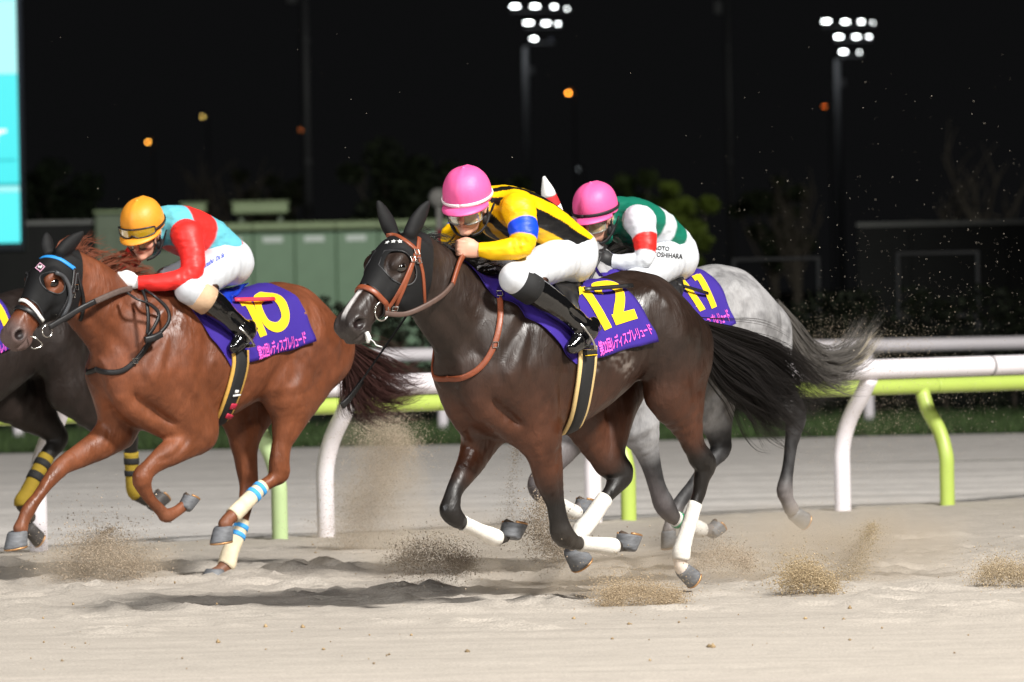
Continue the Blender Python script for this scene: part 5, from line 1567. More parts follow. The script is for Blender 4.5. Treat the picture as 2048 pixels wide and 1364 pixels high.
# ------------------------------------------------------------------ number 11, the grey
def coat11(H, V, N):
    v = vnoise(V, 6, 5) * .40 + vnoise(V, 24, 6) * .35 + vnoise(V, 55, 7) * .25
    dap = sstep(.24, .66, v)
    c = np.array(lin(112, 111, 112))[None] * (1 - dap[:, None]) + np.array(lin(156, 155, 156))[None] * dap[:, None]
    top = sstep(1.15, 1.55, V[:, 2]) * sstep(-.1, -.5, V[:, 0]); c = mixc(c, top * .35 * (1 - dap * .5), lin(120, 118, 120))
    for key, pl in H.legs.items():
        d, par = seg_dist(V, pl[:, :3]); m = sstep(.2, 2.4, par) * sstep(.20, .11, d)
        c = mixc(c, np.clip(m * 1.25, 0, 1) * (.86 + .14 * (1 - vnoise(V, 28, 9))), lin(30, 29, 30))
        c = mixc(c, sstep(len(pl) - 4.2, len(pl) - 2.4, par) * (d < .07) * .5, lin(150, 142, 140))
    t = (V - H.head[0]) @ H.head[1] / H.head[4]
    c = mixc(c, sstep(.43, .55, t) * .8, lin(95, 88, 88))
    return c
h11 = Horse('race_horse', 'dappled grey horse with dark legs, partly behind the number 12 horse', 'race horses galloping on the sand track', (1440, 524), 378, 44, dz=.045)
h11.spec = H11; h11.marks = None; h11.hoofpts = {}
build_horse(h11, H11)
body_object(h11, coat11, M_grey)
for k_ in ('LF', 'RF', 'LH', 'RH'): build_hoof(h11, k_, H11['hooves'][k_], M_hoof, M_sole, M_shoe)
for k_, (a_, b_) in H11['bandages'].items(): build_bandage(h11, k_, a_, b_, M_white, ((.06, .14),), M_grnst)
eyes(h11)
# ear covers: red and white
poll, e1, e2, e3, kl = h11.head
for sg, tip in ((1, H11['head']['ears'][0]), (-1, H11['head']['ears'][1])):
    b = h11.hp(.005, .030, sg * .050); tp = h11.P(*tip, b[1] + sg * .02)
    for nm, t0, t1, m_ in (('ear_cover', .05, .45, M_whitep), ('ear_cover_band', .44, .68, mat('red_cover', lin(200, 40, 45), rough=.7)), ('ear_cover_tip', .67, 1.10, M_whitep)):
        tt = np.linspace(t0, t1, 8); rr = np.interp(tt, [0, .25, .5, .8, 1.10], [.036, .044, .039, .028, .006]) * h11.k
        VV, FF = tube_vf([b * (1 - t) + tp * t for t in tt], rr, 14); mesh_np(nm, VV, FF, m_, h11.root, True)
hood(h11, .30, .06, ((1175, 470), (1150, 620)), mat('maroon_hood', lin(120, 28, 36), rough=.8))
nose_ring(h11, .40, .12, .026, M_blkl)
bit_ring(h11, tuple(h11.pix(h11.hp(.46, -.09, .06))), 13, M_steel)
nb = h11.hp(.46, -.09, .08)
A_ = spline([nb, nb + np.array([-.3, .05, .05]), np.array([.45, .10, 1.72])], 14)
VV, FF = tube_vf(A_, .008, 8); mesh_np('rein', VV, FF, M_blkl, h11.root, True)
VV, FF = mirror(VV, FF); mesh_np('rein', VV, FF, M_blkl, h11.root, True)
C11 = dress_cloth(h11, (1250, 590), (1345, 712), (1386, 541), (1464, 648), .0)
cloth_number(C11, [('1', (1350, 563), (1380, 556), (1391, 625), (1420, 616)), ('1', (1382, 553), (1412, 546), (1415, 620), (1441, 611))], ((1372, 650), (1452, 616), (1380, 672), (1462, 642)))
girth(h11, [(1352, 690), (1350, 730), (1342, 770), (1330, 810), (1320, 830)], .080, .116, M_pad2)
mane(h11, 320, M_tailg, .18, .85, .2, .5, seed=12)
tail(h11, [[(1555, 605), (1585, 640), (1620, 690), (1665, 715), (1705, 700), (1735, 672), (1760, 645)],
           [(1560, 622), (1592, 670), (1635, 720), (1690, 722), (1725, 695), (1750, 660)],
           [(1566, 640), (1600, 700), (1645, 742), (1695, 740), (1735, 700)],
           [(1570, 655), (1602, 720), (1640, 762), (1690, 768), (1730, 740)]], 1500, M_tailg, 14, r0=.0013, spread=.04, curl=.014)
tail(h11, [[(1600, 680), (1650, 728), (1695, 718), (1728, 688), (1756, 648)], [(1605, 690), (1650, 738), (1700, 726), (1735, 690), (1752, 662)]], 140, M_tailg2, 15, r0=.0018, spread=.022, name='tail_tip')

# ------------------------------------------------------------------ the dark horse at the left edge
h13 = Horse('race_horse', 'black horse with yellow leg bandages, cut off by the left edge behind the chestnut', 'race horses galloping on the sand track', (60, 553), 345, 43)
h13.spec = H13; h13.marks = None; h13.hoofpts = {}
build_horse(h13, H13, .010)
body_object(h13, coat(lin(34, 26, 23), lin(38, 29, 25), 1.0), M_black)
for k_ in ('LF', 'RF', 'LH', 'RH'): build_hoof(h13, k_, H13['hooves'][k_], M_hoofd, M_sole, M_shoe)
for k_, (a_, b_) in H13['bandages'].items(): build_bandage(h13, k_, a_, b_, M_gold, ((.10, .20), (.30, .40)), M_blkst)
eyes(h13)
C13 = dress_cloth(h13, (-130, 605), (-60, 735), (-20, 572), (34, 688), .0)
cloth_number(C13, [('1', (-35, 600), (0, 592), (0, 668), (36, 658))], ((-60, 700), (26, 680), (-55, 720), (32, 700)))
girth(h13, [(-40, 730), (-48, 780), (-60, 815)], .080, .116, M_pad2)
mane(h13, 120, M_mane, .18, .85, .2, .5, seed=22)
tail(h13, [[(158, 640), (185, 690), (205, 750), (200, 810), (190, 850)], [(160, 660), (195, 720), (230, 760), (250, 800)], [(160, 650), (175, 710), (165, 770), (150, 830)]], 260, M_mane, 23, r0=.0021, spread=.03)

# ------------------------------------------------------------------ riders
def saddle(H, J, color):
    a0 = J.base[0]
    S = Cloth(H, (a0 + .32, a0 + .24, .95), (a0 - .17, a0 + .10, .42), off=.034, nu=22, nv=14)
    return S.build(color, H.root, 'saddle')
def stirrups(H, J, mleather):
    for k, fk in (('legL', 'footL'), ('legR', 'footR')):
        f = J.feet[fk]; c = f[1, :3] + J.base; fa = nrm(f[2, :3] - f[0, :3]); lt = np.array([0, 1.0, 0]); up = nrm(np.cross(fa, lt)); up = up if up[2] > 0 else -up
        lt = np.cross(up, fa); r = f[1, 3]
        P = [c + lt * x * (r + .016) + up * z for x, z in ((-1, -r - .006), (-1.05, 0), (-.85, .05), (-.35, .10), (0, .115), (.35, .10), (.85, .05), (1.05, 0), (1, -r - .006))]
        V, F = tube_vf(spline(P, 28), .0065, 8); o = mesh_np('stirrup', V, F, M_steel, H.root, True)
        V, F = tube_vf([P[0], P[-1]], .010, 8); mesh_np('tread', V, F, M_steel, o, True)
        sg = 1 if k[-1] == 'L' else -1
        top = np.array([J.base[0] + .20, sg * .255, 1.36]); A = spline([c + up * .115, top * .5 + (c + up * .115) * .5, top], 10)
        T = np.gradient(A, axis=0); N = np.array([nrm(np.cross(np.cross(t, [0, sg, 0]), t)) for t in T]); V, F = band(A, N, .022, 0, .004); mesh_np('stirrup_leather', V, F, mleather, H.root, True)

b12 = h12.P(1130, 512, 0)
j12 = Jockey(h12, 'jockey in yellow and black striped silks with blue armbands and a pink helmet', (b12[0], 0, b12[2] - .05))
build_jockey(j12, J12, dict(skin=SKIN, m_skin=M_skin, silk=sil12, m_silk=M_silk, m_collar=mat('yellow_collar', lin(240, 185, 10), rough=.5), m_breeches=M_breech, m_boot=M_boot, m_sole=M_bsole,
    m_gaiter=M_gaitb, gaiter=(.12, .62), boot_top=.55, cuff=.16, m_helmet=M_pinkh, m_peak=M_pinkh, m_band=M_whiteb, m_strap=M_blackb,
    goggles=[(-.034, .122, .092, .060, M_lens, M_framec), (-.036, .112, .085, .046, M_lensy, M_frame)]))
j10b = h10.P(450, 522, 0)
j10 = Jockey(h10, 'jockey in red and light blue silks with an orange yellow helmet', (j10b[0], 0, j10b[2] - .05))
build_jockey(j10, J10, dict(skin=SKIN, m_skin=M_skin, silk=sil10, m_silk=M_silk, m_collar=mat('light_blue_collar', lin(110, 180, 195), rough=.5), m_breeches=M_breech, m_boot=M_boot, m_sole=M_bsole,
    m_gaiter=M_gait, gaiter=(.22, .78), boot_top=.72, cuff=.30, glove_L=lin(225, 225, 225), glove_R=lin(225, 225, 225), m_helmet=M_yelh, m_peak=M_yelh, m_band=M_frame, m_strap=M_blackb,
    goggles=[(-.036, .112, .085, .046, M_lens, M_frame), (.044, .150, .122, .050, M_lensy, M_frame)]))
j11b = h11.P(1338, 512, 0)
j11 = Jockey(h11, 'jockey in green and white hooped silks with red armbands and a pink helmet', (j11b[0], 0, j11b[2] - .05))
build_jockey(j11, J11, dict(skin=SKIN, m_skin=M_skin, silk=sil11, m_silk=M_silk, m_collar=mat('green_collar', lin(25, 130, 105), rough=.5), m_breeches=M_breech, m_boot=M_boot, m_sole=M_bsole,
    m_gaiter=M_gaitb, gaiter=(.12, .62), boot_top=.55, cuff=.16, glove_L=lin(28, 28, 29), glove_R=lin(28, 28, 29), m_helmet=M_pinkh, m_peak=M_pinkh, m_band=M_blackb, m_strap=M_blackb,
    goggles=[(-.034, .122, .092, .060, M_lens, M_framec), (-.036, .112, .085, .046, M_lens, M_frame)]))
for H_, J_, m_ in ((h12, j12, M_blkl), (h10, j10, M_blue), (h11, j11, M_blkl)):
    saddle(H_, J_, m_); stirrups(H_, J_, M_blkl)
print_on(j11, 'YOSHIHARA', (1306, 514), (1364, 518), 10, M_blkst, bold=.02)
print_on(j11, 'NAOTO', (1300, 500), (1338, 503), 9, M_blkst, bold=.02)
M_sig = mat('blue_print', lin(40, 80, 200), rough=.7)
print_on(j10, 'Manabu', (401, 542), (426, 526), 9, M_sig, bold=.02, shear=.3)
print_on(j10, 'Da Sa', (432, 523), (448, 514), 8, M_sig, bold=.02, shear=.3)
# saddle straps lying back over the cloths
for H_, C_, q0, q1, m_, wd in ((h12, C12, (1165, 586), (1264, 577), M_blkl, .020), (h10, C10, (466, 606), (548, 603), M_red, .022), (h11, C11, (1350, 574), (1412, 592), M_blkl, .018)):
    a = np.array([C_.at(*C_.uv(*(np.array(q0) * (1 - t) + np.array(q1) * t)), .022) for t in np.linspace(0, 1, 6)]); a = spline(np.array([a[0], a[-1]]), 8)
    n_ = np.array([nrm([0, 1, .55])] * 8); V_, F_ = band(a, n_, wd, 0, .004); mesh_np('saddle_strap', V_, F_, m_, H_.root, True)
# the whip in the right hand of the yellow and black jockey
hw = j12.hands['handR'][:3] + j12.base
p1 = h12.P(822, 618, -.24); p2 = h12.P(700, 795, -.34); p3 = h12.P(684, 812, -.35)
A_ = spline([hw + np.array([-.10, 0, .06]), hw, hw * .5 + p1 * .5 + np.array([0, -.03, 0]), p1, p2], 20)
mbw = MB(); mbw.tube(A_, np.linspace(.008, .005, 20), 8)
wroot = mbw.build('riding_whip', M_blkl, None, True); tag(wroot, 'long black riding whip pointing down beside the number 12 horse neck', 'whip')
fl0 = h12.P(724, 762, -.328); A2 = spline([fl0, p2, p3], 8); VV, FF = band(A2, np.array([nrm([0, 1, 0.2])] * 8), np.linspace(.022, .034, 8), 0, .006)
def to_world(H, V): return np.array([H.o + H.u * v[0] + H.n * v[1] + np.array([0, 0, v[2]]) for v in np.asarray(V, float)])
for v in wroot.data.vertices: v.co = Vector(to_world(h12, [v.co])[0])
mesh_np('flap', to_world(h12, VV), FF, M_blkl, wroot, True)
# ------------------------------------------------------------------ the place
def at_scale(px, py, s): return at_depth(px, py, FPX / s)
def ground_pt(px, py): return on_plane_z(px, py, 0.0)

# --- sand track: fine sheet near the camera, tracks and lumps as geometry
def sand_height(X, Y):
    P = np.stack([X, Y, np.zeros_like(X)], -1).reshape(-1, 3)
    h = (vnoise(P * np.array([.5, 1.6, 1]), 1.0, 3) - .5) * .014
    h += (vnoise(P * np.array([.55, 3.4, 1]), 1.6, 4) - .5) * .012
    near = sstep(26.5, 28.0, P[:, 1])
    h += (vnoise(P * np.array([1.0, 1.3, 1]), 6.5, 5) - .5) * .011 * (.35 + .65 * near)
    h += (vnoise(P, 19, 6) - .5) * .009 * (.4 + .6 * near)
    band = np.exp(-((P[:, 1] - 30.0) / 3.2) ** 2)
    h += np.clip(vnoise(P * np.array([.8, 1.5, 1]), 3.2, 12) - .52, 0, 1) * .10 * band
    h += np.clip(vnoise(P * np.array([1, 1.2, 1]), 11, 13) - .6, 0, 1) * .06 * band
    return h.reshape(X.shape)
gx = np.arange(-7.2, 7.3, .042); gy = np.concatenate([np.arange(17, 21.5, .10), np.arange(21.5, 44, .05)])
GX, GY = np.meshgrid(gx, gy, indexing='ij')
GZ = sand_height(GX, GY)
rg = np.random.default_rng(5)
# hoof prints: bowls with a pushed-up rim, along the line the field has run
for i in range(560):
    cx = rg.uniform(-8, 8.5); cy = 29.2 + .35 * cx * 0 + rg.normal(0, 2.3)
    if cy < 25.2: continue
    r = rg.uniform(.06, .11); dp = rg.uniform(.014, .036)
    i0, i1 = np.searchsorted(gx, [cx - 4 * r, cx + 4 * r]); j0, j1 = np.searchsorted(gy, [cy - 4 * r, cy + 4 * r])
    if i1 - i0 < 2 or j1 - j0 < 2: continue
    dx = (GX[i0:i1, j0:j1] - cx) / 1.25 + .25 * (GY[i0:i1, j0:j1] - cy); dy = GY[i0:i1, j0:j1] - cy
    q = np.sqrt(dx * dx + dy * dy) / r
    GZ[i0:i1, j0:j1] += -dp * np.exp(-q ** 2) + dp * .75 * np.exp(-((q - 1.5) / .5) ** 2)
nx_, ny_ = GX.shape
idx = np.arange(nx_ * ny_).reshape(nx_, ny_)
Fq = np.stack([idx[:-1, :-1], idx[1:, :-1], idx[1:, 1:], idx[:-1, 1:]], -1).reshape(-1, 4)

def sand_material(name, base, var, streak):
    m = bpy.data.materials.new(name); m.use_nodes = True; nt = m.node_tree; b = nt.nodes['Principled BSDF']; L = nt.links.new
    b.inputs['Roughness'].default_value = .95; b.inputs['Specular IOR Level'].default_value = .2
    tc = nt.nodes.new('ShaderNodeTexCoord')
    def noise(scale, detail, mp):
        mpn = nt.nodes.new('ShaderNodeMapping'); mpn.inputs['Scale'].default_value = mp; L(tc.outputs['Object'], mpn.inputs[0])
        n = nt.nodes.new('ShaderNodeTexNoise'); n.inputs['Scale'].default_value = scale; n.inputs['Detail'].default_value = detail; L(mpn.outputs[0], n.inputs['Vector']); return n.outputs[0]
    a = noise(1.0, 6, streak); c = noise(90, 3, (1, 1, 1)); d = noise(5, 5, (1, 1.6, 1))
    r1 = nt.nodes.new('ShaderNodeValToRGB'); r1.color_ramp.elements[0].position = .3; r1.color_ramp.elements[1].position = .7
    r1.color_ramp.elements[0].color = (*[x * (1 - var) for x in base], 1); r1.color_ramp.elements[1].color = (*[min(1, x * (1 + var * .6)) for x in base], 1)
    mxa = nt.nodes.new('ShaderNodeMath'); mxa.operation = 'MULTIPLY_ADD'; L(a, mxa.inputs[0]); mxa.inputs[1].default_value = .55
    mxb = nt.nodes.new('ShaderNodeMath'); mxb.operation = 'MULTIPLY'; L(d, mxb.inputs[0]); mxb.inputs[1].default_value = .45; L(mxb.outputs[0], mxa.inputs[2])
    L(mxa.outputs[0], r1.inputs[0])
    mg = nt.nodes.new('ShaderNodeMapRange'); mg.inputs[1].default_value = .3; mg.inputs[2].default_value = .7; mg.inputs[3].default_value = .82; mg.inputs[4].default_value = 1.14; L(c, mg.inputs[0])
    sc_ = nt.nodes.new('ShaderNodeVectorMath'); sc_.operation = 'SCALE'; L(r1.outputs[0], sc_.inputs[0]); L(mg.outputs[0], sc_.inputs['Scale']); L(sc_.outputs[0], b.inputs['Base Color'])
    bp = nt.nodes.new('ShaderNodeBump'); bp.inputs['Strength'].default_value = .32; bp.inputs['Distance'].default_value = .02
    ad = nt.nodes.new('ShaderNodeMath'); ad.operation = 'ADD'; L(c, ad.inputs[0]); L(d, ad.inputs[1]); L(ad.outputs[0], bp.inputs['Height']); L(bp.outputs[0], b.inputs['Normal'])
    return m
M_sand = sand_material('beige_sand', lin(176, 168, 158), .16, (.35, 4.0, 1))
M_sand2 = sand_material('harrowed_sand', lin(206, 201, 196), .30, (.05, 1.5, 1))
trk = mesh_np('sand_track', np.stack([GX, GY, GZ], -1).reshape(-1, 3), Fq, M_sand, None, True); tag(trk, kind='structure')

# --- the running rail line through the measured post feet
W_feet = [ground_pt(*p) for p in ((650, 1073), (1192, 1045), (1684, 1020))]
c0 = np.mean(W_feet, 0); dv = nrm(W_feet[2] - W_feet[0]); RN = nrm(np.array([dv[1], -dv[0], 0]))        # RN points towards the runners
RN = RN if RN[1] < 0 else -RN
spc = np.linalg.norm(W_feet[2] - W_feet[0]) / 2
# harrowed strip beyond the rail and the surrounding field, each a few millimetres lower
far_edge = 58.2
mesh_ground = mesh_np('field', [(-900, 4, -.06), (900, 4, -.06), (900, 2500, -.06), (-900, 2500, -.06)], [[0, 1, 2, 3]], mat('dark_field', lin(58, 62, 44), rough=1, noise=.3, scale=3), None, False); tag(mesh_ground, kind='structure')
gx2 = np.arange(-22, 22.01, .25); gy2 = np.arange(30.0, far_edge, .12)
A2, B2 = np.meshgrid(gx2, gy2, indexing='ij')
Z2 = -.040 + (vnoise(np.stack([A2 * .15, B2 * 2.2, A2 * 0], -1).reshape(-1, 3), 1.0, 8) - .5).reshape(A2.shape) * .05
line = ((A2 - c0[0]) * RN[0] + (B2 - c0[1]) * RN[1])
i2 = np.arange(A2.size).reshape(A2.shape); F2 = np.stack([i2[:-1, :-1], i2[1:, :-1], i2[1:, 1:], i2[:-1, 1:]], -1).reshape(-1, 4)
ok = (line.reshape(-1)[F2] < .2).all(1)
# sand track ends at the rail: drop its far corner
L1 = ((GX - c0[0]) * RN[0] + (GY - c0[1]) * RN[1])
def drop_beyond(o, keep):
    bm = bmesh.new(); bm.from_mesh(o.data); bm.faces.ensure_lookup_table()
    bad = [bm.faces[i] for i in np.where(~keep)[0]]; bmesh.ops.delete(bm, geom=bad, context='FACES'); bm.to_mesh(o.data); bm.free()
keep = (L1.reshape(-1)[Fq] > -.25).any(1); drop_beyond(trk, keep)
v2 = np.stack([A2, B2, Z2], -1).reshape(-1, 3); u_, inv_ = np.unique(F2[ok], return_inverse=True)
tr2 = mesh_np('inner_track', v2[u_], inv_.reshape(-1, 4), M_sand2, None, True); tag(tr2, kind='structure')
# coarse sand outside the detailed patch (towards and beside the camera)
mesh_np('track_apron', [(-60, 4, -.05), (60, 4, -.05), (60, 17.05, -.05), (-60, 17.05, -.05)], [[0, 1, 2, 3]], M_sand, None, False)['kind'] = 'structure'
for x0_, x1_ in ((-60, -7.1), (7.1, 60)):
    mesh_np('track_apron', [(x0_, 17, -.05), (x1_, 17, -.05), (x1_, 30.1, -.05), (x0_, 30.1, -.05)], [[0, 1, 2, 3]], M_sand, None, False)['kind'] = 'structure'

# --- running rail
M_wrail = mat('white_rail', lin(232, 226, 230), rough=.35, spec=.5, noise=.03, scale=3)
M_lime = mat('lime_rail', lin(174, 194, 92), rough=.4, noise=.04, scale=4)
M_palel = mat('faded_lime', lin(182, 204, 150), rough=.4, noise=.04, scale=4)
M_dark = mat('dark_fitting', lin(40, 40, 42), rough=.6)
def rail_pt(s, n, z): return c0 + dv * s + RN * n + np.array([0, 0, z])
rail = tag(empty('running_rail', c0), 'white rounded running rail on curved white posts, in front of the lime one', 'rail', 'rails beside the sand track')
lrail = tag(empty('lime_rail', c0 - RN * .24), 'lime green lower rail on curved lime posts right behind the white rail', 'rail', 'rails beside the sand track')
def loc(P, o): return np.array(P) - np.array(o)
for i in range(-3, 4):
    a = rail_pt(spc * (i - .5) + .004, .31, .935); b = rail_pt(spc * (i + .5) - .004, .31, .935)
    V, F = tube_vf([a, b], .066, 20); mesh_np('rail_tube', loc(V, c0), F, M_wrail, rail, True)
    jn = [rail_pt(spc * (i + .5) - .012, .31, .935), rail_pt(spc * (i + .5) + .012, .31, .935)]
    V, F = tube_vf(jn, .0675, 20); mesh_np('rail_joint', loc(V, c0), F, mat('joint_grey', lin(150, 146, 148), rough=.5) if i == -3 else bpy.data.materials['joint_grey'], rail, True)
    a = rail_pt(spc * (i - .5) + .006, -.24, .80); b = rail_pt(spc * (i + .5) - .006, -.24, .80)
    V, F = tube_vf([a, b], .052, 18); mesh_np('rail_tube', loc(V, lrail.location), F, M_lime, lrail, True)
for i in range(-3, 4):
    P = spline([rail_pt(spc * i, 0, -.08), rail_pt(spc * i, 0, .22), rail_pt(spc * i, .005, .42), rail_pt(spc * i, .08, .60), rail_pt(spc * i, .21, .76), rail_pt(spc * i, .30, .88)], 22)
    V, F = tube_vf(P, .055, 16); mesh_np('post', loc(V, c0), F, M_wrail, rail, True)
    mb = MB(); mb.tube([rail_pt(spc * i + .02, .27, .865), rail_pt(spc * i + .02, .27, .80)], .012, 8); mb.v = [tuple(np.array(v) - c0) for v in mb.v]; mb.build('rail_bracket', M_dark, rail)
def on_rail_plane(px, py):
    d = ray(px, py); return cam_o + d * (((c0 - cam_o) @ RN) / (d @ RN))
ls = [(on_rail_plane(*p) - c0) @ dv for p in ((560, 1077), (1270, 1045), (1895, 1013))]; lsp = (ls[2] - ls[0]) / 2
for j in range(-2, 4):
    sp_ = ls[0] + lsp * j
    P = spline([rail_pt(sp_, 0, -.08), rail_pt(sp_, 0, .20), rail_pt(sp_, -.005, .34), rail_pt(sp_, -.07, .50), rail_pt(sp_, -.18, .64), rail_pt(sp_, -.235, .77)], 22)
    V, F = tube_vf(P, .050, 16); mesh_np('post', loc(V, lrail.location), F, M_palel if j == 0 else M_lime, lrail, True)
    for k in (-.07, .07):
        V, F = tube_vf([rail_pt(sp_ + k, -.24, .851), rail_pt(sp_ + k, -.24, .875)], .014, 8); mesh_np('bolt', loc(V, lrail.location), F, M_dark, lrail, True)

# --- grass verge with the far rail and the hedge behind it
M_turf = mat('turf', lin(40, 50, 28), rough=1, noise=.35, scale=6)
gv = mesh_np('grass_verge', [(-24, far_edge - .05, -.03), (24, far_edge - .05, -.03), (24, 74, -.03), (-24, 74, -.03)], [[0, 1, 2, 3]], M_turf, None, False); tag(gv, kind='structure')
n = 46000; rx = rg.uniform(-8.0, 8.0, n); ry = far_edge + .1 + 8.5 * rg.random(n) ** 1.5 + .5 * (vnoise(np.stack([rx, rx * 0, rx * 0], -1), 1.2, 5) - .5)
hh = rg.uniform(.05, .15, n); aa = rg.uniform(0, math.pi, n); ln = rg.normal(0, .05, (n, 2)); wd = rg.uniform(.006, .012, n)
base = np.stack([rx, ry, np.full(n, -.04)], -1); sd = np.stack([np.cos(aa), np.sin(aa), aa * 0], -1) * wd[:, None]
tipv = base + np.stack([ln[:, 0], ln[:, 1], hh], -1)
Vg = np.stack([base - sd, base + sd, tipv], 1).reshape(-1, 3); Fg = np.arange(n * 3).reshape(-1, 3)
gcol = np.repeat(np.array(lin(58, 78, 38))[None] * (rg.uniform(.5, 1.5, n)[:, None]) * np.array([1, 1, 1]), 3, 0)
M_blade = mat('grass_blade', attr='Col', rough=.8)
gr = mesh_np('grass', Vg, Fg, M_blade, None, False, col=gcol); tag(gr, 'short green grass along the far side of the track', 'grass', kind='stuff')

FR_Y = FPX / 181.0
frz = 1.48 + (588 - 706) / 181.0
fr = tag(empty('far_rail', (0, FR_Y, 0)), 'plain white rail on straight posts across the grass behind the lime rail', 'rail', 'rails beside the sand track')
for i in range(-4, 5):
    V, F = tube_vf([(i * 4.7 - 2.33, 0, frz), (i * 4.7 + 2.33, 0, frz)], .074, 16); mesh_np('rail_tube', V, F, M_wrail, fr, True)
for px in (-590, 35, 885, 1738, 2590):
    x = at_depth(px, 800, FR_Y)[0]
    V, F = tube_vf([(x, .02, -.05), (x, .02, frz - .05)], .058, 12); mesh_np('post', V, F, M_wrail, fr, True)

def leaf_cloud(name, centers, radii, n, size, colr, parent=None, seed=0, flat=.6):
    rr = np.random.default_rng(seed); k = rr.integers(0, len(centers), n)
    c = np.array(centers)[k]; r = np.array(radii)[k]
    d = rr.normal(size=(n, 3)); d /= np.linalg.norm(d, axis=1)[:, None]
    p = c + d * r * (rr.random(n) ** .35)[:, None]
    a = rr.normal(size=(n, 3)); a /= np.linalg.norm(a, axis=1)[:, None]; b = np.cross(a, rr.normal(size=(n, 3))); b /= np.linalg.norm(b, axis=1)[:, None]
    s = (size * rr.uniform(.6, 1.5, n))[:, None]
    V = np.stack([p - a * s, p + b * s * flat, p + a * s, p - b * s * flat], 1).reshape(-1, 3)
    F = np.arange(n * 4).reshape(-1, 4)
    col = np.repeat(np.array(colr)[None] * rr.uniform(.55, 1.5, n)[:, None], 4, 0)
    return mesh_np(name, V, F, M_leaf, parent, False, col=col)
M_leaf = mat('leaf', attr='Col', rough=.7, spec=.3)
M_bark = mat('bark', lin(92, 84, 74), rough=.95, noise=.3, scale=12)

HY = FPX / 168.0
hedge = tag(empty('hedge', (0, HY, 0)), 'long dark clipped hedge behind the far white rail', 'hedge')
cs = []; rs_ = []
for x in np.arange(-10, 10.1, .32):
    for z in (.2, .55, .9, 1.18):
        cs.append((x + rg.normal(0, .08), rg.uniform(.1, .7), z + rg.normal(0, .06))); rs_.append((.30, .38, .24))
lf_ = leaf_cloud('foliage', cs, rs_, 26000, .045, lin(36, 42, 28), hedge, 3); lf_['kind'] = 'stuff'
mb = MB()
for x in np.arange(-10, 10, .8): mb.tube([(x, .4, -.05), (x + rg.normal(0, .1), .4, .6), (x + rg.normal(0, .15), .4, 1.1)], [.03, .022, .01], 6)
mb.build('stem', M_bark, hedge, True)['kind'] = 'stuff'

# --- green cabinets
CY = FPX / 100.0
def cab_x(px): return at_depth(px, 520, CY)[0]
def cab_z(px, py): return at_depth(px, py, CY)[2]
M_cab = mat('green_cabinet', lin(104, 130, 104), rough=.5, noise=.06, scale=4)
M_cab2 = mat('green_cabinet_roof', lin(120, 134, 98), rough=.55, noise=.08, scale=4)
M_cab3 = mat('grey_green_box', lin(92, 102, 84), rough=.6, noise=.08, scale=4)
M_lab = mat('label_plate', lin(190, 196, 192), rough=.5)
top = cab_z(600, 462)
def cabinet(x0, x1, doors, label, zt=top, roof=True, m=None):
    xa, xb = cab_x(x0), cab_x(x1); w = xb - xa
    t = tag(empty('equipment_cabinet', ((xa + xb) / 2, CY, 0)), label, 'cabinet', 'green equipment cabinets behind the hedge')
    b = MB(); b.box((0, .6, zt / 2), (w - .01, 1.2, zt), bev=.02); b.build('body', m or M_cab, t)
    if roof:
        b = MB(); b.box((0, .55, zt + .10), (w + .06, 1.4, .16), bev=.02); b.build('roof', M_cab2, t)
    for d in range(doors):
        dw = w / doors; x = -w / 2 + dw * (d + .5)
        b = MB(); b.box((x, -.012, zt / 2 - .02), (dw - .035, .024, zt - .12), bev=.006); o = b.build('door', m or M_cab, t)
        b = MB(); b.box((x + dw * .32, -.045, zt * .42), (.05, .04, .16), bev=.01); b.build('handle', M_dark, o)
        b = MB(); b.box((x - .02, -.027, zt - .16), (.40, .006, .12), bev=.002); b.build('label_plate', M_lab, o)
    return t
cabinet(425, 507, 1, 'green equipment cabinet with one door, half hidden by the red and blue jockey')
cabinet(507, 590, 1, 'green equipment cabinet standing second from the left of the plain green doors')
cabinet(590, 673, 1, 'green equipment cabinet between two others, above the chestnut rump')
cabinet(673, 757, 1, 'green equipment cabinet with a black keyhole handle beside the number 12 horse ears')
cabinet(757, 842, 1, 'green equipment cabinet behind the number 12 horse ears')
cabinet(842, 925, 1, 'green equipment cabinet at the right end, behind the pink helmet')
def roof_box(x0, x1, y0, y1, label, m=M_cab2, base=True):
    xa, xb = cab_x(x0), cab_x(x1); z0, z1 = cab_z((x0 + x1) / 2, y1), cab_z((x0 + x1) / 2, y0)
    t = tag(empty('ventilation_box', ((xa + xb) / 2, CY + .7, z0)), label, 'vent box', 'boxes on top of the cabinets')
    b = MB(); b.box((0, 0, (z1 - z0) / 2 + .02), (xb - xa, .7, z1 - z0 - .04), bev=.02); b.build('housing', m, t)
    b = MB(); b.box((0, 0, (z1 - z0) + .015), (xb - xa + .06, .76, .03), bev=.008); b.build('lid', m, t)
    for q in (-.35, .35):
        b = MB(); b.box(((xb - xa) * q, 0, -.10), (.08, .3, .24)); b.build('foot', M_cab3, t)
roof_box(465, 577, 404, 430, 'long olive box raised on feet on top of the cabinets')
roof_box(362, 412, 407, 430, 'short olive box just behind the red and blue jockey back')
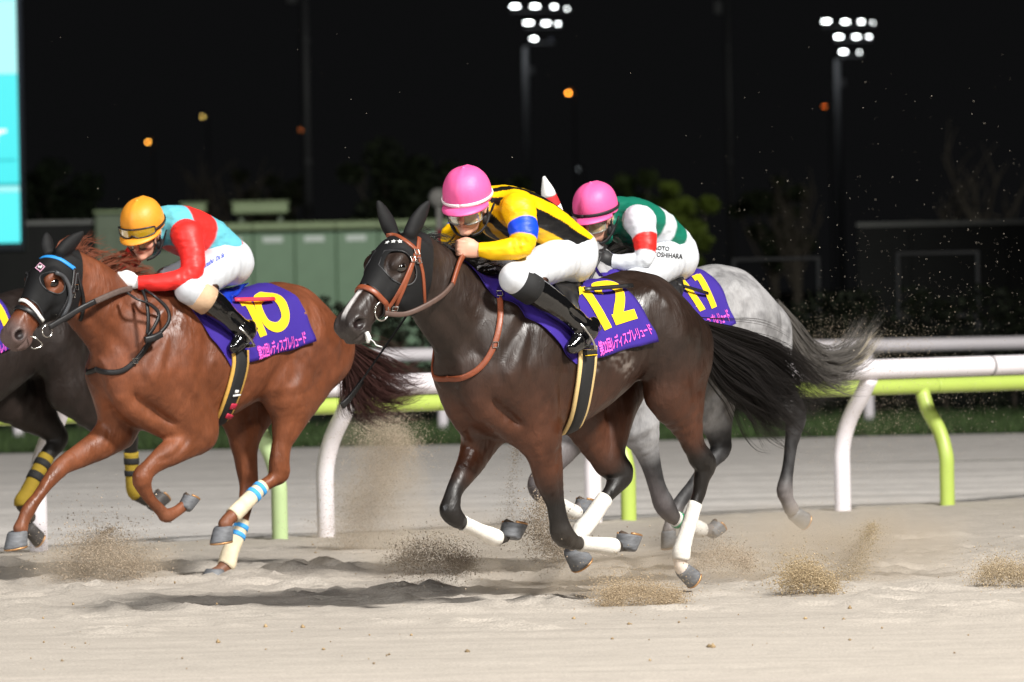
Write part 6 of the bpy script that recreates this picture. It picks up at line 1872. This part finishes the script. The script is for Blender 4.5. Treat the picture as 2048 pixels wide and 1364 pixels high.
# darker plant housing at the left
xa, xb = cab_x(185), cab_x(425); t = tag(empty('switch_housing', ((xa + xb) / 2, CY + 1.2, 0)), 'dull grey green housing behind the orange helmet', 'housing')
for nm, (x0, x1, y0, dz) in dict(body=(186, 300, 427, 0), side_body=(232, 425, 500, .5)).items():
    b = MB(); zt = cab_z((x0 + x1) / 2, y0); b.box((cab_x((x0 + x1) / 2) - (xa + xb) / 2, -dz, zt / 2), (cab_x(x1) - cab_x(x0), 1.0, zt), bev=.03); b.build(nm, M_cab3, t)
b = MB(); b.box((cab_x(243) - (xa + xb) / 2, 0, cab_z(243, 425) + .03), (cab_x(302) - cab_x(184), 1.1, .06), bev=.01); b.build('roof', M_cab2, t)
for q in (0, 1, 2):
    b = MB(); b.box((cab_x(215 + 28 * q) - (xa + xb) / 2, -.52, cab_z(243, 520)), (.22, .03, 1.2), bev=.01); b.build('panel', M_cab3, t)

# --- barriers with pale copings at both sides
M_cope = mat('pale_coping', lin(120, 120, 118), rough=.7)
M_wall = mat('dark_wall', lin(24, 24, 24), rough=.9, noise=.15, scale=2)
def barrier(x0, x1, y, label, s=96.0):
    D = FPX / s; a = at_depth(x0, y + (x0 - 1024) * 0, D); b_ = at_depth(x1, y, D); z = (a[2] + b_[2]) / 2; w = b_[0] - a[0]
    t = tag(empty('barrier_wall', ((a[0] + b_[0]) / 2, D, 0)), label, 'wall', 'low walls behind the track')
    m = MB(); m.box((0, .1, z / 2), (w, .2, z)); m.build('wall', M_wall, t)
    m = MB(); m.box((0, .1, z + .04), (w + .05, .28, .08), bev=.01); m.build('coping', M_cope, t)
    k = max(2, int(w / 1.6))
    for q in range(k):
        m = MB(); m.box((-w / 2 + w * (q + .5) / k, -.03, z * .5), (.12, .06, z - .04), bev=.01); m.build('pilaster', M_wall, t)
barrier(1716, 2300, 448, 'dark low wall with a pale top edge at the right behind the hedge')
barrier(-260, 184, 452, 'dark low wall with a pale top edge beside the lit screen')

# --- black tube frames standing behind the hedge on the right
M_tubef = mat('grey_tube', lin(82, 82, 82), rough=.5)
def tube_frame(x0, x1, y0, y1, label, s=150.0):
    D = FPX / s; P = [at_depth(x, y, D) for x, y in ((x0, y0), (x1, y0))]; zt = (P[0][2] + P[1][2]) / 2
    xm = (P[0][0] + P[1][0]) / 2; w = (P[1][0] - P[0][0]) / 2; zb = at_depth((x0 + x1) / 2, y1, D)[2]
    t = tag(empty('tube_frame', (xm, D, 0)), label, 'frame', 'empty tube frames behind the hedge')
    for x in (-w, w):
        V, F = tube_vf([(x, 0, -.05), (x, 0, zt)], .028, 10); mesh_np('upright', V, F, M_tubef, t, True)
    for z in (zt, zb):
        V, F = tube_vf([(-w - .02, 0, z), (w + .02, 0, z)], .026, 10); mesh_np('crossbar', V, F, M_tubef, t, True)
    for x, dx in ((-w, .1), (w, -.1)):
        V, F = tube_vf([(x, 0, zt - .02), (x, .7, -.05)], .022, 8); mesh_np('brace', V, F, M_tubef, t, True)
tube_frame(1468, 1637, 518, 634, 'grey tube frame just behind the grey horse rump')
tube_frame(1796, 1955, 506, 632, 'grey tube frame above the right end of the rail')

# --- furlong pole with a white ball, behind the pink helmet
D = FPX / 150.0; q = at_depth(878, 396, D); t = tag(empty('marker_pole', (q[0], D, 0)), 'red and white marker pole with a white ball, behind the nearest pink helmet', 'marker pole')
bm = bmesh.new(); bmesh.ops.create_uvsphere(bm, u_segments=20, v_segments=12, radius=.135); V = np.array([v.co[:] for v in bm.verts]) + np.array([0, 0, q[2]]); F = [[v.index for v in f.verts] for f in bm.faces]; bm.free()
mesh_np('ball', V, F, M_white, t, True)
M_redp = mat('red_paint', lin(200, 40, 50), rough=.4)
for i in range(8):
    z1 = q[2] - .12 - i * .30; z0 = max(z1 - .30, -.05)
    if z1 <= 0: break
    V, F = tube_vf([(0, 0, z0), (0, 0, z1)], .045, 12); mesh_np('pole_section', V, F, M_white if i % 2 == 0 else M_redp, t, True)

# --- big screen cut off by the left edge
def emis(name, c, s): return mat(name, (0.02, 0.02, 0.02), rough=.5, emit=(c, s))
SD = FPX / 120.0; a = at_depth(-420, 486, SD); b_ = at_depth(42, 486, SD); zt = at_depth(0, -160, SD)[2]; zb = b_[2]; xm = (a[0] + b_[0]) / 2; w = b_[0] - a[0]
t = tag(empty('video_screen', (xm, SD, 0)), 'big bright cyan video screen cut off by the left edge', 'screen')
m = MB(); m.box((-.10, .30, (zt + zb) / 2), (w + .30, .5, zt - zb + .30), bev=.03); m.build('cabinet', mat('screen_cabinet', lin(18, 24, 34), rough=.5), t)
for x in (-w * .35, w * .30):
    m = MB(); m.box((x, .35, zb / 2 - .1), (.35, .35, zb + .1)); m.build('leg', M_wall, t)
zr = lambda py: at_depth(20, py, SD)[2]
bands = [(-160, 0, (.30, .96, 1.0), 1.15), (0, 148, (.45, 1.0, 1.0), 1.1), (148, 366, (.06, .92, .96), 1.05), (366, 372, (.02, .62, .68), .9), (372, 384, (.40, 1.0, 1.0), 1.1), (384, 486, (.10, .95, .98), 1.1)]
for y0, y1, c, s_ in bands:
    z1, z0 = zr(y0), zr(y1); m = MB(); m.box((0, .03, (z0 + z1) / 2), (w - .02, .02, z1 - z0 - .004)); m.build('screen_band', emis('screen_light', c, s_), t)
wh = emis('screen_white', (1, 1, 1), 1.3)
Vt, Ft, ex = text_mesh('ます', .02, 2, .4)
xr = at_depth(13, 270, SD)[0] - xm
mesh_np('screen_text', np.array([(xr - 1.0 + p[0] * 1.0, .015, zr(250) - p[1] * (zr(250) - zr(306))) for p in Vt]), Ft, wh, t, False)
m = MB(); m.box((xr - .55, .015, zr(320)), (1.4, .01, .04)); m.build('screen_underline', emis('screen_rule', (.02, .7, .75), .9), t)

# --- floodlight masts across the course
M_mast = mat('mast_steel', lin(110, 112, 115), rough=.6)
M_lampbody = mat('lamp_body', lin(60, 60, 62), rough=.5)
def mast(lamps, pole_px, s, label, dim=()):
    D = FPX / s; bx = at_depth(pole_px[0], pole_px[1], D)[0]; tz = at_depth(pole_px[0], lamps[-1][1] + 14, D)[2]
    t = tag(empty('floodlight_mast', (bx, D, 0)), label, 'floodlight', 'floodlight masts across the course')
    V, F = tube_vf([(0, 0, 0), (0, 0, tz)], [.30, .20], 12); mesh_np('pole', V, F, M_mast, t, True)
    rows = {}
    for i, (x, y, wpx) in enumerate(lamps):
        p = at_depth(x, y, D); wl_ = max((wpx - 12) / s, .08); hl = .10
        rows.setdefault(round(y / 20), []).append(p)
        V = []; m = 20
        for q in range(m):
            an = 2 * math.pi * q / m; V.append((p[0] - bx + wl_ / 2 * math.copysign(abs(math.cos(an)) ** .6, math.cos(an)), -.30, p[2] + hl / 2 * math.copysign(abs(math.sin(an)) ** .6, math.sin(an))))
        ln_ = mesh_np('lamp_body', [(v[0] * 1, -.29, v[2]) for v in V] + [(v[0], .15, v[2]) for v in V], [list(range(m, 2 * m))[::-1]] + [[q, (q + 1) % m, m + (q + 1) % m, m + q] for q in range(m)], M_lampbody, t, False)
        mesh_np('lens', V, [list(range(m))[::-1]], emis('dim_lamp', (.6, .65, .9), .35) if i in dim else emis('floodlight_glow', (.96, 1.0, 1.0), 20 if wpx > 20 else 16), ln_, False)
    for k_, ps in rows.items():
        xs = [p[0] - bx for p in ps]; z = np.mean([p[2] for p in ps]) - .25
        m_ = MB(); m_.box(((min(xs) + max(xs)) / 2, .05, z), (max(xs) - min(xs) + .5, .12, .12)); m_.build('crossarm', M_mast, t)
    lamp('mast_glow', 'POINT', (bx - 1.2, D - 2.5, tz - .5), (bx, D, 0), 150, (.95, .98, 1.0), .4)
    m_ = MB(); m_.box((.32, .1, tz - 1.6), (.5, .4, .5), bev=.05); m_.build('ballast_box', M_lampbody, t)
mast([(1030, 13, 28), (1070, 13, 27), (1108, 14, 21), (1134, 18, 16), (1057, 46, 28), (1092, 47, 26), (1116, 48, 19), (1068, 78, 23), (1102, 79, 13)], (1055, 300), 30.0, 'floodlight mast with nine lamps above the yellow and black jockey', (8,))
mast([(1652, 43, 27), (1690, 44, 25), (1722, 44, 21), (1745, 46, 15), (1677, 74, 27), (1712, 74, 24), (1737, 74, 19), (1686, 104, 25), (1718, 105, 15)], (1678, 300), 29.0, 'floodlight mast with nine lamps at the upper right')
# unlit grey masts
def plain_mast(px, py_top, s, rad, label):
    D = FPX / s; p = at_depth(px, 300, D); zt = at_depth(px, py_top, D)[2]
    t = tag(empty('camera_mast', (p[0], D, 0)), label, 'mast', 'unlit grey masts')
    V, F = tube_vf([(0, 0, -.1), (0, 0, zt * .6), (0, 0, zt)], [rad, rad * .95, rad * .8], 12); mesh_np('pole', V, F, M_lampbody, t, True)
    for z in (zt * .45, zt * .75):
        V, F = tube_vf([(0, 0, z - .08), (0, 0, z + .08)], rad * 1.25, 12); mesh_np('collar', V, F, M_lampbody, t, True)
    m_ = MB(); m_.box((-rad * 2.4, 0, zt * .86), (rad * 2.2, .3, .5), bev=.03); m_.build('service_box', M_lampbody, t)
plain_mast(614, -120, 60, .17, 'dark unlit mast rising behind the cabinets at left')
plain_mast(1460, -90, 55, .14, 'dark unlit mast between the two lit floodlight masts')

# --- far street lamps
def street_lamp(px, py, dpx, c, s_, label):
    s = 22.0; D = FPX / s; p = at_depth(px, py, D); r = max(dpx - 14, 1.6) / 2 / s
    t = tag(empty('street_lamp', (p[0] + .5, D, 0)), label, 'street lamp', 'far lamps in the dark')
    V, F = tube_vf([(0, 0, 0), (0, 0, p[2]), (-.2, 0, p[2] + .35), (-.5, 0, p[2] + .30)], [.09, .06, .05, .05], 8); mesh_np('pole', V, F, M_mast, t, True)
    bm = bmesh.new(); bmesh.ops.create_uvsphere(bm, u_segments=14, v_segments=8, radius=r); V = np.array([v.co[:] for v in bm.verts]) * np.array([1.3, 1, 1]) + np.array([-.5, 0, p[2]]); F = [[v.index for v in f.verts] for f in bm.faces]; bm.free()
    mesh_np('lamp_head', V, F, emis('street_glow', c, s_ * 3.2), t, True)
street_lamp(1137, 186, 18, (1.0, .30, .03), 9, 'bright orange street lamp right of the first floodlight mast')
street_lamp(405, 233, 15, (1.0, .72, .18), 8, 'yellow street lamp high above the cabinets')
street_lamp(296, 284, 17, (1.0, .40, .05), 8, 'orange street lamp above the orange helmet')
street_lamp(601, 260, 10, (1.0, .25, .05), 2.2, 'small red lamp beside the dark mast at left')
street_lamp(1649, 213, 12, (1.0, .18, .02), 5, 'red orange lamp beside the right floodlight mast')
street_lamp(1157, 338, 11, (.7, .75, .8), .9, 'dim white lamp above the green and white jockey')

# --- trees and bushes in the dark
def tree(px, py_top, s, wpx, label, colr, n, leafs=True, seed=0, lf_size=.11):
    D = FPX / s; rr = np.random.default_rng(seed); p = at_depth(px, py_top, D); H_ = p[2]; wr = wpx / s / 2
    t = tag(empty('tree' if H_ > 4 else 'bush', (p[0], D, 0)), label, 'tree' if H_ > 4 else 'bush', 'trees and bushes in the dark behind the track')
    V, F = tube_vf(spline([(0, 0, -.1), (.1, 0, H_ * .35), (-.05, .1, H_ * .62)], 10), np.linspace(.035 * H_, .016 * H_, 10), 9); mesh_np('trunk', V, F, M_bark, t, True)
    ends = []
    mb = MB()
    for i in range(16 if not leafs else 9):
        z0 = H_ * rr.uniform(.25, .6); an = rr.uniform(0, 6.28); L_ = wr * rr.uniform(.5, 1.05); e = np.array([math.cos(an) * L_, math.sin(an) * L_ * .6, min(H_ * .98, z0 + H_ * rr.uniform(.2, .45))])
        b0 = np.array([0, 0, z0]); md = b0 * .5 + e * .5 + np.array([0, 0, -.05 * H_])
        mb.tube(spline([b0, md, e], 7), np.linspace(.012 * H_, .003 * H_, 7), 6); ends.append(e)
        for j in range(4 if not leafs else 1):
            f = rr.uniform(.35, .95); c = b0 * (1 - f) + e * f; e2 = c + rr.normal(0, 1, 3) * np.array([.25, .2, .25]) * wr + np.array([0, 0, .12 * H_])
            mb.tube(spline([c, c * .5 + e2 * .5 + np.array([0, 0, .02 * H_]), e2], 5), np.linspace(.005 * H_, .0015 * H_, 5), 5)
    mb.build('limb', M_bark, t, True)
    if leafs:
        cc = ends + [np.array([rr.normal(0, .45 * wr), rr.normal(0, .3 * wr), H_ * rr.uniform(.45, .92)]) for _ in range(14)]
        o = leaf_cloud('crown', cc, [np.array([.34, .3, .26]) * wr * rr.uniform(.6, 1.2) for _ in cc], n, lf_size, colr, t, seed + 1); o['kind'] = 'stuff'
GRN = lin(70, 84, 40)
tree(800, 300, 62, 260, 'dark bushy tree behind the number 12 horse ears', lin(46, 54, 34), 5200, True, 31)
tree(985, 330, 60, 170, 'dark bush right of the nearest pink helmet', lin(46, 54, 34), 3600, True, 32)
tree(1290, 336, 64, 130, 'dark green bush behind the green and white jockey', lin(60, 72, 36), 4000, True, 33)
tree(1362, 345, 66, 110, 'lighter green rounded bush behind the grey horse rump', lin(104, 120, 44), 4600, True, 34)
tree(1540, 360, 58, 130, 'dark leafy bush right of the lighter green one', lin(44, 52, 30), 3000, True, 35)
tree(130, 290, 58, 190, 'dark tree beside the lit screen', lin(44, 54, 36), 4200, True, 36)
tree(470, 300, 56, 240, 'bare tree standing behind the cabinets', GRN, 0, False, 37)
tree(545, 320, 56, 150, 'thin leafy tree behind the cabinets', lin(46, 50, 32), 2200, True, 38)
tree(1960, 300, 62, 250, 'bare pale branched tree at the right edge', GRN, 0, False, 39)
tree(1585, 330, 60, 120, 'bare thin tree between the mast and the grey horse tail', GRN, 0, False, 40)

# --- two added spots without masts: one brightens the cabinets, one the far trees
lamp('cabinet_fill', 'SPOT', (-3, 84, 17), (-8, 115, 1.2), 36000, (.98, 1.0, .93), 1.2, 60, .7)
lamp('tree_fill', 'SPOT', (25, 140, 26), (2, 195, 6), 22000, (.98, 1.0, .95), 1.2, 60, .7)
# ------------------------------------------------------------------ kicked-up sand
M_grain = mat('sand_grain', attr='Col', rough=.95, spec=.1)
OCT = np.array([(1, 0, 0), (-1, 0, 0), (0, 1, 0), (0, -1, 0), (0, 0, 1), (0, 0, -1)], float)
OF = np.array([(0, 2, 4), (2, 1, 4), (1, 3, 4), (3, 0, 4), (2, 0, 5), (1, 2, 5), (3, 1, 5), (0, 3, 5)])
def grains(name, label, P, size, seed, tone=(184, 168, 148)):
    rr = np.random.default_rng(seed); n = len(P)
    s = np.abs(rr.lognormal(0, .55, n)) * size; s = np.clip(s, size * .25, size * 3)
    V = (P[:, None] + OCT[None] * s[:, None, None] * rr.uniform(.6, 1.3, (n, 6, 1))).reshape(-1, 3)
    F = (OF[None] + (np.arange(n) * 6)[:, None, None]).reshape(-1, 3)
    col = np.repeat(np.array(lin(*tone))[None] * rr.uniform(.55, 1.2, n)[:, None], 6, 0)
    o = mesh_np(name, V, F, M_grain, None, False, col=col); tag(o, label, 'sand spray', 'sand thrown up by the hooves', 'stuff'); return o
def plume(label, path, s, n, sig, size, seed, depth=.25, bias=1.0, tone=(184, 168, 148)):
    """grains thrown along a path of photo points standing at image scale s (pixels per metre)"""
    n = int(n * 4.2); rr = np.random.default_rng(seed); D = FPX / s
    A = np.array([at_depth(x, y, D) for x, y in path]); A = spline(A, 60)
    t = rr.random(n) ** bias; i = (t * 59).astype(int); sg = np.interp(t, np.linspace(0, 1, len(sig)), sig)[:, None]
    off = rr.normal(size=(n, 3)) * sg * np.array([.8, .8 * depth / max(np.mean(sig), 1e-3), .55]) * (.35 + np.abs(rr.normal(size=(n, 1))))
    # clots: grains gather in threads
    k = rr.integers(0, 60, n); cl = rr.normal(size=(60, 3)) * .6
    off = off + cl[k] * sg * .8
    P = A[i] + off; P = P[P[:, 2] > -.01]
    return grains('kicked_sand', label, P, size * .27, seed + 1, tone)
plume('clump of sand bursting up behind the chestnut foreleg at the left', [(150, 1135), (190, 1095), (225, 1110), (290, 1140)], 378, 5200, [.10, .10, .09, .06], .0060, 41)
plume('thin spout of sand above the left clump', [(180, 1100), (205, 1070), (225, 1058)], 378, 500, [.02, .015, .01], .0045, 42)
plume('tall curtain of sand hanging in the air behind the chestnut horse', [(690, 1115), (705, 1060), (740, 990), (775, 920), (790, 860)], 345, 9000, [.08, .12, .12, .10, .09], .0042, 43, .2)
plume('pale shower of sand at the top of the curtain under the chestnut tail', [(810, 900), (790, 870), (760, 850), (740, 870)], 345, 3000, [.05, .07, .08, .06], .0045, 44, .2, tone=(190, 176, 155))
plume('low cloud of sand grains between the chestnut and number 12 horses', [(800, 1120), (850, 1105), (905, 1118), (940, 1130)], 400, 4200, [.05, .07, .06, .03], .0050, 45)
plume('sand grains flying up beside the number 12 near foreleg', [(1130, 1110), (1100, 1095), (1075, 1060), (1090, 1000)], 398, 2600, [.05, .07, .07, .03], .0060, 46)
plume('thread of sand between the number 12 forelegs', [(1010, 1060), (1020, 1000), (1030, 920), (1032, 870)], 380, 500, [.04, .03, .02, .015], .0045, 47)
plume('mound of sand heaped up in front of the number 12 hind hoof', [(1215, 1198), (1240, 1185), (1300, 1190), (1360, 1198)], 425, 5200, [.04, .06, .05, .03], .0052, 48, .15, tone=(184, 164, 136))
plume('sand flying behind the number 12 hind hoof', [(1395, 1135), (1430, 1110), (1470, 1115), (1500, 1135)], 400, 2600, [.04, .06, .05, .03], .0050, 49)
plume('tan clump of sand lifting off the track right of the number 12 horse', [(1580, 1175), (1600, 1145), (1625, 1155), (1665, 1175)], 415, 3600, [.05, .055, .05, .03], .0062, 50, .12, tone=(184, 164, 132))
plume('slanting streak of sand right of the tan clump', [(1690, 1165), (1715, 1130), (1735, 1080), (1745, 1050)], 400, 2200, [.04, .05, .04, .02], .0040, 51, .1, tone=(190, 172, 142))
plume('small mound of sand bursting up at the right edge', [(1965, 1155), (1990, 1138), (2020, 1142), (2060, 1150)], 410, 3000, [.04, .05, .05, .03], .0055, 52, .12, tone=(184, 166, 138))
plume('sand grains thrown past the grey horse hocks', [(1600, 1120), (1690, 900), (1790, 830), (1900, 820)], 350, 2200, [.10, .20, .25, .30], .0030, 53, .5)
plume('fan of sand grains above the grey tail', [(1640, 660), (1700, 690), (1790, 700), (1850, 690)], 350, 900, [.10, .12, .14, .12], .0036, 54, .3)
rr = np.random.default_rng(77); n = 1900
px = 1380 + 720 * rr.random(n) ** .8; py = 880 - np.abs(rr.normal(0, 270, n)); dd = FPX / rr.uniform(300, 380, n)
P = np.array([at_depth(x, y, d) for x, y, d in zip(px, py, dd)]); grains('flying_sand', 'sand specks glinting in the dark air at the right', P, .0011, 78, (200, 190, 175))
n = 110; px = 2048 * rr.random(n); py = 60 + 620 * rr.random(n); dd = FPX / rr.uniform(330, 430, n)
P = np.array([at_depth(x, y, d) for x, y, d in zip(px, py, dd)]); grains('flying_sand', 'few sand specks drifting high over the whole field', P, .0011, 79, (200, 190, 175))
# clods lying about on the track
n = 900; cx = rr.uniform(-7, 7.5, n); cy = 23 + 12 * rr.random(n)
keepc = ((cx - c0[0]) * RN[0] + (cy - c0[1]) * RN[1]) > .1
cz = sand_height(cx[keepc], cy[keepc]) + .004
o = grains('sand_clods', 'small sand clods lying on the beige track', np.stack([cx[keepc], cy[keepc], cz], -1), .0045, 80, (165, 142, 108))
# drifting dust close to the ground
def dust_puff(px, py, s, r, dens, label):
    c = at_depth(px, py, FPX / s)
    bm = bmesh.new(); bmesh.ops.create_icosphere(bm, subdivisions=3, radius=1)
    V = np.array([v.co[:] for v in bm.verts]) * np.array(r); F = [[v.index for v in f.verts] for f in bm.faces]; bm.free()
    m = bpy.data.materials.new('dust'); m.use_nodes = True; nt = m.node_tree; nt.nodes.clear(); L = nt.links.new
    out = nt.nodes.new('ShaderNodeOutputMaterial'); pv = nt.nodes.new('ShaderNodeVolumePrincipled'); L(pv.outputs[0], out.inputs['Volume'])
    pv.inputs['Color'].default_value = (*lin(226, 212, 192), 1)
    tc = nt.nodes.new('ShaderNodeTexCoord'); mp = nt.nodes.new('ShaderNodeMapping'); mp.inputs['Scale'].default_value = tuple(1 / q for q in r); L(tc.outputs['Object'], mp.inputs[0])
    ln_ = nt.nodes.new('ShaderNodeVectorMath'); ln_.operation = 'LENGTH'; L(mp.outputs[0], ln_.inputs[0])
    fr_ = nt.nodes.new('ShaderNodeMapRange'); fr_.inputs[1].default_value = 1; fr_.inputs[2].default_value = .15; fr_.inputs[3].default_value = 0; fr_.inputs[4].default_value = 1; L(ln_.outputs['Value'], fr_.inputs[0])
    nz = nt.nodes.new('ShaderNodeTexNoise'); nz.inputs['Scale'].default_value = 4; nz.inputs['Detail'].default_value = 3; L(tc.outputs['Object'], nz.inputs['Vector'])
    nr = nt.nodes.new('ShaderNodeMapRange'); nr.inputs[1].default_value = .38; nr.inputs[2].default_value = .68; L(nz.outputs[0], nr.inputs[0])
    mu = nt.nodes.new('ShaderNodeMath'); mu.operation = 'MULTIPLY'; L(fr_.outputs[0], mu.inputs[0]); L(nr.outputs[0], mu.inputs[1])
    mv = nt.nodes.new('ShaderNodeMath'); mv.operation = 'MULTIPLY'; L(mu.outputs[0], mv.inputs[0]); mv.inputs[1].default_value = dens * 2.6; L(mv.outputs[0], pv.inputs['Density'])
    o = mesh_np('dust', V, F, m, None, True); o.location = c; tag(o, label, 'dust', 'dust hanging over the track', 'stuff')
dust_puff(860, 1080, 385, (.80, .45, .26), .9, 'thin dust between the two front horses')
dust_puff(1180, 1150, 412, (.75, .40, .20), 1.8, 'thin dust under the number 12 horse')
dust_puff(1560, 1110, 395, (1.0, .5, .30), 1.8, 'thin dust right of the number 12 horse')
dust_puff(190, 1130, 378, (.55, .35, .20), 2.2, 'thin dust at the left edge')
dust_puff(1760, 1090, 395, (.6, .4, .28), 1.0, 'thin dust drifting at the right')
dust_puff(755, 980, 345, (.34, .30, .50), 2.6, 'thin dust rising under the chestnut tail')
